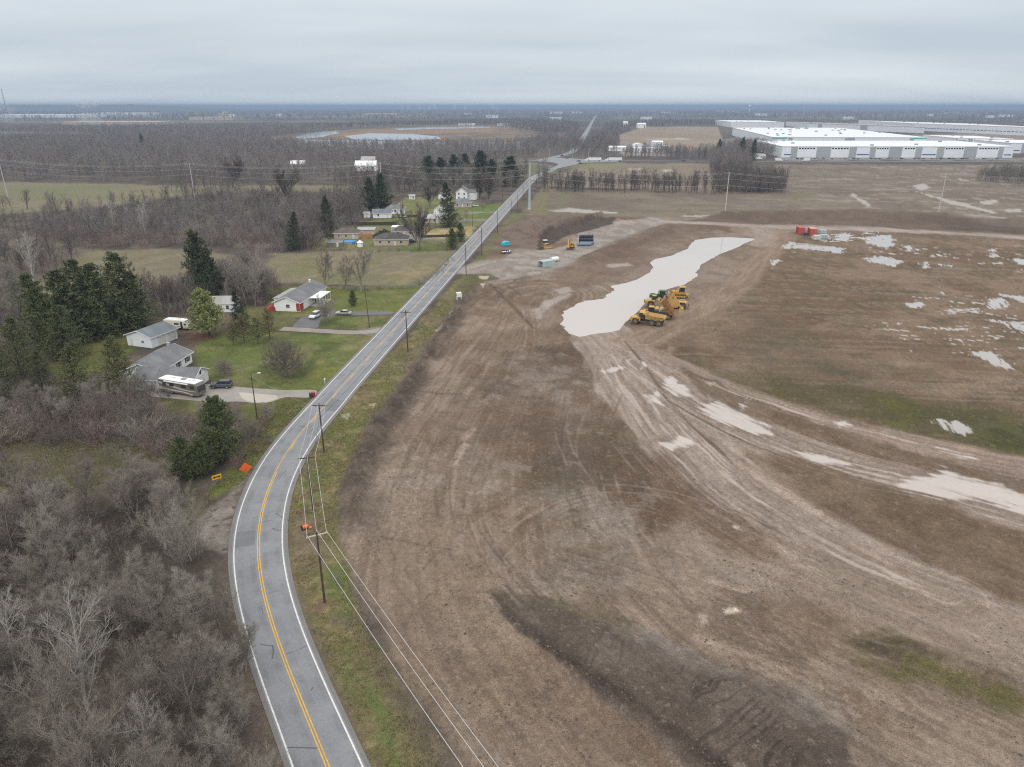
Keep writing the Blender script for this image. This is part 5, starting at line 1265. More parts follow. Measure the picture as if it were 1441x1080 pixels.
for poly, n, lab in (([(764,270),(900,271.5),(1060,274),(1104,273),(1100,266),(960,266),(766,264)], 300, 'long row of bare trees between the two brown farm fields'),
                     ([(1000,250),(1035,254),(1104,262),(1102,271),(1060,271),(1008,268)], 210, 'dark block of bare trees at the right end of the field row'),
                     ([(1374,256),(1441,262),(1530,270),(1530,250),(1420,245),(1378,247)], 300, 'dark clump of bare trees at the right edge beyond the brown field')):
    mass('tree_row', rowg, scatter_fast(poly, n, TRNG), .65, 1.0 if 'right edge' in lab else 1.5, lab, M_massd)
mass('reeds', [far_tree_geo(260, 3.5, 8, 4, 0, .22, 1.3)], scatter_fast([(430,206),(500,198),(640,196),(720,196),(740,206),(640,207),(560,208)], 260, TRNG), .8, 1.4, 'reeds and low willows along the lake shores', M_mass)
far1 = [[(-300,186),(200,180),(420,179),(470,183),(440,190),(330,199),(240,196),(0,186)], [(420,180),(640,172),(790,170),(815,178),(815,190),(750,188),(690,177),(560,178),(470,182)], [(845,190),(850,178),(900,172),(1020,172),(1020,178),(900,179),(870,190)], [(1100,176),(1120,170),(1441,170),(1700,168),(1700,176),(1290,176)]]
for i, (poly, n) in enumerate(zip(far1, (2600, 2600, 900, 1500))):
    mass('distant_wood', fg2, scatter_fast(poly, n, TRNG), 1.0, 1.5, ('distant woods on the left beyond the grey woodland', 'distant woods behind the lakes', 'distant woods behind the tan field right of the north road', 'distant woods behind the warehouses')[i], M_mass)
fg3 = [far_tree_geo(250 + i, 14, 6, 4, 0, 1.0, 1.5) for i in range(3)]
mass('horizon_wood', fg3, scatter_fast([(-500,176),(300,172),(720,170),(1441,169),(1900,168),(1700,158.5),(1000,155.5),(300,156.5),(-300,158)], 9000, TRNG), 1.0, 1.7, 'bluish dark woods stretching to the horizon', M_mass)

# ---- clods and stones on the stripped soil, tufts in the verges
def clods():
    rng = np.random.default_rng(31)
    poly = GA([(640,1150),(575,960),(520,850),(490,770),(500,690),(560,580),(640,470),(700,430),(900,600),(1110,790),(1500,900),(1900,1150),(1300,1500)])
    P = []
    lo, hi = poly.min(0), poly.max(0)
    while len(P) < 9000:
        q = rng.uniform(lo, hi, (20000, 2)); ok = (sd_poly(poly, q[:, 0], q[:, 1]) > 0) & (rng.random(20000) < np.clip(2400 / (q[:, 0] ** 2 + q[:, 1] ** 2) , .02, .5) + .0) & (fbm(q[:, 0], q[:, 1], 8, 4, 3) > .47)
        P += [tuple(v) for v in q[ok]]
    P = P[:9000]
    edge = smooth_path(GA([(693,836),(691,850),(703,868),(724,888),(790,936),(850,974),(930,1016),(985,1056),(1060,1130)]), .25, 2)
    for v in edge:
        for _ in range(2): P.append((v[0] + rng.normal(0, .7), v[1] + rng.normal(0, .7)))
    n = len(P); P = np.array(P); s = np.exp(rng.normal(-2.6, .5, n)).clip(.03, .22)
    base = np.array([[1, 0, 0], [0, 1, 0], [-1, 0, 0], [0, -1, 0], [.1, .1, .8]])
    V = base[None] * rng.uniform(.6, 1.4, (n, 5, 3)) * s[:, None, None]
    a = rng.uniform(0, 6.28, n); c, d = np.cos(a)[:, None], np.sin(a)[:, None]
    X = V[..., 0] * c - V[..., 1] * d + P[:, :1]; Y = V[..., 0] * d + V[..., 1] * c + P[:, 1:]
    zg = np.array([ground_z(x, y) for x, y in P]); Z = V[..., 2] + zg[:, None] - .01
    f = np.array([[0, 1, 4], [1, 2, 4], [2, 3, 4], [3, 0, 4]]); F = (f[None] + np.arange(n)[:, None, None] * 5).reshape(-1, 3)
    t = np.where(rng.random((n, 1)) < .10, rng.uniform(1.0, 1.2, (n, 1)), rng.uniform(.55, .95, (n, 1))) * np.ones((n, 3))
    me = np_mesh('clods_and_stones', np.stack([X, Y, Z], -1).reshape(-1, 3), [F], False, plant_mat('soil_clods', (.125, .10, .083), (.185, .15, .122), use_tint=True, vscale=.3), np.repeat(t, 5, 0))
    tag(add_obj('clods_and_stones', me), 'clods and stones strewn over the stripped soil', None, None, 'stuff')
clods()
def tufts():
    rng = np.random.default_rng(41)
    polys = [([(515,1095),(620,1200),(618,1080),(570,980),(508,858),(470,765),(476,700),(498,640),(526,592),(562,542),(602,480),(640,428),(622,420),(582,467),(541,510),(492,562),(468,592),(442,627),(418,668),(404,705),(399,765),(402,800),(412,850),(436,910),(474,990)], 15000),
             ([(362,574),(441,562),(418,584),(385,622),(358,655),(344,675),(320,694),(296,706),(292,692),(325,660),(345,640),(358,612)], 4500), ([(-50,680),(0,620),(150,612),(255,630),(270,650),(240,670),(120,685),(0,698)], 6500)]
    C, T = [], []
    for poly, n in polys:
        P = scatter_fast(poly, n, rng); P = P[fbm(P[:, 0], P[:, 1], 3.2, 4, 2) > .43]; dr = np.array([np.min(np.hypot(ROAD[::2, 0] - x, ROAD[::2, 1] - y)) for x, y in P]); P = P[dr > 4.3]; n = len(P)
        h = rng.uniform(.08, .26, n); zg = np.array([ground_z(x, y) for x, y in P])
        tint = np.where(rng.random((n, 1)) < .5, np.array([[1.0, 1.0, 1.0]]), np.array([[1.6, 1.38, 1.35]])) * rng.uniform(.75, 1.25, (n, 1))
        for b in range(4):
            a = rng.uniform(0, 6.28, n); w = rng.uniform(.018, .04, n); ca, sa = np.cos(a), np.sin(a); ox, oy = rng.normal(0, .10, n), rng.normal(0, .10, n)
            p0 = np.stack([P[:, 0] + ox + sa * w, P[:, 1] + oy - ca * w, zg], 1); p1 = np.stack([P[:, 0] + ox - sa * w, P[:, 1] + oy + ca * w, zg], 1); p2 = np.stack([P[:, 0] + ox + ca * h * .7, P[:, 1] + oy + sa * h * .7, zg + h], 1)
            C.append(np.stack([p0, p1, p2], 1).reshape(-1, 3)); T.append(np.repeat(tint, 3, 0))
    C = np.concatenate(C); T = np.concatenate(T)
    me = np_mesh('grass', C, [np.arange(len(C)).reshape(-1, 3)], False, plant_mat('verge_grass', (.105, .118, .052), (.17, .168, .085), use_tint=True, vscale=.15), T)
    tag(add_obj('grass', me), 'rough grass of the road verges and the clearing', None, None, 'stuff')
tufts()
# ------------------------------------------------------------------ solid shapes
class MB:
    def __init__(s): s.v = []; s.f = []
    def add(s, v, f):
        k = len(s.v); s.v += [tuple(map(float, p)) for p in v]; s.f += [tuple(i + k for i in q) for q in f]; return s
    def box(s, c, d, rz=0.0, ry=0.0, rx=0.0, top=1.0):
        x, y, z = d[0] / 2, d[1] / 2, d[2] / 2
        P = [(-x, -y, -z), (x, -y, -z), (x, y, -z), (-x, y, -z), (-x * top, -y * top, z), (x * top, -y * top, z), (x * top, y * top, z), (-x * top, y * top, z)]
        M = Matrix.Rotation(rz, 3, 'Z') @ Matrix.Rotation(ry, 3, 'Y') @ Matrix.Rotation(rx, 3, 'X')
        P = [tuple(M @ Vector(p) + Vector(c)) for p in P]
        return s.add(P, [(0, 3, 2, 1), (4, 5, 6, 7), (0, 1, 5, 4), (1, 2, 6, 5), (2, 3, 7, 6), (3, 0, 4, 7)])
    def ext(s, pts, a, b, axis='y', inset=0.0):
        """extrude a profile: axis y -> pts are (x,z); x -> (y,z); z -> (x,y)"""
        n = len(pts)
        mk = {'y': lambda p, t: (p[0], t, p[1]), 'x': lambda p, t: (t, p[0], p[1]), 'z': lambda p, t: (p[0], p[1], t)}[axis]
        P = [mk(p, a) for p in pts] + [mk(p, b) for p in pts]
        F = [tuple(range(n)), tuple(range(2 * n - 1, n - 1, -1))] + [(i, n + i, n + (i + 1) % n, (i + 1) % n) for i in range(n)]
        return s.add(P, F)
    def cyl(s, p0, p1, r, r2=None, n=10, caps=True):
        r2 = r if r2 is None else r2
        p0, p1 = Vector(p0), Vector(p1); d = (p1 - p0).normalized()
        u = d.orthogonal().normalized(); w = d.cross(u)
        P = []
        for p, q in ((p0, r), (p1, r2)):
            for i in range(n):
                a = 2 * math.pi * i / n; P.append(tuple(p + (u * math.cos(a) + w * math.sin(a)) * q))
        F = [(i, (i + 1) % n, n + (i + 1) % n, n + i) for i in range(n)]
        if caps: F += [tuple(range(n - 1, -1, -1)), tuple(range(n, 2 * n))]
        return s.add(P, F)
    def ring(s, p0, p1, r, ri, n=16):
        """open pipe with wall thickness"""
        p0, p1 = Vector(p0), Vector(p1); d = (p1 - p0).normalized(); u = d.orthogonal().normalized(); w = d.cross(u); P = []
        for p, q in ((p0, r), (p1, r), (p1, ri), (p0, ri)):
            for i in range(n):
                a = 2 * math.pi * i / n; P.append(tuple(p + (u * math.cos(a) + w * math.sin(a)) * q))
        F = []
        for k in range(4):
            for i in range(n): F.append((k * n + i, k * n + (i + 1) % n, ((k + 1) % 4) * n + (i + 1) % n, ((k + 1) % 4) * n + i))
        return s.add(P, F)
    def ball(s, c, r, n=8, sz=1.0):
        P = [(c[0], c[1], c[2] - r * sz)]; F = []
        m = n // 2
        for j in range(1, m):
            t = math.pi * j / m
            for i in range(n):
                a = 2 * math.pi * i / n; P.append((c[0] + r * math.sin(t) * math.cos(a), c[1] + r * math.sin(t) * math.sin(a), c[2] - r * sz * math.cos(t)))
        P.append((c[0], c[1], c[2] + r * sz)); L = len(P) - 1
        for i in range(n): F.append((0, 1 + (i + 1) % n, 1 + i)); F.append((L, L - n + i, L - n + (i + 1) % n))
        for j in range(m - 2):
            for i in range(n): F.append((1 + j * n + i, 1 + j * n + (i + 1) % n, 1 + (j + 1) * n + (i + 1) % n, 1 + (j + 1) * n + i))
        return s.add(P, F)
    def build(s, name, mat, parent=None, bevel=0.0, label=None, smooth=False):
        me = bpy.data.meshes.new(name); me.from_pydata(s.v, [], s.f); me.update()
        bm = bmesh.new(); bm.from_mesh(me); bmesh.ops.recalc_face_normals(bm, faces=bm.faces); bm.to_mesh(me); bm.free()
        me.materials.append(mat)
        if smooth:
            me.polygons.foreach_set('use_smooth', [True] * len(me.polygons))
        o = bpy.data.objects.new(name, me); COLL.objects.link(o)
        if parent is not None: o.parent = parent
        if bevel > 0:
            b = o.modifiers.new('bevel', 'BEVEL'); b.width = bevel; b.segments = 2; b.limit_method = 'ANGLE'
        if label: o['label'] = label
        return o
def gz(px, py): 
    x, y = G(px, py); return (x, y, ground_z(x, y))
def heading(p, q):
    a, b = G(*p), G(*q); return math.atan2(b[1] - a[1], b[0] - a[0])

# ------------------------------------------------------------------ materials for built things
W_side = paint_mat('white_siding', (.84, .85, .86), .6, var=.04, vscale=.4, dirt=.05)
W_pale = paint_mat('pale_blue_white_siding', (.76, .81, .86), .6, var=.04, vscale=.4, dirt=.04)
W_tan = paint_mat('tan_brick_wall', (.48, .41, .32), .85, var=.14, vscale=1.2)
W_pink = paint_mat('pinkish_brick_wall', (.47, .38, .34), .85, var=.14, vscale=1.2)
W_grey = paint_mat('grey_wall', (.34, .35, .36), .8, var=.1, vscale=.6)
def shingle(name, c1, c2):
    m, nt, b = new_mat(name)
    tc = nt.nodes.new('ShaderNodeTexCoord')
    n = nt.nodes.new('ShaderNodeTexNoise'); n.inputs['Scale'].default_value = .35; n.inputs['Detail'].default_value = 6; n.inputs['Roughness'].default_value = .65
    mp = nt.nodes.new('ShaderNodeMapping'); mp.inputs['Scale'].default_value = (1, .45, 1); link(nt, tc.outputs['Object'], mp.inputs[0]); link(nt, mp.outputs[0], n.inputs['Vector'])
    br = nt.nodes.new('ShaderNodeTexBrick'); br.inputs['Scale'].default_value = 3.2; br.inputs['Color1'].default_value = (.88, .88, .88, 1); br.inputs['Color2'].default_value = (1.1, 1.1, 1.1, 1); br.inputs['Mortar'].default_value = (.72, .72, .72, 1); br.inputs['Mortar Size'].default_value = .03
    link(nt, tc.outputs['Object'], br.inputs['Vector'])
    r = nt.nodes.new('ShaderNodeMapRange'); r.inputs[1].default_value = .40; r.inputs[2].default_value = .62; link(nt, n.outputs[0], r.inputs[0])
    mx = nt.nodes.new('ShaderNodeMix'); mx.data_type = 'RGBA'; mx.inputs[6].default_value = (*c1, 1); mx.inputs[7].default_value = (*c2, 1); link(nt, r.outputs[0], mx.inputs[0])
    mu = nt.nodes.new('ShaderNodeVectorMath'); mu.operation = 'MULTIPLY'; link(nt, mx.outputs[2], mu.inputs[0]); link(nt, br.outputs[0], mu.inputs[1])
    link(nt, mu.outputs[0], b.inputs['Base Color']); b.inputs['Roughness'].default_value = .85; b.inputs['Specular IOR Level'].default_value = .25
    return m
R_grey = shingle('grey_shingles', (.165, .17, .18), (.235, .235, .245))
R_blue = shingle('bluish_grey_shingles', (.155, .18, .20), (.21, .23, .25))
R_dark = shingle('dark_brown_shingles', (.085, .075, .072), (.12, .108, .104))
R_brown = shingle('brown_shingles', (.13, .10, .09), (.17, .135, .12))
R_white = paint_mat('white_roof_membrane', (.78, .79, .80), .6, var=.06, vscale=.03)
R_light = shingle('pale_grey_shingles', (.36, .35, .34), (.46, .45, .44))
TRIM = paint_mat('white_trim', (.78, .78, .77), .5, var=.04)
PANE = paint_mat('window_glass', (.035, .04, .045), .08, var=.1, spec=.6)
SHUT = paint_mat('dark_shutter', (.03, .035, .04), .5)
DOORW = paint_mat('white_door', (.66, .66, .65), .5)
RED = paint_mat('red_painted_boards', (.34, .055, .05), .6, var=.2)
WOODP = paint_mat('weathered_pole_wood', (.075, .055, .042), .9, var=.3, vscale=1.2)
WOODG = paint_mat('grey_weathered_wood', (.20, .18, .16), .9, var=.25)
CONC = paint_mat('pale_concrete', (.5, .48, .45), .9, var=.1)
STEEL = paint_mat('galvanised_steel', (.44, .50, .53), .5, .2, var=.06)
GREYM = paint_mat('grey_metal', (.30, .31, .32), .5, .4)
BLACK = paint_mat('black_rubber', (.022, .022, .022), .8, var=.3, dirt=.55)
DARKM = paint_mat('dark_machine_parts', (.045, .043, .04), .6, dirt=.4)
YEL = paint_mat('machine_yellow', (.60, .32, .035), .5, var=.18, vscale=.9, dirt=.7)
YELP = paint_mat('worn_machine_yellow', (.54, .34, .11), .55, var=.2, vscale=.9, dirt=.75)
RUSTY = paint_mat('rusty_steel', (.30, .15, .06), .7, var=.25, dirt=.4)
GRN = paint_mat('tractor_green', (.02, .13, .035), .45, var=.12, dirt=.25)
CREAM = paint_mat('cream_fibreglass', (.72, .68, .58), .4, var=.04, dirt=.1)
WHITEP = paint_mat('white_car_paint', (.74, .75, .76), .25, var=.03, spec=.5)
SILV = paint_mat('silver_car_paint', (.55, .53, .48), .3, .2, var=.04)
GREYC = paint_mat('dark_grey_car_paint', (.095, .10, .125), .25, .2, var=.05)
BLKC = paint_mat('black_car_paint', (.025, .026, .03), .25, var=.05)
REDC = paint_mat('red_car_paint', (.32, .03, .03), .3, var=.05)
CHROME = paint_mat('wheel_rim_metal', (.42, .42, .42), .35, .6)
LAMPR = paint_mat('red_tail_lamp', (.35, .02, .02), .3)
LAMPW = paint_mat('clear_head_lamp', (.72, .72, .70), .15)

# ------------------------------------------------------------------ houses
def win(t, side, L, W, u, z, w, h, shutters=False, mat=None):
    """window on a wall: u along the wall from its centre"""
    ax = side in 'FB'
    off = (W if ax else L) / 2
    sg = {'F': -1, 'B': 1, 'L': -1, 'R': 1}[side]
    def at(du, dz, depth, ww, hh, th):
        if ax: return ((u + du, sg * (off + depth), z + dz), (ww, th, hh))
        return ((sg * (off + depth), u + du, z + dz), (th, ww, hh))
    f = MB()
    for du, dz, ww, hh in ((0, h / 2 + .05, w + .2, .1), (0, -h / 2 - .05, w + .24, .1), (-w / 2 - .05, 0, .1, h), (w / 2 + .05, 0, .1, h), (0, 0, w, .05)):
        f.box(*at(du, dz, .03, ww, hh, .08))
    o = f.build('window', mat or TRIM, t)
    MB().box(*at(0, 0, .012, w, h, .03)).build('pane', PANE, o)
    if shutters:
        for sgn in (-1, 1): MB().box(*at(sgn * (w / 2 + .30), 0, .03, .38, h + .1, .05)).build('shutter', SHUT, t)
    return o
def door(t, side, L, W, u, w, h, mat, name='door', panels=0):
    ax = side in 'FB'; off = (W if ax else L) / 2; sg = {'F': -1, 'B': 1, 'L': -1, 'R': 1}[side]
    at = (lambda du, z, dp, ww, hh, th: ((u + du, sg * (off + dp), z), (ww, th, hh))) if ax else (lambda du, z, dp, ww, hh, th: ((sg * (off + dp), u + du, z), (th, ww, hh)))
    m = MB().box(*at(0, h / 2 + .05, .025, w, h, .05))
    for k in range(panels): m.box(*at(0, .05 + h * (k + .5) / panels, .055, w * .94, h / panels * .8, .02))
    d = m.build(name, mat, t)
    MB().box(*at(w * .38, 1.0, .075, .12, .06, .08)).build('handle', GREYM, d)
    return d
def gable_shell(t, L, W, H, rise, over=.4, wall=W_side, roof=R_grey, hip=0.0, th=.16, wallname='wall', roofname='roof', endover=None):
    """walls with gable ends and a pitched roof; ridge along x. hip>0 pulls the ridge ends in."""
    eo = over if endover is None else endover
    m = MB()
    x, y = L / 2, W / 2
    if hip <= 0:
        V = [(-x, -y, -.3), (x, -y, -.3), (x, y, -.3), (-x, y, -.3), (-x, -y, H), (x, -y, H), (x, y, H), (-x, y, H), (-x, 0, H + rise), (x, 0, H + rise)]
        m.add(V, [(0, 1, 5, 4), (2, 3, 7, 6), (1, 2, 6, 9, 5), (3, 0, 4, 8, 7)])
    else:
        m.box((0, 0, H / 2 - .15), (L, W, H + .3))
    w = m.build(wallname, wall, t)
    r = MB(); k = rise / y; dz = k * over
    X = x + eo
    if hip <= 0:
        for s in (-1, 1):
            a = [(-X, s * (y + over), H - dz), (X, s * (y + over), H - dz), (X, 0, H + rise), (-X, 0, H + rise)]
            r.add(a + [(p[0], p[1], p[2] + th) for p in a], [(0, 1, 2, 3), (7, 6, 5, 4), (0, 4, 5, 1), (1, 5, 6, 2), (2, 6, 7, 3), (3, 7, 4, 0)])
    else:
        b = [(-X, -y - over, H - dz + th), (X, -y - over, H - dz + th), (X, y + over, H - dz + th), (-X, y + over, H - dz + th), (-X + hip, 0, H + rise + th), (X - hip, 0, H + rise + th)]
        r.add(b, [(0, 1, 5, 4), (2, 3, 4, 5), (1, 2, 5), (3, 0, 4), (3, 2, 1, 0)])
    ro = r.build(roofname, roof, t)
    # fascia boards
    g = MB()
    for s in (-1, 1): g.box((0, s * (y + over + .03), H - dz + .04), (2 * X, .05, .2))
    if hip > 0:
        for s in (-1, 1): g.box((s * (X + .03), 0, H - dz + .04), (.05, 2 * (y + over) + .10, .198))
    if hip <= 0:
        for s in (-1, 1):
            for q in (-1, 1):
                a = math.atan2(rise + dz, y + over); ln = math.hypot(rise + dz, y + over)
                g.box((s * (X + .02), q * (y + over) / 2, H - dz + (rise + dz) / 2 + th * .45), (.04, ln, .2), 0, 0, -q * a)
    g.build('fascia', TRIM, t)
    return w, ro
def vents(t, xs, y, z, mat=GREYM):
    for i, x in enumerate(xs): MB().cyl((x, y, z - .3), (x, y, z + .35), .08, n=8).build('roof_vent', mat, t)
def chimney(t, x, y, z0, z1, mat, w=.7):
    m = MB().box((x, y, (z0 + z1) / 2), (w, w, z1 - z0)).box((x, y, z1 + .05), (w + .16, w + .16, .12)); return m.build('chimney', mat, t)

# detached white garage
t = thing('garage', 'detached white garage with bluish grey gable roof beside the spruce clump', 'garage', (*G(216, 482), 0), heading((214.5, 490.5), (250.5, 476.5)))
_p0, _p1, _p2 = [np.array(G(*p)) for p in ((214.5, 490.5), (183, 490), (250.5, 476.5))]
gL, gW = float(np.linalg.norm(_p2 - _p0)), float(np.linalg.norm(_p1 - _p0))
def place_rect(t, p0, p1, p2, L=None, W=None):
    """p0-p2 is the long side, p1 lies across; squares the plan up on the long side"""
    a = math.atan2(p2[1] - p0[1], p2[0] - p0[0]); u = np.array([math.cos(a), math.sin(a)]); v = np.array([-u[1], u[0]])
    L = L or float(np.linalg.norm(p2 - p0)); wv = float(np.dot(p1 - p0, v)); W = W or abs(wv)
    c = p0 + u * L / 2 + v * math.copysign(W / 2, wv)
    t.location = (c[0], c[1], ground_z(*c)); t.rotation_euler = (0, 0, a); return L, W
L, W = place_rect(t, _p0, _p1, _p2, None, 8.0)
gable_shell(t, L, W, 2.9, 1.35, .45, W_pale, R_blue)
win(t, 'L', L, W, -1.2, 1.5, .8, .6); door(t, 'L', L, W, 2.6, .9, 2.0, DOORW); door(t, 'F', L, W, L * .28, 2.7, 2.2, DOORW, 'garage_door', 4); door(t, 'F', L, W, -L * .1, 2.7, 2.2, DOORW, 'garage_door', 4)
print('garage', L, W)
# ranch house with attached garage wing
E = np.array(G(271, 495, 2.6)); A = np.array(G(237, 482.6, 4.4)); N = np.array(G(238, 515.6, 2.6))
t = thing('ranch_house', 'white ranch house with grey streaked roof and dark shutters beside the parked motorhome', 'house')
hv = A - E; u = N - E
Lh = float(np.linalg.norm(u)) + 3.5; a = math.atan2(-u[1], -u[0])
uu = np.array([math.cos(a), math.sin(a)]); vv = np.array([-uu[1], uu[0]]); Wh = 8.6
c = E - uu * (Lh / 2 + .3) + vv * (Wh / 2 + .3)
t.location = (c[0], c[1], 0); t.rotation_euler = (0, 0, a)
print('ranch', Lh, 2 * float(np.linalg.norm(hv)), math.degrees(a))
gable_shell(t, Lh, Wh, 2.6, 1.75, .5, W_side, R_grey)
for x_ in (Lh * .36, Lh * .08): win(t, 'F', Lh, Wh, x_, 1.45, 1.1, 1.2, True)
door(t, 'F', Lh, Wh, -Lh * .14, 1.0, 2.05, SHUT)
win(t, 'R', Lh, Wh, 0, 1.45, 1.2, 1.1); vents(t, (-2, 1.5), 1.6, 4.1); chimney(t, Lh / 2 - .9, .5, 3.6, 5.0, W_grey, .6)
A2 = np.array(G(281.5, 517, 4.3)); E2 = np.array(G(256, 533.7, 2.6)); A3 = np.array(G(197, 516, 4.3))
a2 = math.atan2(A2[1] - A3[1], A2[0] - A3[0]); u2 = np.array([math.cos(a2), math.sin(a2)]); v2 = np.array([-u2[1], u2[0]])
Lg = float(np.linalg.norm(A2 - A3)); Wg = 7.0
t = thing('garage_wing', 'white garage wing with grey gable roof directly behind the motorhome', 'garage')
c = A2 - u2 * (Lg / 2 + .2)
t.location = (c[0], c[1], 0); t.rotation_euler = (0, 0, a2)
print('wing', Lg, 2 * float(np.linalg.norm(A2 - E2)), math.degrees(a2))
gable_shell(t, Lg, Wg, 2.6, 1.6, .4, W_side, R_grey)
win(t, 'R', Lg, Wg, 0, 3.1, .5, .7, mat=SHUT); door(t, 'R', Lg, Wg, -.5, 4.6, 2.2, DOORW, 'garage_door', 4); door(t, 'F', Lg, Wg, Lg * .2, 4.6, 2.2, DOORW, 'garage_door', 4); vents(t, (-1.5,), -1.4, 3.9)
# small white house behind the bright pine
t = thing('small_house', 'small white house half hidden behind the bright green pine', 'house', (*G(314, 436), 0), math.radians(4))
gable_shell(t, 8.6, 6.0, 2.7, 1.5, .3, W_pale, R_light); win(t, 'R', 8.6, 6, -.6, 1.5, .8, 1.1); win(t, 'F', 8.6, 6, 2.4, 1.5, .9, 1.1); door(t, 'F', 8.6, 6, .2, .9, 2.0, DOORW)
# house with red end wall and porch canopy
p0 = np.array(G(422.7, 439)); p1 = np.array(G(391, 438)); far = np.array(G(458, 404, 2.7))
a = math.atan2(far[1] - p0[1], far[0] - p0[0]); print('porch house', np.linalg.norm(far - p0), np.linalg.norm(p1 - p0), math.degrees(a))
t = thing('porch_house', 'white house with grey roof, red end boards and a flat white porch canopy', 'house')
Lp, Wp = place_rect(t, p0, p1, far, min(float(np.linalg.norm(far - p0)), 22), 8.2)
gable_shell(t, Lp, Wp, 2.8, 1.7, .45, W_side, R_grey)
win(t, 'L', Lp, Wp, -.3, 1.6, 1.1, 1.0)
sd = 'F' if np.dot(p1 - p0, np.array([-math.sin(a), math.cos(a)])) > 0 else 'B'
sgp = -1 if sd == 'F' else 1
MB().box((-Lp / 2 + 1.3, sgp * (Wp / 2 + .03), 1.35), (2.4, .05, 2.5)).build('red_end_boards', RED, t)
MB().box((-Lp / 2 + .2, sgp * (Wp / 2 - .6), 1.35), (.5, 1.1, 2.4)).build('corner_post', RED, t)
for x_ in (-.5, 3.0, 6.0): win(t, sd, Lp, Wp, x_, 1.5, 1.1, 1.2)
door(t, sd, Lp, Wp, 1.3, .95, 2.05, SHUT)
cy = sgp * (Wp / 2 + 2.1)
cn = MB().box((.6, cy, 2.62), (9.0, 3.6, .14)).build('porch_canopy', TRIM, t)
for x_ in np.linspace(-3.7, 4.9, 5): MB().box((x_, sgp * (Wp / 2 + 3.7), 1.28), (.16, .16, 2.55)).build('porch_post', TRIM, t)
MB().box((.6, cy, .06), (9.0, 3.6, .16)).build('porch_floor', CONC, t)
# lower wing along the back of it
MB().box((1.2, -sgp * (Wp / 2 + 1.2), 1.2), (Lp * .62, 2.3, 2.5)).build('rear_wing_wall', W_side, t)
MB().box((1.2, -sgp * (Wp / 2 + 1.3), 2.62), (Lp * .62 + .5, 2.9, .14), 0, 0, sgp * .09).build('rear_wing_roof', R_light, t)
MB().box((-Lp * .18, -sgp * .9, 3.95), (4.0, 1.2, .03), 0, 0, sgp * .39).build('patched_roof_strip', R_light, t); vents(t, (2,), -sgp * 1.4, 4.1); chimney(t, Lp / 2 - 1.2, -sgp * .6, 3.6, 5.2, TRIM, .5)
# red tarpaulin lean-to at its corner
m = MB(); m.ext([(-2.0, 0), (2.0, 0), (1.3, .8), (.3, 1.7), (-.8, 1.1)], -1.2, 1.3, 'y')
t = thing('tarpaulin_heap', 'sagging red tarpaulin over stored things at the corner of the porch house', 'tarpaulin', gz(382, 437), .5)
m.build('tarpaulin', RED, t); MB().cyl((-.5, 0, 1.0), (.6, .2, 2.0), .05).build('ridge_pole', WOODG, t)
# houses beyond the hay field
def small_house(px, py, L, W, H, rise, rz, label, wall, roof, hip=0, name='house', cat_='house', wins=(-.3, .25), dr=None, chim=None, over=.4, group=None):
    t = thing(name, label, cat_, gz(px, py), rz, group)
    gable_shell(t, L, W, H, rise, over, wall, roof, hip)
    for w_ in wins: win(t, 'F', L, W, w_ * L, H * .56, 1.0, 1.1)
    if dr is not None: door(t, 'F', L, W, dr * L, .95, 2.0, DOORW)
    if chim: chimney(t, chim * L, .3, H + rise * .4, H + rise + .8, W_tan)
    return t
small_house(552, 343.5, 15, 8.5, 2.8, 2.1, .03, 'tan brick house with dark hipped roof left of the large bare tree', W_tan, R_dark, 4.2, wins=(-.32, -.05, .3), dr=.12)
small_house(490, 334.5, 11.5, 7.5, 2.7, 1.8, -.03, 'tan house with brown hipped roof beside the orange fence', W_tan, R_brown, 3.4, wins=(-.3, .0), dr=.3)
small_house(517, 329, 8, 7, 2.5, .5, 0, 'low garage with flat grey roof between the brown roofed house and the dark roofed one', W_tan, W_grey, 0, 'garage', 'garage', wins=())
small_house(538.5, 306, 10, 6.4, 2.7, 1.8, .06, 'small white garage with bluish grey roof on the far green lawn', W_side, R_blue, 0, 'garage', 'garage', wins=(-.2,), dr=.3)
small_house(557, 300, 10.5, 8, 2.8, 1.8, .08, 'white bungalow with grey hipped roof just behind the white garage', W_side, R_grey, 3.0, wins=(-.3, .0, .3), dr=.15, chim=.2)
small_house(517, 306, 3.4, 2.8, 2.2, .8, 0, 'white garden shed left of the white garage', W_side, R_light, 0, 'shed', 'shed', wins=(), dr=0, over=.15)
small_house(580, 280.5, 4, 3, 2.2, .8, .1, 'tiny white shed alone in the far grass under the grove', W_side, R_light, 0, 'shed', 'shed', wins=(.2,), dr=-.2, over=.15)
small_house(472, 347, 7, 3.4, 2.2, .7, .0, 'grey wooden shed at the left end of the houses, by the hay field hedge', WOODG, R_grey, 0, 'shed', 'shed', wins=(), dr=.2, over=.2)
small_house(626, 280, 7.5, 7, 3.2, 2.4, 1.45, 'white barn like garage left behind the single spruce', W_side, R_light, 0, 'garage', 'garage', wins=(0,), over=.3)
small_house(619, 302, 6.5, 6, 3.0, 2.2, 1.5, 'small white cottage left of the single spruce', W_side, R_light, 0, wins=(-.2,), dr=.2, over=.3)
small_house(612, 313, 13, 7.5, 2.7, 1.6, .05, 'low pale house hidden behind the large spreading tree', W_pink, R_light, 0, wins=(-.3, 0, .3), dr=.12)
small_house(570, 331, 10, 7, 2.6, 1.7, .02, 'brown house behind the dark hipped roof house, beside the white carport', W_pink, R_dark, 2.5, wins=(-.3, .3), dr=0)
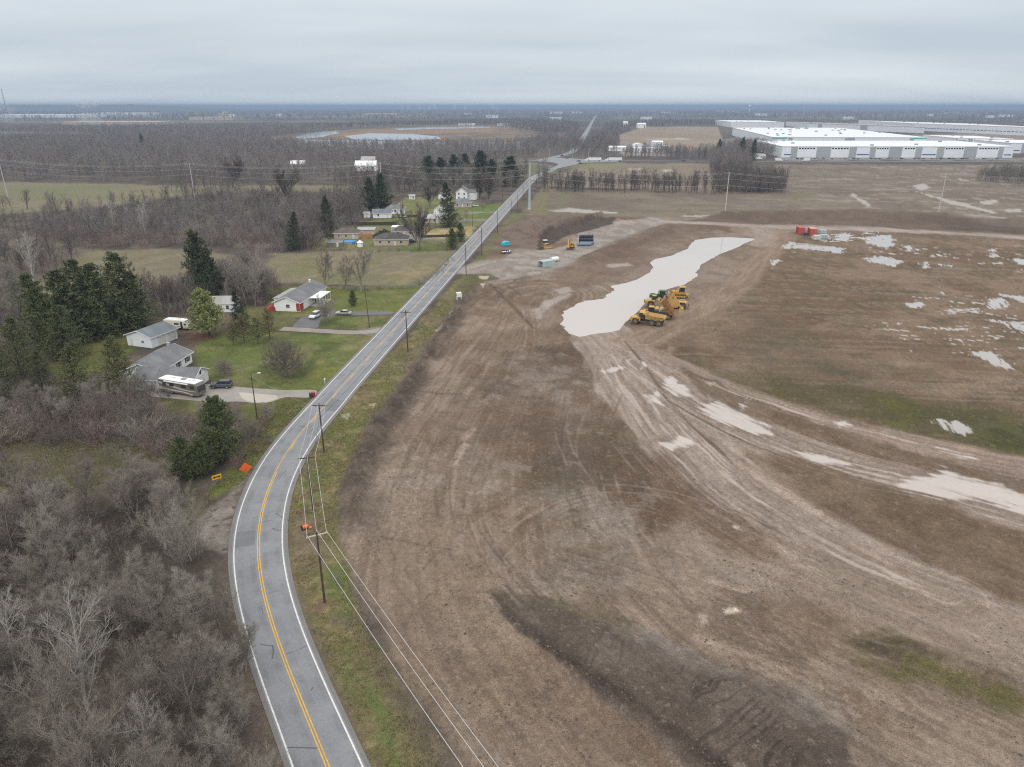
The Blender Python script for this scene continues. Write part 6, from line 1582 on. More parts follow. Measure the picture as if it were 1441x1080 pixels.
# white farmhouse: main gable, cross wing, front wing
t = thing('farmhouse', 'white two storey farmhouse with front gable and a lower grey roofed wing', 'house', gz(652, 281), math.radians(80))
gable_shell(t, 9.5, 7.6, 5.2, 2.7, .35, W_side, R_grey)
for u_ in (-1.8, 1.8):
    win(t, 'L', 9.5, 7.6, u_, 1.6, .9, 1.4); win(t, 'L', 9.5, 7.6, u_, 4.2, .9, 1.3)
win(t, 'F', 9.5, 7.6, 0, 1.6, .9, 1.4); chimney(t, 1, .2, 7.2, 8.8, W_pink)
MB().box((1.5, -6.2, 2.3), (5.5, 5.0, 4.8)).build('side_wing', W_side, t)
rr_ = MB().ext([(-1.55, 4.7), (4.55, 4.7), (1.5, 6.6)], -8.95, -3.8, 'y').build('side_wing_roof', R_grey, t)
small_house(651, 291, 11, 8, 2.8, 2.0, .06, 'pinkish brick house with grey hipped roof in front of the white farmhouse', W_pink, R_grey, 3.2, wins=(-.3, .28), dr=0)
# carport, pool, gazebo, fences
t = thing('carport', 'white roofed carport beside the dark hipped roof house', 'carport', gz(559, 326), 0)
MB().box((0, 0, 2.55), (5.2, 4.6, .12), 0, 0, .05).build('canopy', TRIM, t)
for x_ in (-2.4, 2.4):
    for y_ in (-2.1, 2.1): MB().box((x_, y_, 1.25), (.12, .12, 2.5)).build('post', TRIM, t)
t = thing('swimming_pool', 'above ground pool with a bright blue cover in the back yard', 'pool', gz(492, 343), 0)
BLUET = paint_mat('blue_plastic_sheet', (.03, .24, .55), .4, var=.3, vscale=1.2)
MB().cyl((0, 0, 0), (0, 0, 1.1), 2.7, n=20).build('pool_wall', W_grey, t); MB().cyl((0, 0, 1.1), (0, 0, 1.22), 2.82, 2.5, 20).box((1.6, -1.4, .7), (2.0, 1.4, .9), .3).build('cover', BLUET, t)
t = thing('gazebo', 'small white garden gazebo right of the blue pool', 'gazebo', gz(507, 347.5), .3)
MB().cyl((0, 0, 0), (0, 0, 1.9), 1.25, n=6).build('wall', W_side, t); MB().cyl((0, 0, 1.9), (0, 0, 3.0), 1.55, .05, 6).build('roof', R_white, t)
FENCE = paint_mat('dark_fence_boards', (.065, .055, .05), .9, var=.25); ORG = paint_mat('orange_cedar_boards', (.42, .20, .08), .8, var=.15)
def fence(pts, h, label, mat, gap=2.4, th=.05, rails=False):
    P = [np.array(G(*p)) for p in pts]
    t = thing('fence', label, 'fence', (P[0][0], P[0][1], 0)); b = MB()
    for a_, c_ in zip(P[:-1], P[1:]):
        d_ = c_ - a_; ln = float(np.linalg.norm(d_)); an = math.atan2(d_[1], d_[0]); md = (a_ + c_) / 2 - P[0]
        if rails:
            for z_ in (.35, .7, 1.05): b.box((md[0], md[1], z_ * h / 1.2), (ln, .04, .12), an)
        else: b.box((md[0], md[1], h / 2), (ln, th, h), an)
        n = max(1, int(ln / gap))
        for k in range(n + 1):
            q = a_ + d_ * k / n - P[0]; MB().box((q[0], q[1], h / 2 + .06), (.12, .12, h + .12), an).build('post', mat, t)
    b.build('rail' if rails else 'board_panel', mat, t)
    return t
fence([(484, 317), (520, 317.5), (558, 317)], 1.7, 'dark board fence in front of the white garage lawn', FENCE)
fence([(508, 335.5), (523, 335.5)], 2.0, 'short orange cedar fence between the tan houses', ORG)
fence([(525, 336), (541, 330)], 1.7, 'short dark fence right beside the orange cedar fence', FENCE)
fence([(592, 335), (622, 334), (652, 333)], 1.2, 'long dark fence behind the driveway of the dark roofed house', FENCE)
fence([(560, 306), (590, 306)], 1.3, 'dark fence right of the white bungalow', FENCE)
fence([(236, 598), (262, 600), (278, 597)], 1.3, 'grey rail fence half hidden in the thicket below the motorhome', WOODG, 2.0, .05, True)
fence([(470, 407), (530, 408.5), (585, 406)], 1.2, 'old wire and post fence along the hay field hedge', WOODG, 4.0, .03, True)

# ------------------------------------------------------------------ vehicles
def wheel(t, x, y, r, w, rim=True, name='wheel', n=14, rm=None):
    o = MB().cyl((x, y - w / 2, r), (x, y + w / 2, r), r, n=n).build(name, BLACK, t)
    if rim:
        s = 1 if y > 0 else -1
        MB().cyl((x, y + s * (w / 2 - .02), r), (x, y + s * (w / 2 + .02), r), r * .58, n=n).build('rim', rm or CHROME, o)
    return o
def car(name, label, paint, loc, rz, kind='suv', cat_='car', group=None):
    t = thing(name, label, cat_, loc, rz, group)
    if kind == 'suv':
        pf = [(-2.35, .38), (-2.4, .85), (-2.3, 1.02), (1.2, 1.06), (2.15, .95), (2.35, .75), (2.35, .38)]
        gh = [(-2.25, 1.0), (-1.95, 1.66), (.25, 1.68), (1.15, 1.04)]; roof = [(-1.98, 1.65), (-1.9, 1.74), (.2, 1.75), (.32, 1.65)]
        wb, r = 1.42, .37
    elif kind == 'pickup':
        pf = [(-2.7, .45), (-2.7, 1.05), (.1, 1.08), (1.3, 1.12), (2.5, 1.0), (2.65, .75), (2.65, .45)]
        gh = [(-.75, 1.05), (-.6, 1.75), (.45, 1.77), (1.2, 1.1)]; roof = [(-.62, 1.73), (-.5, 1.83), (.4, 1.84), (.5, 1.73)]
        wb, r = 1.7, .4
    else:
        pf = [(-2.35, .32), (-2.42, .72), (-2.3, .9), (1.2, .88), (2.2, .74), (2.38, .55), (2.36, .32)]
        gh = [(-1.9, .87), (-1.15, 1.32), (.25, 1.34), (1.15, .86)]; roof = [(-1.12, 1.31), (-1.0, 1.40), (.1, 1.41), (.3, 1.31)]
        wb, r = 1.42, .33
    MB().ext(pf, -.92, .92).build('body', paint, t, .06)
    g = MB(); n = len(gh)
    P = [(p[0], -.84 if p[1] < 1.2 else -.70, p[1]) for p in gh] + [(p[0], .84 if p[1] < 1.2 else .70, p[1]) for p in gh]
    g.add(P, [(0, 1, 2, 3), (7, 6, 5, 4), (0, 4, 5, 1), (1, 5, 6, 2), (2, 6, 7, 3)]).build('window', PANE, t)
    MB().ext(roof, -.69, .69).build('roof', paint, t, .03)
    for x in (-wb, wb):
        for y in (-.86, .86): wheel(t, x, y, r, .24)
    fx = max(p[0] for p in pf)
    for y in (-.66, .66):
        MB().box((fx - .12, y, pf[-2][1] + .02), (.26, .36, .16)).build('headlight', LAMPW, t)
        MB().box((-2.36 if kind != 'pickup' else -2.68, y * 1.15, .84), (.12, .24, .22)).build('tail_light', LAMPR, t)
    return t
car('parked_suv', 'dark grey sports utility vehicle parked at the end of the concrete drive', GREYC, gz(312, 545.5), math.pi + heading((299, 546), (326, 545.5)))
car('parked_suv', 'white sports utility vehicle on the black driveway facing the road side lawn', WHITEP, gz(444, 447), heading((451, 443), (438, 450)))
car('parked_car', 'silvery white sedan parked on the black driveway behind the utility pole', SILV, gz(483.5, 443), math.pi + heading((473, 443), (495, 443.5)), 'sedan')
car('parked_car', 'white car parked in front of the white farmhouse', WHITEP, gz(668, 291), .1, 'sedan')
car('parked_pickup', 'dark pickup between the tan houses', BLKC, gz(541, 327.5), .2, 'pickup', 'pickup')
car('parked_car', 'white car on the lawn right of the white garage', WHITEP, gz(567, 306), .1, 'sedan')
car('parked_car', 'dark car in the driveway right of the dark hipped roof house', BLKC, gz(579, 342), .6, 'suv')
# motorhome
MH1 = paint_mat('motorhome_dark_paint', (.17, .155, .135), .3, var=.08); MH2 = paint_mat('motorhome_stripe', (.54, .50, .44), .35, var=.06)
pn = heading((221, 552), (279, 561.5)); q0, q1 = np.array(G(221, 552)), np.array(G(279.5, 561.5)); print('motorhome', np.linalg.norm(q1 - q0), math.degrees(pn))
t = thing('motorhome', 'large motorhome with white roof and dark swooping stripes parked by the garage wing', 'motorhome'); ML = 10.6
uu = np.array([math.cos(pn), math.sin(pn)]); vv = np.array([-uu[1], uu[0]]); c = q1 - uu * ML / 2 + vv * 1.3; t.location = (c[0], c[1], 0); t.rotation_euler = (0, 0, pn)
hx = ML / 2
MB().ext([(-hx, .45), (-hx, 3.15), (hx - .5, 3.15), (hx - .05, 2.6), (hx, 1.3), (hx - .1, .45)], -1.25, 1.25).build('body', MH1, t, .1)
MB().box((-.15, 0, 3.22), (ML - .7, 2.44, .14)).build('roof', R_white, t)
for x_ in (-2.2, .6, 3.0): MB().box((x_, .2, 3.42), (.9, .8, .26)).build('roof_air_unit', TRIM if x_ != .6 else GREYM, t)
MB().ext([(hx - .48, 3.1), (hx - .03, 2.58), (hx + .03, 1.35), (hx - .02, 1.35), (hx - .1, 2.5), (hx - .56, 3.05)], -1.12, 1.12).build('windscreen', PANE, t)
for s in (-1, 1):
    st = MB()
    for pts in ([(-hx + .1, 1.0), (-2.0, .85), (1.0, .9), (3.9, .55), (3.9, .75), (1.2, 1.15), (-2.0, 1.2), (-hx + .1, 1.6)], [(-hx + .2, 2.3), (-2.0, 1.9), (.5, 1.45), (3.0, 1.3), (hx - .5, 1.4), (hx - .5, 1.52), (2.8, 1.5), (.6, 1.75), (-2, 2.3), (-hx + .2, 2.7)]):
        st.ext(pts, s * 1.262, s * 1.268)
    st.build('stripe', MH2, t)
    for x_, w_ in ((-3.6, 1.0), (-1.6, 1.2), (1.6, 1.3), (3.9, 1.1)): MB().box((x_, s * 1.265, 2.3), (w_, .04, .75)).build('side_window', PANE, t)
    for x_ in (-3.0, -1.9, 3.4): wheel(t, x_, s * 1.08, .5, .3)
aw = MB().box((-.2, -1.4, 2.95), (6.5, .22, .2)).build('awning', TRIM, t)
# cream travel trailer
tr = heading((236, 461), (268.6, 463.5)); q0, q1 = np.array(G(236, 462)), np.array(G(268.6, 464)); print('trailer', np.linalg.norm(q1 - q0))
t = thing('travel_trailer', 'cream travel trailer parked behind the white garage beside the bright pine', 'caravan', (*((q0 + q1) / 2), 0), tr); TL = 8.4; hx = TL / 2
MB().ext([(-hx, .6), (-hx - .1, 1.4), (-hx + .4, 2.75), (hx - .5, 2.75), (hx, 2.0), (hx - .25, .6)], -1.2, 1.2).build('body', CREAM, t, .12)
MB().box((0, 0, 2.8), (TL - 1.2, 2.2, .1)).build('roof', R_white, t); MB().box((.5, 0, 2.98), (.8, .7, .26)).build('roof_air_unit', TRIM, t)
for x_, w_, z_ in ((-3.0, .9, 1.9), (-3.0, .9, 1.2), (.3, 1.5, 1.8), (3.0, .7, 1.8)): MB().box((x_, -1.215, z_), (w_, .04, .5)).build('side_window', PANE, t)
MB().box((1.9, -1.215, 1.55), (.65, .04, 1.7)).build('door', SHUT, t); MB().box((-.3, -1.212, 1.05), (TL - 1.3, .03, .14)).build('stripe', RUSTY, t)
for x_ in (-.5, .5):
    for s in (-1, 1): wheel(t, x_, s * 1.05, .36, .22)
MB().cyl((hx - .2, -.5, .5), (hx + 1.2, 0, .5), .05).cyl((hx - .2, .5, .5), (hx + 1.2, 0, .5), .05).build('hitch', DARKM, t)
# wheelie bins and mailboxes
def bin_(px, py, mat, label, rz):
    t = thing('wheelie_bin', label, 'bin', gz(px, py), rz)
    MB().box((0, 0, .52), (.56, .6, .9), top=1.14).build('body', mat, t); MB().box((0, 0, 1.02), (.68, .74, .08), 0, .06).build('lid', mat, t)
    for s in (-1, 1): MB().cyl((s * .24 - .04, .3, .13), (s * .24 + .04, .3, .13), .13, n=10).build('wheel', BLACK, t)
    MB().cyl((-.25, .38, .98), (.25, .38, .98), .03).build('handle', mat, t)
bin_(437.5, 560, DARKM, 'black wheelie bin at the mouth of the concrete drive', .3); bin_(441.5, 558.5, REDC, 'red wheelie bin beside the black one at the drive mouth', .5)
def mailbox(px, py, mat, label):
    t = thing('mailbox', label, 'mailbox', gz(px, py), .1)
    MB().box((0, 0, .55), (.1, .1, 1.1)).build('post', mat, t); MB().ext([(-.13, 1.1), (.13, 1.1), (.13, 1.25), (.07, 1.35), (-.07, 1.35), (-.13, 1.25)], -.3, .3, 'y').build('box', mat, t)
mailbox(457.5, 541, TRIM, 'white roadside mailbox across from the third utility pole'); mailbox(543.5, 456, BLKC, 'black roadside mailbox between the two drives'); mailbox(655, 327, BLKC, 'black roadside mailbox beside the straw coloured yard')
mailbox(695, 300.5, BLKC, 'dark roadside mailbox by the white farmhouse drive')
# trucks and traffic near the junction
def semi(px, py, rz, label):
    t = thing('semi_truck', label, 'truck', gz(px, py), rz)
    MB().box((-1.5, 0, 2.55), (14.6, 2.55, 2.85)).build('trailer', R_white, t); MB().box((-1.5, 0, 1.02), (14.4, 2.0, .16)).build('trailer_frame', DARKM, t)
    MB().ext([(6.3, .6), (6.3, 3.3), (7.7, 3.4), (8.3, 2.3), (9.8, 2.0), (9.9, .6)], -1.2, 1.2).build('cab', WHITEP, t, .08); MB().box((8.02, 0, 2.75), (.3, 2.2, .7), 0, -.5).build('windscreen', PANE, t)
    for x_ in (-7.4, -6.2, 4.9, 6.1, 9.0):
        for s in (-1, 1): wheel(t, x_, s * 1.05, .5, .34)
    return t
semi(835, 227.3, math.pi, 'white semi trailer truck on the cross road, nearest the junction'); semi(864, 227.3, math.pi, 'white semi trailer truck following on the cross road, right of the first')
for px, py, pt, kd, rz, lb in ((749, 254.5, WHITEP, 'suv', 1.45, 'white car driving toward the junction on the straight road'), (772, 240, BLKC, 'suv', 1.4, 'dark car just before the junction'), (791, 219.8, BLKC, 'suv', .9, 'dark car leaving the junction on the upper arm'), (798, 223.5, BLKC, 'sedan', .3, 'dark car in the middle of the junction'),
        (814.5, 227.8, BLKC, 'pickup', .1, 'dark pickup at the right edge of the junction'), (817, 231, GREYC, 'suv', .3, 'grey car stopped on the verge right of the junction'), (962, 227, BLKC, 'sedan', 0, 'dark car on the cross road left of the tree boundary'), (1058, 227, BLKC, 'pickup', 0, 'dark pickup on the cross road by the warehouse trees')):
    car('moving_car', lb, pt, gz(px, py), rz, kd)
def box_truck(px, py, rz, label):
    t = thing('box_truck', label, 'truck', gz(px, py), rz)
    MB().box((-1.2, 0, 2.2), (6.0, 2.4, 2.7)).build('cargo_box', R_white, t); MB().ext([(1.9, .5), (1.9, 2.3), (2.9, 2.3), (3.4, 1.5), (4.3, 1.3), (4.3, .5)], -1.1, 1.1).build('cab', WHITEP, t, .06); MB().box((3.18, 0, 1.9), (.2, 1.9, .6), 0, -.5).build('windscreen', PANE, t)
    for x_ in (-2.8, 3.1):
        for s in (-1, 1): wheel(t, x_, s * .95, .45, .3)
box_truck(1096, 227.3, 0, 'white box truck on the cross road at the warehouse corner'); box_truck(1134, 227.3, math.pi, 'white box truck on the cross road in front of the near warehouse')
# cars parked along the near warehouse
rowcar = None; paints = [WHITEP, BLKC, GREYC, SILV, REDC]
protos = []
for i, pt in enumerate(paints):
    c_ = car('parked_car', 'car parked in the row along the front of the near warehouse', pt, gz(1116 + i * 6.0, 224.3), 1.57, 'suv' if i % 2 else 'sedan', 'car', 'cars along the near warehouse'); protos.append(c_)
for k in range(5, 48):
    if k % 7 == 3: continue
    copy_thing(protos[int(TRNG.integers(5))], gz(1116 + k * 6.1, 224.3 + .12 * math.sin(k)), 1.57 + float(TRNG.normal(0, .05)))
# ------------------------------------------------------------------ utility poles and wires
def height_for(px, pytop, pybase):
    g = G(px, pybase); k = g[1]; lo, hi = .5, 90.0
    for _ in range(40):
        m = (lo + hi) / 2
        if G(px, pytop, m)[1] > k: lo = m
        else: hi = m
    return lo
def arms_dir(x, y):
    i = int(np.argmin(np.hypot(ROAD[:, 0] - x, ROAD[:, 1] - y))); i = min(max(i, 1), len(ROAD) - 2)
    d = ROAD[i + 1] - ROAD[i - 1]; return math.atan2(d[1], d[0])
def upole(px, pyb, pyt, label, arm=True, arm_mat=None, tr=False, rz=None, loc=None, h=None, r=.16, lamp=False, group=None):
    x, y, z = loc or gz(px, pyb)
    h = h or height_for(px, pyt, pyb)
    a = arms_dir(x, y) if rz is None else rz
    t = thing('utility_pole', label, 'utility pole', (x, y, z), a, group)
    MB().cyl((0, 0, -.5), (0, 0, h), r, r * .62, 9).build('pole', WOODP, t)
    if arm:
        c = MB().box((0.0, 0, h - .55), (.12, 2.6, .14)).build('crossarm', arm_mat or WOODP, t)
        MB().cyl((.07, -.75, h - .55), (.07, 0, h - 1.3), .025, n=5).cyl((.07, .75, h - .55), (.07, 0, h - 1.3), .025, n=5).build('brace', GREYM, c)
        for y_ in (-1.15, 0.0, 1.15):
            z0 = h - .48 if y_ else h
            MB().cyl((0, y_, z0), (0, y_, z0 + .22), .06, .04, 7).build('insulator', CONC, c)
    if tr: MB().cyl((.05, .32, h - 2.1), (.05, .32, h - 1.1), .24, n=10).build('transformer', GREYM, t)
    if lamp:
        l = MB().cyl((0, 0, h - .4), (1.3, 0, h + .1), .04, n=6).build('lamp_arm', GREYM, t); MB().box((1.5, 0, h + .05), (.6, .25, .14)).build('lamp_head', TRIM, l)
        MB().box((.24, 0, h * .42), (.2, .34, .5)).build('meter_box', TRIM, t)
    return t, np.array([x, y, z]), h, a
poles = []
_p0w = None
P1 = gz(457, 848)
# the pole south of the picture: the wires run to it from the nearest pole
q = np.array(G(676, 1080, 9.6)); dq = q - np.array(P1[:2]); dq /= np.linalg.norm(dq); P0 = q + dq * 9
labs = [((457, 848, 748), 'nearest utility pole with a pale crossarm beside the road bend', True, CONC), ((441, 718, 640), 'second utility pole of the roadside line, with a yellow guy wire', True, None), ((456, 637, 567), 'third utility pole, dark, opposite the bins on the drive', True, None), ((574, 495, 437), 'fourth utility pole, reddish brown, alone on the straight verge', True, None),
        ((656, 387, 345), 'fifth utility pole, at the gravel site entrance', False, None), ((678, 360, 320), 'sixth utility pole, on the verge above the site entrance', False, None), ((700, 331, 297), 'seventh utility pole, beside the spoil heap', False, None), ((728.5, 295, 272), 'eighth utility pole, just left of the steel transmission pole', False, None), ((736, 280, 262), 'ninth utility pole of the roadside line', False, None), ((755, 261, 246), 'last utility pole of the roadside line before the junction', False, None)]
info = []
for (px, pb, pt), lb, am, amat in labs:
    t, p, h, a = upole(px, pb, pt, lb, am, amat); info.append((p, h, a))
aP0 = math.atan2(-dq[1], -dq[0])
t, p0_, h0_, a0_ = upole(0, 0, 0, 'utility pole nearest the camera, just below the bottom edge of the picture', True, None, rz=aP0, loc=(float(P0[0]), float(P0[1]), ground_z(*P0)), h=10.2)
bpy.data.objects.remove(t.children[0], do_unlink=True) if False else None
info = [(p0_, h0_, a0_)] + info
WIRE = paint_mat('bare_conductor', (.52, .51, .50), .4, .3, var=.02); CABLE = paint_mat('black_cable', (.06, .06, .06), .6)
def wire(name, pts, sag, r, mat, label, cat_='power line', group=None, n=14):
    m = MB(); chain = []
    for a, b in zip(pts[:-1], pts[1:]):
        for k in range(n):
            u = k / n; q = a * (1 - u) + b * u; chain.append(q - np.array([0, 0, 4 * sag * u * (1 - u)]))
    chain.append(pts[-1])
    C = np.array(chain); P = []; F = []
    tn = np.gradient(C, axis=0)
    for i, c in enumerate(C):
        d = Vector(tn[i]).normalized(); u = d.cross(Vector((0, 0, 1))).normalized(); w = u.cross(d)
        for j in range(4):
            ang = j * math.pi / 2 + .78; P.append(tuple(Vector(c) + (u * math.cos(ang) + w * math.sin(ang)) * r))
    for i in range(len(C) - 1):
        for j in range(4): F.append((i * 4 + j, i * 4 + (j + 1) % 4, i * 4 + 4 + (j + 1) % 4, i * 4 + 4 + j))
    m.add(P, F); o = m.build(name, mat); return tag(o, label, cat_, group)
def at_arm(i, off, dz): 
    p, h, a = info[i]; return np.array([p[0] - math.sin(a) * off, p[1] + math.cos(a) * off, p[2] + h + dz])
for off, dz, w_ in ((-1.15, -.24, 'right hand'), (0.0, .22, 'middle'), (1.15, -.24, 'left hand')):
    wire('power_line', [at_arm(i, off, dz) for i in range(0, 5)] + [at_arm(i, off * .12, dz if off == 0 else dz - .3) for i in range(5, 11)], .55, .030, WIRE, w_ + ' conductor of the three strung on the roadside poles')
wire('telephone_cable', [at_arm(i, .18, -3.0) for i in range(0, 11)], .6, .032, CABLE, 'thick lower cable strung along the roadside poles', 'cable')
# yellow guard on the guy wire of the second pole
p, h, a = info[2]
t = thing('guy_wire', 'yellow sleeved guy wire anchored left of the second utility pole', 'guy wire', (p[0] - 2.6, p[1] + 1.0, 0))
MB().cyl((0, 0, 0), (2.5, -1.0, h - 1.0), .012, n=5).build('wire', WIRE, t); MB().cyl((0, 0, 0), (.62, -.25, 2.1), .05, n=6).build('sleeve', paint_mat('yellow_plastic', (.7, .45, .03), .5), t)
# poles in the yards
t, pl, hl, al = upole(362, 590, 527, 'yard lamp pole with a white meter box at the edge of the concrete drive', False, lamp=True, rz=.4, r=.13)
t2, pm_, hm, am_ = upole(520, 461, 403, 'slender leaning pole in the grass island beside the black driveway', False, rz=0, r=.11)
t2.rotation_euler = (0.0, -.05, 0)
t3, pk, hk, ak = upole(350, 462, 420, 'thin service pole behind the dark spruce at the small white house', False, rz=0, r=.1)
wire('service_wire', [pl + np.array([0, 0, hl - .3]), info[3][0] + np.array([0, 0, info[3][1] - 1.2])], .5, .015, WIRE, 'thin service wire from the yard lamp pole to the third utility pole')
wire('service_wire', [pm_ + np.array([-.5, 0, hm - .2]), info[4][0] + np.array([0, 0, info[4][1] - 1.3])], .4, .015, CABLE, 'service wire from the slender leaning pole to the fourth utility pole')
for k, (px, pb, pt, lb) in enumerate(((613.5, 325, 297, 'thin pole in front of the white cottage'), (665, 320, 298, 'thin pole by the grey drive opposite the spoil heap'), (720, 301, 281, 'thin pole on the left verge across from the eighth utility pole'), (707, 283, 260, 'pole left of the road near the roadside pine'), (629, 353, 328, 'pole left of the clipped evergreens'))):
    upole(px, pb, pt, lb, False, rz=0, r=.12)
# transmission line on tall single poles
tp = [(12, 281, 224), (275, 284, 230), (539, 291, 229), (745, 295, 229), (1020, 302, 243), (1319, 306, 245)]
tl = ['tall pale transmission pole at the left edge over the green meadow', 'tall pale transmission pole in the scrub left of centre', 'tall pale transmission pole among the trees behind the dark evergreens', 'stout pale blue steel transmission pole beside the straight road', 'tall wooden transmission pole in front of the field row', 'tall wooden transmission pole leaning over the wet brown field']
TI = []
for (px, pb, pt), lb in zip(tp, tl):
    x, y, z = gz(px, pb); h = height_for(px, pt, pb); st = px == 745
    t = thing('transmission_pole', lb, 'transmission pole', (x, y, z), 0)
    MB().cyl((0, 0, -.6), (0, 0, h), .85 if st else .34, .42 if st else .20, 12).build('pole', STEEL if st else CONC, t)
    for k, zz in enumerate((h - .6, h - 3.8, h - 7.0)):
        s = 1 if k % 2 else -1
        MB().cyl((0, s * .3, zz), (0, s * 1.5, zz + .25), .11, .06, 8).build('insulator_arm', GREYM, t)
    if st: MB().cyl((0, 0, 0), (0, 0, .5), 1.2, n=14).build('foundation', CONC, t)
    TI.append((np.array([x, y, z]), h))
ends = [TI[0][0] + (TI[0][0] - TI[1][0]), ] ; ende = TI[-1][0] + (TI[-1][0] - TI[-2][0])
seq = [(ends[0], 25.0)] + TI + [(ende, 25.0)]
for k, (dz, w_) in enumerate(((.0, 'top'), (-.5, 'second'), (-3.6, 'third'), (-6.8, 'lowest'))):
    s = 1.5 * (1 if k % 2 == 0 else -1) if k else 0
    wire('transmission_wire', [p + np.array([0, s, h + dz]) for p, h in seq], 3.0, .05, WIRE, w_ + ' wire of the long transmission line crossing the whole picture', n=24)
# poles and lamps along the cross road
for px, pb, pt, lb in ((485, 232, 216, 'pole on the cross road left of the white barn'), (565, 231, 215, 'pole on the cross road right of the white barn'), (1000, 228, 209, 'pole at the tree boundary on the cross road')):
    upole(px, pb, pt, lb, True, rz=0, r=.2)
for px, pb, lb in ((758.5, 226, 'street lamp at the left corner of the junction'), (773, 225, 'street lamp right of the first one at the junction'), (806, 226, 'street lamp in the middle of the junction'), (820, 226, 'street lamp at the right side of the junction'), (828, 225.5, 'street lamp left of the nearest semi truck')):
    x, y, z = gz(px, pb); t = thing('street_lamp', lb, 'street lamp', (x, y, z), float(TRNG.uniform(0, 6)))
    MB().cyl((0, 0, 0), (0, 0, 11.5), .2, .12, 8).build('pole', CONC, t); m = MB().cyl((0, 0, 11.4), (2.4, 0, 12.0), .09, n=6).build('lamp_arm', CONC, t); MB().box((2.8, 0, 12.0), (1.0, .4, .2)).build('lamp_head', GREYM, m)

# ------------------------------------------------------------------ road works signs and litter of the verge
ORS = paint_mat('orange_sign_sheeting', (.80, .14, .02), .5, var=.08); YS = paint_mat('amber_sign_sheeting', (.82, .42, .02), .5, var=.05); BKS = paint_mat('black_sign_legend', (.02, .02, .02), .5)
t = thing('road_sign', 'orange diamond road works sign tilted on a stand at the lay-by', 'road sign', gz(347, 668), math.radians(-62))
s = 1.22 / math.sqrt(2) * 1.18
MB().add([(-.02, 0, 1.25 - s), (-.02, s, 1.25), (-.02, 0, 1.25 + s), (-.02, -s, 1.25), (.02, 0, 1.25 - s), (.02, s, 1.25), (.02, 0, 1.25 + s), (.02, -s, 1.25)], [(0, 1, 2, 3), (7, 6, 5, 4), (0, 4, 5, 1), (1, 5, 6, 2), (2, 6, 7, 3), (3, 7, 4, 0)]).build('sign_face', ORS, t)
MB().box((.06, 0, .7), (.05, .05, 1.9)).build('upright', GREYM, t)
for a_ in (-.6, .6, 2.5, 3.7): MB().cyl((.06, 0, .35), (.06 + .9 * math.cos(a_), .9 * math.sin(a_), 0), .025, n=5).build('stand_leg', GREYM, t)
t = thing('road_sign', 'amber rectangular sign with a black double headed arrow left of the orange diamond', 'road sign', gz(307, 684), math.radians(-52))
MB().box((0, 0, 1.65), (.03, 1.5, .8)).build('sign_face', YS, t)
ar = [(-.62, 0), (-.34, .26), (-.34, .1), (.34, .1), (.34, .26), (.62, 0), (.34, -.26), (.34, -.1), (-.34, -.1), (-.34, -.26)]
MB().ext([(a_, b_ + 1.65) for a_, b_ in ar], .017, .022, 'x').build('arrow', BKS, t)
for y_ in (-.55, .55): MB().box((-.05, y_, .85), (.06, .06, 1.9)).build('post', GREYM, t)
t = thing('traffic_barrel', 'orange traffic barrel lying on the verge below the second utility pole', 'barrel', gz(429, 745), .6)
MB().cyl((-.4, 0, .33), (.5, .1, .36), .33, .26, 12).build('body', ORS, t); MB().cyl((-.46, 0, .34), (-.36, 0, .34), .42, n=12).build('base', BLACK, t); MB().ball((.75, -.3, .18), .25, 8, .7).build('loose_cover', ORS, t)
t = thing('equipment_cabinet', 'white cabinet on posts standing on the windrow left of the site', 'cabinet', gz(646, 427), .35)
MB().ext([(-.85, .9), (.85, .9), (.85, 2.15), (.7, 2.3), (-.85, 2.2)], -.55, .55).build('case', TRIM, t); MB().box((-.87, 0, 1.55), (.03, .8, 1.0)).build('dark_opening', DARKM, t)
for x_ in (-.7, .7):
    for y_ in (-.45, .45): MB().box((x_, y_, .4), (.1, .1, 1.0)).build('post', TRIM, t)

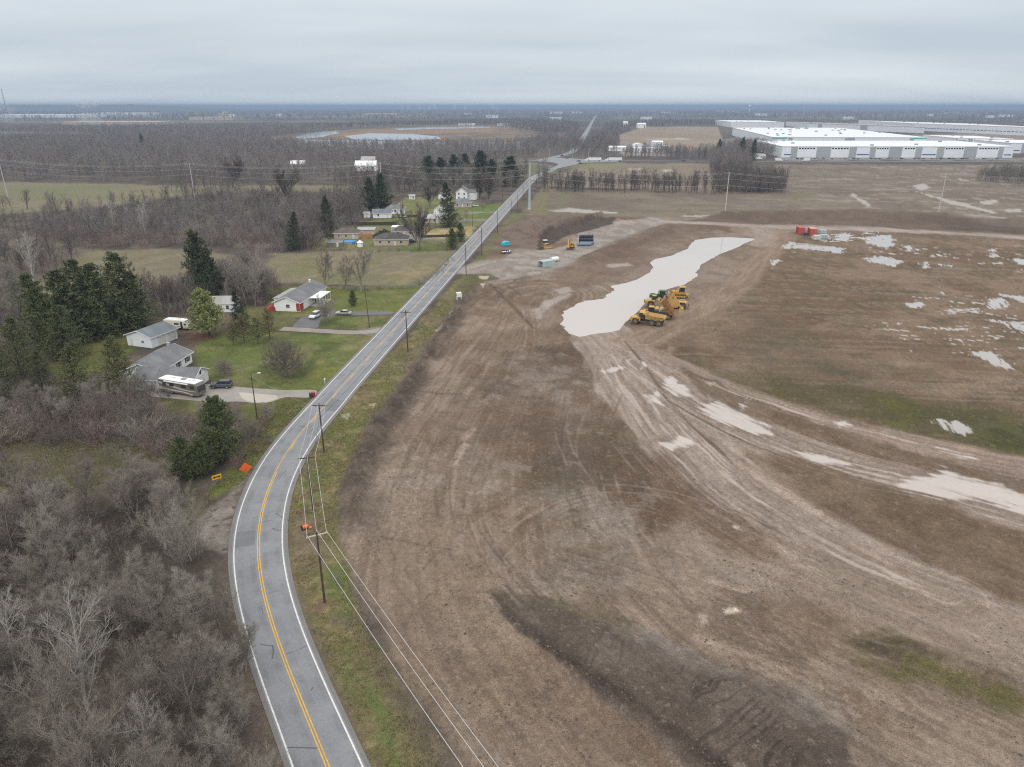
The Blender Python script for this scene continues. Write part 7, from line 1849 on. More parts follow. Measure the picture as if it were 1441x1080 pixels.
# ------------------------------------------------------------------ site machines
MUDHUB = paint_mat('muddy_hub', (.20, .15, .09), .8, var=.3, dirt=.6); MUDT = paint_mat('muddy_tyre', (.06, .052, .045), .9, var=.3, vscale=2, dirt=.7)
def tyre(t, x, y, r, w, mat=MUDT, hub=MUDHUB):
    o = MB().cyl((x, y - w / 2, r), (x, y + w / 2, r), r, n=16).build('wheel', mat, t)
    s = 1 if y > 0 else -1
    MB().cyl((x, y + s * (w / 2 - .05), r), (x, y + s * (w / 2 + .03), r), r * .5, n=12).build('rim', hub, o)
    # tread lugs
    m = MB()
    for k in range(14):
        a = 2 * math.pi * k / 14; m.box((x + math.cos(a) * r, y, r + math.sin(a) * r), (.12, w * .96, .16), 0, -a)
    m.build('tread', mat, o); return o
def dump_truck(loc, rz, label, load=False, tip=0):
    """articulated hauler: cab unit at +x, tipping body behind"""
    t = thing('dump_truck', label, 'dump truck', loc, rz)
    MB().ext([(2.1, .9), (2.1, 2.1), (3.6, 2.05), (5.0, 1.75), (5.1, .8), (4.0, .75)], -1.15, 1.15).build('hood', YEL, t, .08)
    MB().box((5.15, 0, 1.15), (.16, 1.7, .8)).box((5.0, 0, .75), (.5, 2.3, .25)).build('grille', DARKM, t)
    for s in (-1, 1):
        MB().ext([(2.5, 1.65), (2.75, 2.0), (4.0, 2.0), (4.35, 1.55), (4.2, 1.5), (3.9, 1.82), (2.85, 1.82), (2.65, 1.55)], s * .8, s * 1.5).build('fender', YEL, t)
        MB().box((5.12, s * .85, 1.55), (.08, .35, .22)).build('headlight', LAMPW, t)
        tyre(t, 3.4, s * 1.2, .92, .7)
        for x_ in (-1.35, -3.25): tyre(t, x_, s * 1.2, .92, .7)
    MB().ext([(.9, 1.5), (.9, 3.3), (2.35, 3.3), (2.75, 2.1), (2.75, 1.5)], -.85, .85).build('cab', DARKM, t, .05)
    c = MB().box((1.6, 0, 3.36), (1.6, 1.8, .12)).build('cab_roof', YEL, t)
    MB().box((2.62, 0, 2.72), (.06, 1.5, .95), 0, -.32).build('windscreen', PANE, t)
    for s in (-1, 1): MB().box((1.65, s * .87, 2.7), (1.1, .05, .9)).build('side_window', PANE, t); 
    for s in (-1, 1): MB().cyl((2.7, s * .9, 2.4), (2.9, s * 1.35, 2.6), .03, n=5).box((2.9, s * 1.4, 2.6), (.08, .25, .45)).build('mirror', DARKM, t)
    MB().box((1.1, -1.05, 3.0), (.22, .22, 1.6)).build('exhaust', DARKM, t)
    MB().box((-1.6, 0, 1.15), (5.6, 1.0, .5)).cyl((.6, 0, 1.1), (2.2, 0, 1.1), .35, n=10).build('frame', DARKM, t)
    b = MB()
    # open body: floor, flaring sides, front wall; spoon tail
    F_ = [(.55, 1.85), (-3.6, 1.6), (-4.9, 2.35)]
    for (x0, z0), (x1, z1) in zip(F_[:-1], F_[1:]):
        b.add([(x0, -1.1, z0), (x0, 1.1, z0), (x1, 1.25, z1), (x1, -1.25, z1), (x0, -1.1, z0 - .15), (x0, 1.1, z0 - .15), (x1, 1.25, z1 - .15), (x1, -1.25, z1 - .15)], [(0, 1, 2, 3), (7, 6, 5, 4), (0, 4, 5, 1), (1, 5, 6, 2), (2, 6, 7, 3), (3, 7, 4, 0)])
    for s in (-1, 1):
        b.add([(.55, s * 1.1, 1.75), (-3.6, s * 1.15, 1.5), (-4.9, s * 1.25, 2.3), (-4.6, s * 1.55, 2.75), (.75, s * 1.55, 3.15), (.55, s * 1.25, 1.75), (-3.6, s * 1.3, 1.5), (-4.9, s * 1.4, 2.3), (-4.6, s * 1.7, 2.75), (.75, s * 1.7, 3.15)], [(0, 1, 2, 3, 4), (9, 8, 7, 6, 5), (0, 5, 6, 1), (1, 6, 7, 2), (2, 7, 8, 3), (3, 8, 9, 4), (4, 9, 5, 0)])
    b.box((.62, 0, 2.5), (.14, 2.7, 1.5), 0, .12); b.box((.95, 0, 3.2), (.8, 3.2, .12))
    for x_ in (-.6, -1.9, -3.2):
        for s in (-1, 1): b.box((x_, s * 1.52, 2.25), (.18, .16, 1.1), 0, 0, -s * .3)
    if tip:
        ca, sa = math.cos(tip), math.sin(tip)
        b.v = [(-3.9 + (x_ + 3.9) * ca - (z_ - 1.6) * sa, y_, 1.6 + (x_ + 3.9) * sa + (z_ - 1.6) * ca) for x_, y_, z_ in b.v]
        MB().cyl((.2, .45, 1.3), (-2.2, .45, 3.4), .12, n=8).cyl((.2, -.45, 1.3), (-2.2, -.45, 3.4), .12, n=8).build('hoist_ram', GREYM, t)
        MB().box((-1.4, 0, 1.55), (3.6, 1.5, .35)).box((.1, 0, 1.9), (.9, 1.6, .8)).build('engine_parts', DARKM, t)
    bd = b.build('dump_body', RUSTY if tip else YELP, t)
    if tip: return t
    if load: MB().box((-2.0, 0, 1.85), (4.2, 2.1, .4)).build('dirt_load', RUSTY, t)
    else: MB().box((-1.5, 0, 1.84), (3.9, 2.0, .06), 0, .06).build('bed_liner', RUSTY, t)
    return t
def tracks(t, L, gauge, w, r):
    for s in (-1, 1):
        n = 8; pts = [(L / 2 - r + r * math.sin(a), r - r * math.cos(a)) for a in np.linspace(0, math.pi, n)] + [(-L / 2 + r - r * math.sin(a), r + r * math.cos(a)) for a in np.linspace(0, math.pi, n)]
        tr_ = MB().ext(pts, s * gauge / 2 - w / 2, s * gauge / 2 + w / 2).build('track', DARKM, t)
        m = MB()
        for k in range(int(L / .35)):
            m.box((-L / 2 + .3 + k * .35, s * gauge / 2, 2 * r + .02), (.08, w, .06))
        m.build('track_pads', BLACK, tr_)
        m = MB()
        for k in range(5): m.cyl((-L / 2 + r + k * (L - 2 * r) / 4, s * gauge / 2 + s * w / 2, r), (-L / 2 + r + k * (L - 2 * r) / 4, s * (gauge / 2 + w / 2 + .04), r), r * .62, n=10)
        m.build('track_rollers', YELP, tr_)
def excavator(loc, rz, label, sc=1.0, pose=((1.2, 1.7), (4.3, 4.6), (6.2, 2.0), (5.9, .7)), swing=0.0, sw_mat=YEL):
    t = thing('excavator', label, 'excavator', loc, rz); t.scale = (sc, sc, sc)
    tracks(t, 4.4, 2.4, .62, .45)
    MB().box((0, 0, .85), (2.2, 1.6, .3)).cyl((0, 0, .9), (0, 0, 1.15), .7, n=14).build('undercarriage', DARKM, t)
    MB().ext([(-2.6, 1.2), (-2.7, 2.0), (-2.2, 2.3), (.2, 2.25), (.9, 1.6), (1.4, 1.5), (1.4, 1.15)], -1.35, 1.35).build('house_body', sw_mat, t, .06)
    MB().box((-2.4, 0, 1.6), (.7, 2.5, .9)).build('counterweight', DARKM, t, .12)
    MB().ext([(-.3, 1.6), (-.3, 3.0), (.95, 3.0), (1.45, 2.2), (1.45, 1.6)], .35, 1.35).build('cab', sw_mat, t, .04)
    MB().ext([(1.0, 2.95), (1.48, 2.2), (1.52, 2.2), (1.04, 2.98)], .42, 1.28).box((.35, 1.37, 2.45), (.95, .04, .8)).build('cab_window', PANE, t)
    MB().box((-1.3, -.6, 2.5), (.2, .2, .7)).build('exhaust', DARKM, t)
    a, b_, c, d = [np.array([p[0], -.1, p[1]]) for p in pose]
    def link_(p, q, w0, w1, th, name, mat):
        dv = q - p; ln = np.linalg.norm(dv); u = dv / ln; n = np.array([-u[2], 0, u[0]])
        P = [p + n * w0, q + n * w1, q - n * w1, p - n * w0]; return MB().ext([(v_[0], v_[2]) for v_ in P], -.1 - th, -.1 + th).build(name, mat, t)
    mid = a + (b_ - a) * .55 + np.array([-.25, 0, .75])
    link_(a, mid, .28, .36, .22, 'boom', sw_mat); link_(mid, b_, .36, .2, .2, 'boom', sw_mat); link_(b_ + (b_ - c) * .14, c, .26, .16, .17, 'stick', sw_mat)
    m = MB()
    for p, q in ((a + np.array([.5, 0, -.2]), mid), (mid + np.array([.3, 0, .5]), b_ + (b_ - c) * .14)): m.cyl(p, q, .08, n=7)
    m.build('hydraulic_ram', GREYM, t)
    e = d - c; an = math.atan2(e[2], e[0])
    bk = [(0, .1), (.5, .5), (1.2, .35), (1.35, -.35), (.9, -.75), (.3, -.55)]
    R2 = [(c[0] + x_ * math.cos(an) - z_ * math.sin(an), c[2] + x_ * math.sin(an) + z_ * math.cos(an)) for x_, z_ in bk]
    MB().ext(R2, -.75, .55).build('bucket', YELP, t)
    return t
def bulldozer(loc, rz, label, sc=1.0, mat=YEL, cabroof=None):
    t = thing('bulldozer', label, 'bulldozer', loc, rz); t.scale = (sc, sc, sc)
    tracks(t, 3.9, 2.2, .62, .52)
    MB().ext([(-1.9, .7), (-1.9, 1.7), (-.2, 1.75), (.1, 2.0), (1.9, 1.85), (2.0, .7)], -.75, .75).build('hood', mat, t, .05)
    MB().box((2.02, 0, 1.3), (.06, 1.3, 1.0)).build('grille', DARKM, t)
    MB().ext([(-1.5, 1.65), (-1.45, 3.0), (-.15, 3.0), (.1, 1.75)], -.8, .8).build('cab', DARKM, t, .03); MB().box((-.8, 0, 3.08), (1.7, 1.9, .12)).build('cab_roof', cabroof or mat, t)
    for s in (-1, 1):
        MB().box((-.75, s * .81, 2.5), (.9, .03, .75)).build('cab_window', PANE, t)
        MB().box((1.2, s * 1.5, .65), (3.4, .16, .26)).build('push_arm', mat, t)
    MB().box((.02, 0, 2.45), (.05, 1.4, .9), 0, -.14).build('windscreen', PANE, t)
    MB().cyl((1.0, .45, 1.9), (1.0, .45, 2.8), .07, n=8).build('exhaust', DARKM, t)
    bl = [(2.75, .05), (2.95, .1), (2.8, .7), (2.95, 1.35), (2.75, 1.35), (2.6, .7)]
    MB().ext(bl, -1.9, 1.9).build('blade', YELP, t)
    m = MB().box((-2.3, 0, .9), (.7, 1.2, .3))
    for s in (-.5, .5): m.box((-2.6, s, .6), (.18, .16, 1.1))
    m.build('ripper', YELP, t); return t
def scraper(loc, rz, label):
    """open bowl earth scraper: tractor unit at +x, gooseneck, bowl, rear engine"""
    t = thing('earth_scraper', label, 'earth scraper', loc, rz)
    MB().ext([(3.6, 1.1), (3.6, 2.3), (5.4, 2.35), (6.9, 2.05), (7.0, 1.1)], -1.1, 1.1).build('tractor_hood', YELP, t, .08)
    MB().box((7.02, 0, 1.5), (.12, 1.8, .9)).build('grille', DARKM, t)
    MB().ext([(3.5, 2.2), (3.55, 3.5), (4.5, 3.5), (4.9, 2.3)], -.2, 1.0).build('cab', DARKM, t, .04); MB().box((4.0, .4, 3.55), (1.2, 1.4, .1)).build('cab_roof', YELP, t)
    for s in (-1, 1):
        tyre(t, 4.9, s * 1.35, 1.0, .75, hub=MUDHUB); tyre(t, -4.6, s * 1.3, 1.0, .75, hub=MUDHUB)
        MB().ext([(3.9, 1.9), (4.2, 2.25), (5.6, 2.25), (5.95, 1.8), (5.8, 1.75), (5.5, 2.1), (4.3, 2.1), (4.05, 1.8)], s * .95, s * 1.75).build('fender', YELP, t)
        MB().ext([(1.6, .5), (1.7, 2.1), (-2.8, 2.5), (-3.6, 1.6), (-3.2, .5), (-.6, .3)], s * 1.45, s * 1.6).build('bowl_side', YELP, t)
        MB().ext([(-3.4, 1.9), (-3.9, 2.3), (-5.2, 2.3), (-5.7, 1.8), (-5.6, 1.7), (-5.1, 2.15), (-4.0, 2.15), (-3.5, 1.75)], s * .9, s * 1.7).build('fender', YELP, t)
        MB().ext([(2.6, 2.0), (2.6, 2.35), (-.6, 1.7), (-.6, 1.4)], s * 1.62, s * 1.8).build('draft_arm', YELP, t)
    MB().ext([(1.7, .4), (1.9, 1.8), (1.6, 1.8), (1.3, .4)], -1.44, 1.44).build('apron', YELP, t); MB().box((-1.1, 0, .42), (4.4, 2.9, .16)).box((-3.2, 0, 1.5), (.2, 2.9, 1.9)).build('bowl_floor', RUSTY, t)
    MB().box((-1.0, 0, 1.4), (4.0, 2.8, .35)).build('soil_load', paint_mat('loose_soil', (.26, .19, .14), .95, var=.2), t)
    MB().ext([(3.4, 1.3), (3.7, 2.0), (2.7, 2.9), (2.2, 2.8), (2.6, 2.2), (3.2, 1.3)], -.35, .35).box((2.5, 0, 2.35), (.5, 3.6, .4)).build('gooseneck', YELP, t)
    MB().ext([(-3.4, 1.1), (-3.4, 2.2), (-6.0, 2.0), (-6.2, 1.1)], -.8, .8).build('rear_engine', YELP, t, .06); MB().box((-6.35, 0, 1.2), (.35, 1.4, .3)).build('push_block', DARKM, t)
    return t
def tractor(loc, rz, label):
    t = thing('farm_tractor', label, 'tractor', loc, rz)
    MB().ext([(.5, 1.2), (.5, 2.15), (3.3, 2.0), (3.45, 1.2)], -.55, .55).build('hood', GRN, t, .08); MB().box((3.46, 0, 1.6), (.05, .9, .7)).build('grille', DARKM, t)
    MB().ext([(-1.3, 1.4), (-1.35, 3.2), (.35, 3.2), (.6, 1.4)], -.8, .8).build('cab', PANE, t, .04); MB().box((-.5, 0, 3.3), (2.0, 1.9, .22)).build('cab_roof', GRN, t, .05)
    m = MB()
    for x_, s in ((-1.3, 1), (-1.3, -1), (.42, 1), (.42, -1)): m.box((x_, s * .8, 2.3), (.1, .1, 1.8))
    m.build('cab_pillar', GRN, t)
    MB().box((1.0, 0, 1.0), (5.0, .8, .5)).build('frame', DARKM, t); MB().cyl((.8, .7, 2.0), (.8, .7, 3.4), .08, n=8).build('exhaust', DARKM, t)
    for x_ in (-1.2, 2.4):
        for s in (-1, 1):
            tyre(t, x_, s * 1.15, .98, .7, hub=paint_mat('yellow_rim', (.6, .45, .03), .5)); MB().box((x_, s * 1.15, 2.02), (1.6, .75, .08)).build('fender', GRN, t)
    return t
hd = math.pi + heading((897, 459), (926, 462.5))
def mid(px, py, dx=0, dy=0): 
    x, y, z = gz(px, py); return (x + dx, y + dy, ground_z(x + dx, y + dy))
dump_truck(mid(913, 458.5, 0, 1.2), hd, 'yellow articulated dump truck, nearest of the machines beside the pond')
dump_truck(mid(922, 449.5, .6, 1.0), hd + .10, 'yellow dump truck with its rusty body tipped up, second from the front beside the pond', False, math.radians(48))
excavator(mid(934, 446), math.radians(-18), 'yellow excavator with raised boom right of the two dump trucks', 1.12, ((.9, 1.8), (2.0, 6.0), (4.2, 2.9), (4.7, 1.7)), 0, YELP)
scraper(mid(939, 433.5, 0, .5), math.radians(166), 'long yellow earth scraper with four big wheels behind the dump trucks')
tractor(mid(929, 423.5), math.radians(172), 'green tractor behind the yellow earth scraper')
bulldozer(mid(955, 419), math.radians(172), 'yellow bulldozer at the back of the machines beside the pond', 1.15)
# small machines on the gravel pad
excavator(mid(803, 351), math.radians(-110), 'small excavator digging beside the black pipes', .92, ((.9, 1.8), (3.0, 4.9), (4.6, 2.4), (4.5, 1.0)))
bulldozer(mid(768, 348.5), math.radians(-70), 'bulldozer with a white cab roof standing below the spoil heap', 1.0, YELP, TRIM)
PIPE1 = paint_mat('black_plastic_pipe', (.035, .036, .042), .5, var=.2); PIPE2 = paint_mat('blue_grey_pipe', (.16, .21, .29), .5, var=.1)
def pipe(px, py, L, r, mat, rz, z, label, group=None):
    x, y, z0 = gz(px, py); t = thing('drain_pipe', label, 'pipe', (x, y, z0 + z), rz, group)
    MB().ring((-L / 2, 0, r), (L / 2, 0, r), r, r * .86, 18).build('barrel', mat, t); m = MB()
    for k in range(int(L / .5)): m.ring((-L / 2 + .25 + k * .5, 0, r), (-L / 2 + .36 + k * .5, 0, r), r * 1.05, r * .99, 18)
    m.build('corrugation', mat, t); MB().ring((L / 2 - .25, 0, r), (L / 2 + .02, 0, r), r * 1.1, r * .86, 18).build('socket', mat, t)
pipe(822, 346.3, 6.0, .66, PIPE2, 0, 0, 'blue grey drain pipe lying nearest, beside the small excavator')
_bx, _by = G(822, 346.3)
def pipe_at(dx, dy, z, r, mat, label, group=None, L=6.1):
    n0 = len(COLL.objects); pipe(822, 346.3, L, r, mat, 0, 0, label, group)
    for o in list(COLL.objects)[n0:]:
        if o.parent is None: o.location = (_bx + dx, _by + dy, ground_z(_bx + dx, _by + dy) + z)
pipe_at(1.1, 2.0, .25, .62, PIPE2, 'blue grey drain pipe lying between the nearest one and the black bundle', L=5.8)
for z_, row in ((0, (4.0, 5.5, 7.0)), (1.3, (4.75, 6.25)), (2.55, (5.5,))):
    for dy_ in row: pipe_at(1.4, dy_, z_, .74, PIPE1, 'black drain pipe in the bundle behind the two blue grey ones', 'black drain pipes', 6.2)
SHL = paint_mat('pale_blue_grey_steel', (.42, .50, .50), .5, .1, var=.1, dirt=.2)
t = thing('trench_shield', 'pale blue grey trench box on the edge of the gravel pad', 'trench box', gz(769, 375), math.radians(38))
for s in (-1, 1): MB().box((0, s * 1.5, 1.2), (6.4, .22, 2.3)).build('side_panel', SHL, t)
for x_ in (-2.4, 0, 2.4): MB().cyl((x_, -1.4, .6), (x_, 1.4, .6), .1, n=8).cyl((x_, -1.4, 1.9), (x_, 1.4, 1.9), .1, n=8).build('spreader', SHL, t)
MB().box((0, 0, 2.2), (5.6, 2.9, .1)).build('deck', SHL, t)
t = thing('storage_tank', 'white cylindrical tank lying right of the trench box', 'tank', gz(780, 369), math.radians(30))
MB().cyl((-1.5, 0, 1.0), (1.3, 0, 1.0), .95, n=16).ball((1.3, 0, 1.0), .94, 12).build('shell', TRIM, t); MB().box((-.8, 0, .2), (.3, 1.6, .5)).box((.8, 0, .2), (.3, 1.6, .5)).build('saddle', DARKM, t); MB().cyl((2.2, 0, 1.0), (2.6, 0, 1.0), .4, n=10).build('hatch', YELP, t)
TURQ = paint_mat('turquoise_tarpaulin', (.04, .45, .56), .45, var=.15, vscale=1.2)
t = thing('covered_pallet', 'goods under a turquoise tarpaulin on the verge by the gravel pad', 'pallet', gz(712, 346), .4)
MB().ext([(-1.9, 0.3), (-1.7, 1.5), (-.4, 2.1), (1.2, 1.9), (1.9, .3)], -1.3, 1.3).build('tarpaulin', TURQ, t, .1); MB().box((0, 0, .15), (3.6, 2.4, .3)).build('pallet_base', WOODG, t)
t = thing('utility_trailer', 'dark trailer loaded with white bags below the turquoise tarpaulin', 'trailer', gz(712, 356.5), .25)
MB().box((0, 0, .65), (4.4, 2.0, .18)).build('bed', DARKM, t); MB().box((-.3, 0, 1.25), (2.6, 1.8, 1.0)).build('crate', BLKC, t); m = MB()
for x_, y_ in ((-1.4, -.7), (-.6, -.85), (.4, -.8), (1.3, -.4), (1.6, .4)): m.ball((x_, y_, 1.0), .5, 8, .7)
m.build('white_bags', TRIM, t)
for s in (-1, 1): wheel(t, -.2, s * 1.05, .36, .22)
MB().cyl((2.2, 0, .6), (3.4, 0, .5), .05).build('hitch', DARKM, t)
# containers and pallets at the far side of the plateau
REDM = paint_mat('faded_red_container', (.42, .09, .075), .6, var=.12, dirt=.25); PNK = paint_mat('sun_bleached_red_roof', (.56, .26, .22), .6, var=.1)
def container(px, py, rz, L, mat, roofm, label):
    t = thing('storage_container', label, 'container', gz(px, py), rz); W_, H_ = 2.9, 3.1
    MB().box((0, 0, H_ / 2 + .15), (L, W_, H_)).build('box_wall', mat, t); MB().box((0, 0, H_ + .2), (L + .1, W_ + .1, .1)).build('roof', roofm, t); m = MB()
    for s in (-1, 1):
        for k in range(int(L / .6)): m.box((-L / 2 + .3 + k * .6, s * (W_ / 2 + .03), H_ / 2 + .15), (.25, .06, H_ * .9))
    m.build('corrugation', mat, t)
    for s in (-1, 1): MB().box((-L / 2 - .04, s * .72, H_ / 2 + .15), (.08, 1.36, H_ * .94)).build('door', mat, t)
    return t
container(1125.5, 329.5, math.radians(80), 6.5, REDM, REDM, 'red storage container on the left of the small depot by the berm'); container(1142, 331, math.radians(80), 6.0, REDM, PNK, 'red storage container with a bleached pink roof, right of the first one')
t = thing('generator', 'dark generator between the two red containers', 'generator', gz(1133.5, 333), 0)
MB().box((0, 0, 1.0), (1.7, 1.3, 1.5)).build('housing', DARKM, t, .05); MB().cyl((.4, 0, 1.7), (.4, 0, 2.3), .08).build('exhaust', GREYM, t); MB().box((0, 0, .15), (2.0, 1.5, .25)).build('skid', GREYM, t)
def pallet_stack(px, py, L, W_, H_, mat, label):
    t = thing('pallet_stack', label, 'pallet', gz(px, py), .05); b = MB().box((0, 0, .08), (L, W_, .16)); b.build('pallet_base', WOODG, t); m = MB()
    nx = max(1, int(L / 1.1))
    for k in range(nx):
        for j in range(2): m.box((-L / 2 + (k + .5) * L / nx, 0, .2 + H_ * (j + .5) / 2), (L / nx - .08, W_ - .05, H_ / 2 - .05))
    m.build('goods', mat, t)
pallet_stack(1148.5, 338, 3.0, 2.4, 1.9, paint_mat('pale_boxes', (.56, .54, .50), .8, var=.1), 'pale boxed goods on a pallet in front of the second red container'); pallet_stack(1158, 336, 3.6, 2.4, 1.8, SHL, 'grey goods on a pallet right of the pale ones'); pallet_stack(1157, 329, 3.2, 2.4, 1.6, SHL, 'grey goods on a pallet, farther back by the berm track')
WP = paint_mat('white_plastic_pipe', (.74, .74, .73), .4, var=.05)
for k in range(22):
    px, py = float(TRNG.uniform(1166, 1236)), float(TRNG.uniform(327, 341)); x, y, z = gz(px, py); o = MB().ring((-2.6, 0, .12), (2.6, 0, .12), .12, .10, 8).build('plastic_pipe', WP); o.location = (x, y, z); o.rotation_euler = (0, 0, float(TRNG.choice([.9, 1.2, 2.1, .2]) + TRNG.normal(0, .15)))
    tag(o, 'white plastic pipe lying loose in the wet ground right of the containers', 'pipe', 'loose white plastic pipes')

# ------------------------------------------------------------------ warehouses
PANG = paint_mat('grey_wall_panel', (.36, .385, .41), .7, var=.04, vscale=.05); PANW = paint_mat('white_wall_panel', (.76, .79, .82), .6, var=.03, vscale=.05); TEAL = paint_mat('teal_wall_panel', (.05, .42, .46), .5); BLUES = paint_mat('blue_entrance_band', (.05, .10, .34), .5); ROOFW = paint_mat('bright_roof_membrane', (.74, .76, .78), .55, var=.05, vscale=.02)
def warehouse(FL, FR, depth_vec, H, label, panels=(), bands=(), teal=(), windows=(), docks_side=None, units=0, rw=ROOFW, ww=PANW, cat_='warehouse', name='warehouse'):
    """FL, FR: ground corners of the facade facing the camera; depth_vec: world vector to the back"""
    FL, FR = np.array(FL), np.array(FR); d = FR - FL; L = float(np.linalg.norm(d)); a = math.atan2(d[1], d[0]); u = d / L; v = np.array([-u[1], u[0]])
    dv = np.array([np.dot(depth_vec, u), np.dot(depth_vec, v)])
    t = thing(name, label, cat_, (FL[0], FL[1], 0), a)
    MB().ext([(0, 0), (L, 0), (L + dv[0], dv[1]), (dv[0], dv[1])], -.2, H, 'z').build('wall', ww, t)
    MB().ext([(-.4, -.4), (L + .4, -.4), (L + dv[0] + .4, dv[1] + .4), (dv[0] - .4, dv[1] + .4)], H, H + .7, 'z').build('roof', rw, t)
    for x0, x1 in panels: MB().box(((x0 + x1) / 2 * L, -.1, H / 2 - .1), ((x1 - x0) * L, .2, H - .3)).build('wall_panel', PANG, t)
    for x0, x1, z in bands: MB().box(((x0 + x1) / 2 * L, -.16, z), ((x1 - x0) * L, .3, 1.1)).build('entrance_band', BLUES, t); 
    for x0, x1, z0, z1 in teal: MB().box(((x0 + x1) / 2 * L, -.13, (z0 + z1) / 2), ((x1 - x0) * L, .26, z1 - z0)).build('teal_panel', TEAL, t)
    for x0, x1, z, n in windows:
        for k in range(n): MB().box(((x0 + (x1 - x0) * (k + .5) / n) * L, -.03, z), ((x1 - x0) * L / n * .72, .08, 1.5)).build('window', PANE, t)
    if docks_side:
        s0 = np.array([0.0, 0.0]); s1 = dv; m_ = docks_side; n_ = np.array([-s1[1], s1[0]]); n_ = n_ / np.linalg.norm(n_); ang = math.atan2(s1[1], s1[0])
        for k in range(m_):
            q = s0 + s1 * (k + .7) / m_ + n_ * .1; MB().box((q[0], q[1], 2.4), (3.4, .2, 3.6), ang).build('dock_door', PANG, t)
    for k in range(units):
        fx, fy = float(TRNG.uniform(.04, .96)), float(TRNG.uniform(.08, .95)); MB().box((fx * L + dv[0] * fy, dv[1] * fy, H + 1.4), (3.6, 2.6, 1.5)).build('roof_unit', GREYM, t)
    return t
Hn = 12.5
FLn, FRn = G(1099, 222), G(1424, 222.3)
pn_ = []; wn_ = []; tot = 325.0
for a_, b_ in ((1148, 1168), (1194, 1204), (1223, 1231), (1250, 1268), (1287, 1296), (1317, 1327), (1355, 1373), (1403, 1410)): pn_.append(((a_ - 1099) / tot, (b_ - 1099) / tot))
for a_, b_, n in ((1122, 1146, 6), (1168.5, 1193, 6), (1232, 1249, 5), (1271, 1286, 4), (1328, 1354, 7), (1375, 1402, 7)): wn_.append(((a_ - 1099) / tot, (b_ - 1099) / tot, Hn - 2.0, n))
dirv = np.array([math.sin(math.radians(6.45)), math.cos(math.radians(6.45))])
warehouse(FLn, FRn, dirv * 150, Hn, 'long white warehouse with grey wall panels, nearest across the cross road', pn_ + [((1112 - 1099) / tot, (1121 - 1099) / tot)], [((1103 - 1099) / tot, (1112 - 1099) / tot, 3.6), ((1205 - 1099) / tot, (1222 - 1099) / tot, 3.6), ((1297 - 1099) / tot, (1316 - 1099) / tot, 3.6), ((1412 - 1099) / tot, (1422 - 1099) / tot, 3.4)], (), wn_, None, 6)
Hb = 15.0
FLb, FRb = np.array(G(1087, 193.6, Hb)), np.array(G(1304, 194.2, Hb)); BLb = np.array(G(1031, 180.3, Hb)); tb = 217.0
warehouse(FLb, FRb, BLb - FLb, Hb, 'huge white roofed warehouse with teal corners behind the nearest one', [((1110 - 1087) / tb, (1116 - 1087) / tb), ((1190 - 1087) / tb, (1204 - 1087) / tb), ((1281 - 1087) / tb, (1287 - 1087) / tb)], (), [(0, (1108 - 1087) / tb, Hb - 1.8, Hb - .4), ((1287 - 1087) / tb, 1.0, Hb - 1.6, Hb - .4)], [((1122 - 1087) / tb, (1186 - 1087) / tb, Hb - 5, 16), ((1212 - 1087) / tb, (1276 - 1087) / tb, Hb - 5, 16), ((1288 - 1087) / tb, (1302 - 1087) / tb, Hb - 8, 3)], 12, 34)
warehouse(G(1028, 179.5), G(1103, 180.5), dirv * 300, 15, 'white warehouse peeping out at the left behind the huge one', (), (), (), (), None, 6)
warehouse(G(1137, 181), G(1300, 188), dirv * 260, 13, 'pale low warehouse behind the huge roof, seen over its right end', [(.1, .14), (.5, .56)], (), (), (), None, 8, R_light)
warehouse(G(1284, 184), G(1500, 194), dirv * 420, 17, 'long white warehouse with loading doors at the far right', (), (), (), [(.02, .98, 7, 40)], None, 12)
FLr, FRr = G(1343, 207), G(1424, 209); 
warehouse(FLr, FRr, dirv * 120, 12.5, 'white and grey warehouse right of the nearest one, set back', [(.0, .04), (.22, .30), (.62, .68)], (), (), [(.05, .2, 9, 6), (.32, .6, 9, 9)], None, 5)
warehouse(G(1420, 216), G(1520, 217), dirv * 100, 12.5, 'white warehouse with a blue entrance at the right edge', [(.16, .24)], [(.02, .14, 3.6)], (), (), None, 3)
# works yard sheds by the cross road
def shed(px, py, L, W_, H_, rise, rz, label, wall=W_side, roof=R_white, arched=False, name='shed'):
    t = thing(name, label, 'building', gz(px, py), rz)
    if arched:
        a = np.linspace(0, math.pi, 12); MB().ext([(W_ / 2 * math.cos(x_), H_ * math.sin(x_)) for x_ in a], -L / 2, L / 2, 'x').build('arched_roof', roof, t); MB().box((L / 2 + .05, 0, 1.9), (.1, 3.6, 3.6)).build('door', GREYM, t)
    else:
        gable_shell(t, L, W_, H_, rise, .4, wall, roof)
        for f_ in (-.3, .1): win(t, 'F', L, W_, f_ * L, H_ * .6, 1.6, 1.0)
        door(t, 'F', L, W_, .34 * L, 3.2, H_ * .75, GREYM, 'door')
    return t
shed(868, 212.5, 24, 16, 5, 1.5, 0, 'long low white roofed works shed left of the arched hall'); shed(898, 208.5, 20, 16, 0, 0, math.pi / 2, 'white arched roofed hall in the works yard', arched=True) if False else shed(898, 208.5, 20, 18, 7, 0, math.pi / 2, 'white arched roofed hall in the works yard', arched=True, name='arched_hall')
shed(908, 213.5, 34, 16, 4.5, 1.2, .02, 'low white roofed works shed in front of the arched hall'); shed(924, 207.5, 16, 14, 8, 1.5, 0, 'taller white works building right of the arched hall'); shed(936, 211, 10, 9, 5, 1, 0, 'small grey works building at the right of the yard', W_grey, R_light)
shed(902, 180.5, 24, 16, 11, 3, .1, 'white farm building at the edge of the far tan field', name='farm_building'); shed(880, 178, 14, 10, 8, 7, .1, 'white steep roofed farm building left of the other one beyond the tan field', name='farm_building')
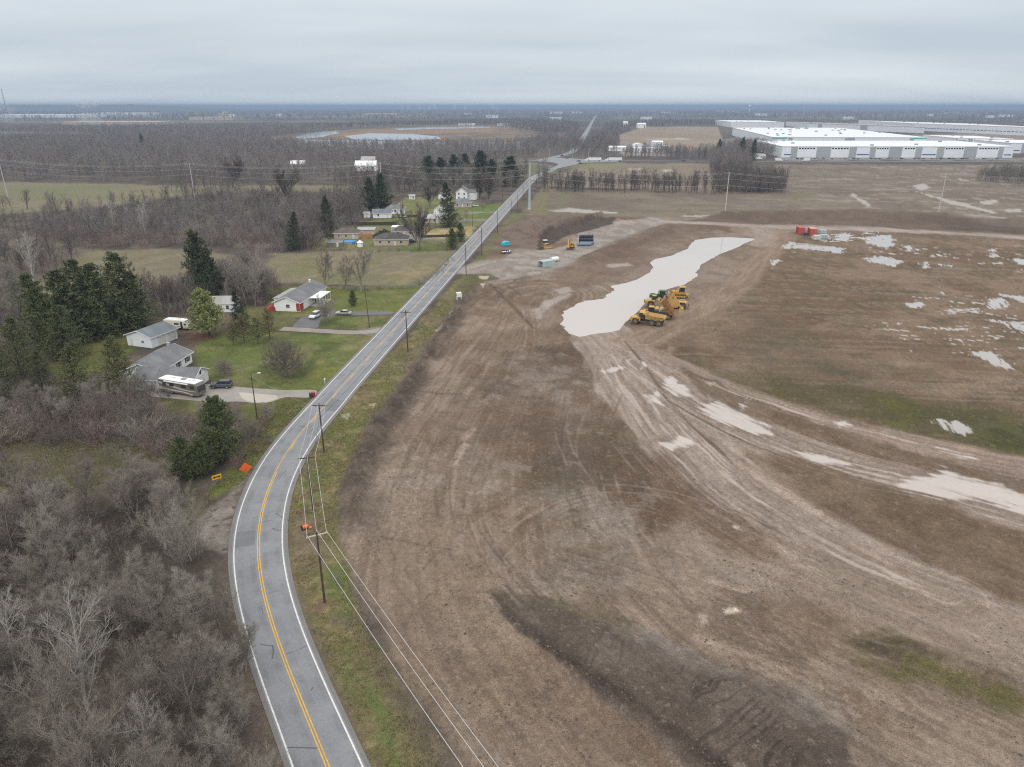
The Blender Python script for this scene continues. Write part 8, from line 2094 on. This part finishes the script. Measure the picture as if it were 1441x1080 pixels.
shed(788, 193.5, 26, 14, 5, 4, .05, 'pinkish brown country house among the trees left of the north road', W_pink, R_brown, name='country_house'); shed(516, 240, 20, 12, 5, 4, .03, 'white barn with bright roof alone in the trees beyond the scrub', name='barn'); shed(519, 233, 14, 9, 6, 3, .03, 'pale grey roofed house right behind the white barn', W_side, R_light, name='house')
shed(421, 238, 14, 9, 5, 3, .1, 'pale house half hidden by bare trees left of the white barn', W_tan, R_white, name='house'); shed(1026, 223.5, 12, 9, 3.5, 2, 0, 'small white house in front of the warehouse trees, left one', W_side, R_light, name='house'); shed(1068, 223.5, 12, 9, 3.5, 2, 0, 'small white house in front of the warehouse trees, right one', W_side, R_light, name='house')
# far buildings on the left, mast, water towers, skyline
for a_, b_, py, dp, H_, lb in ((88, 222, 176.5, 130, 10, 'long bright white warehouse roof in the distance on the left'), (-40, 108, 165.8, 300, 14, 'pale warehouse at the left edge under the steam'), (112, 202, 162.5, 350, 14, 'pale warehouse under the low hill'), (266, 328, 169.5, 150, 12, 'tan industrial plant in the distance left of the lakes'), (308, 316, 167.5, 60, 26, 'dark plant tower beside the tan industrial plant'), (510, 560, 162.3, 300, 10, 'pale distant warehouse beyond the lakes'),
                               (920, 944, 157.8, 300, 14, 'pale distant building left of the water tower'), (1015, 1045, 158.2, 300, 14, 'pale distant building below the water tower'), (1210, 1240, 157.5, 400, 12, 'pale distant building at the right near the horizon'), (1345, 1370, 160.5, 300, 10, 'pale distant building at the far right'), (700, 718, 177.5, 40, 6, 'pale shed at the end of the lakes'), (645, 668, 176.8, 30, 5, 'low pale shed on the lake shore')):
    tan_ = 'tan' in lb; dk_ = 'dark' in lb
    warehouse(G(a_, py), G(b_, py), np.array([0, dp]), H_, lb, ((.2, .24), (.6, .64)), (), (), (), None, 2, W_pink if tan_ else (W_grey if dk_ else ROOFW), W_tan if tan_ else (W_grey if dk_ else PANW), 'warehouse' if not (tan_ or dk_) else 'factory', 'warehouse' if not (tan_ or dk_) else 'factory')
wl_ = MB().box((BLb[0] - 3.0, BLb[1] - 20, 11.5), (8, 46, 6.5)).build('teal_panel', TEAL, [o for o in COLL.objects if o.get('label', '').startswith('huge white roofed')][0]) if False else None
for k in range(18):
    px_, py_ = float(TRNG.uniform(250, 1440)), float(TRNG.uniform(156.5, 171)); x, y = G(px_, py_); w_ = float(TRNG.uniform(30, 90)) * (y / 5000)
    t = thing('distant_building', 'tiny pale building among the woods in the hazy distance', 'building', (x, y, 0), float(TRNG.uniform(-.2, .2)), 'pale buildings in the hazy distance'); h_ = float(TRNG.uniform(9, 15))
    MB().box((0, 0, h_ / 2), (w_, w_ * .5, h_)).build('wall', PANW, t); MB().box((0, 0, h_ + .6), (w_ * 1.02, w_ * .52, 1.2)).build('roof', ROOFW, t)
x, y = G(19.5, 199); sc_ = 1
t = thing('radio_mast', 'thin lattice radio mast on the horizon at the far left', 'mast', (x, y, 0))
hm_ = 87.0
m = MB()
for q in range(3):
    a0 = q * 2.094; m.cyl((2.2 * math.cos(a0), 2.2 * math.sin(a0), 0), (.8 * math.cos(a0), .8 * math.sin(a0), hm_), .13, n=5)
for kk in range(14):
    z0, z1 = hm_ * kk / 14, hm_ * (kk + 1) / 14; r0, r1 = 2.2 - 1.4 * kk / 14, 2.2 - 1.4 * (kk + 1) / 14
    for q in range(3):
        a0, a1 = q * 2.094, (q + 1) * 2.094; m.cyl((r0 * math.cos(a0), r0 * math.sin(a0), z0), (r1 * math.cos(a1), r1 * math.sin(a1), z1), .07, n=4)
m.build('lattice', GREYM, t)
for px, py, hh, lb in ((1054, 161.5, 66, 'pale water tower standing on the horizon left of centre right'), (1131, 160, 60, 'smaller white water tower on the horizon above the warehouses'), (1275, 159, 60, 'white water tower on the horizon at the right')):
    x, y = G(px, py); t = thing('water_tower', lb, 'water tower', (x, y, 0)); r = 9 if px == 1054 else 6
    MB().cyl((0, 0, 0), (0, 0, hh - r), r * .35, r * .28, 12).build('column', PANW, t); MB().ball((0, 0, hh - r * .6), r, 14, .75).build('tank', PANW, t)
for i, (px, hh) in enumerate(((566, 80), (575, 74), (591, 85), (597, 82), (604, 72), (612, 78), (640, 76), (655, 71), (693, 84), (700, 73))):
    x, y = G(px, 154.5); t = thing('tower_block', 'hazy pale tower block of the town on the horizon', 'tower block', (x, y, 0), 0, 'tower blocks on the horizon'); w_ = 40 + 12 * (i % 3)
    MB().box((0, 0, hh / 2), (w_, w_, hh)).build('tower_wall', PANW, t); MB().box((0, 0, hh + 1.5), (w_ * .5, w_ * .5, 3)).build('roof_plant', PANW, t)
# low hills on the western skyline
def hills():
    V, F = [], []; n = 60; xs = np.linspace(-1, 1, n)
    A_ = GA([(-200, 157), (470, 157)]); 
    for i in range(n):
        u = (xs[i] + 1) / 2; x = A_[0][0] * (1 - u) + A_[1][0] * u; y = A_[0][1] * (1 - u) + A_[1][1] * u
        px = -200 + 670 * u
        h = 66 + 18 * math.exp(-((px - 185) / 45.0) ** 2) + 8 * math.exp(-((px - 60) / 60.0) ** 2) + 2.5 * math.sin(px * .21) + 1.5 * math.sin(px * .53)
        h *= sstep(0, .12, np.array(u)) * sstep(1, .55, np.array(u))
        V += [(x, y - 900, 0), (x, y, float(h)), (x, y + 1500, 0)]
        if i: k = i * 3; F += [(k - 3, k, k + 1, k - 2), (k - 2, k + 1, k + 2, k - 1)]
    o = sheet('hills', V, F, M_mass)
    at = o.data.attributes.new('tint', 'FLOAT_COLOR', 'POINT'); at.data.foreach_set('color', [.62, .66, .66, 1.0] * len(o.data.vertices))
hills()
# ------------------------------------------------------------------ air: far land fades to blue
def build_haze():
    x, y0, y1, z0, z1 = 43000.0, -43000.0, 43000.0, -4.0, 90.0
    v = [(-x, y0, z0), (x, y0, z0), (x, y1, z0), (-x, y1, z0), (-x, y0, z1), (x, y0, z1), (x, y1, z1), (-x, y1, z1)]
    f = [(0, 3, 2, 1), (4, 5, 6, 7), (0, 1, 5, 4), (1, 2, 6, 5), (2, 3, 7, 6), (3, 0, 4, 7)]
    me = bpy.data.meshes.new('haze'); me.from_pydata(v, [], f); me.update()
    m = bpy.data.materials.new('haze_air'); m.use_nodes = True
    nt = m.node_tree; nt.nodes.clear()
    out = nt.nodes.new('ShaderNodeOutputMaterial')
    vol = nt.nodes.new('ShaderNodeVolumePrincipled')
    vol.inputs['Color'].default_value = HAZE_COL
    vol.inputs['Density'].default_value = HAZE_DENS
    nt.links.new(vol.outputs[0], out.inputs['Volume'])
    me.materials.append(m)
    o = bpy.data.objects.new('haze', me); COLL.objects.link(o); o['kind'] = 'stuff'
HAZE_COL = (0.40, 0.53, 0.72, 1)
HAZE_DENS = 0.00015
build_haze()
def steam(px, py, d, r, label):
    u, v = px - 720.5, py - 540.0
    fw, dn = FPX * CT - v * ST, v * CT + FPX * ST
    k = d / fw; c = Vector((u * k, fw * k, CAM_H - dn * k))
    bm = bmesh.new(); rng = np.random.default_rng(int(px) + 3)
    for i in range(7):
        q = c + Vector((rng.normal(0, r * .5), rng.normal(0, r * .5), rng.uniform(-1.0, .75) * r))
        bmesh.ops.create_icosphere(bm, subdivisions=2, radius=r * rng.uniform(.35, .6), matrix=Matrix.Translation(q) @ Matrix.Diagonal((1.3, 1.3, .8, 1)))
    zt = max(w.co.z for w in bm.verts)
    if zt > 89: bmesh.ops.translate(bm, verts=bm.verts, vec=(0, 0, 89 - zt))
    me = bpy.data.meshes.new('steam_plume'); bm.to_mesh(me); bm.free()
    m = bpy.data.materials.new('steam'); m.use_nodes = True; nt = m.node_tree; nt.nodes.clear()
    o_ = nt.nodes.new('ShaderNodeOutputMaterial'); vol = nt.nodes.new('ShaderNodeVolumePrincipled'); vol.inputs['Color'].default_value = (.9, .92, .95, 1); vol.inputs['Density'].default_value = .011
    nt.links.new(vol.outputs[0], o_.inputs['Volume']); me.materials.append(m)
    o = bpy.data.objects.new('steam_plume', me); COLL.objects.link(o); o['kind'] = 'stuff'; o['label'] = label
steam(126, 156, 1900, 26, 'soft white steam plume on the horizon over the far plants'); steam(2, 157, 1800, 24, 'soft white steam plume at the left edge of the horizon')
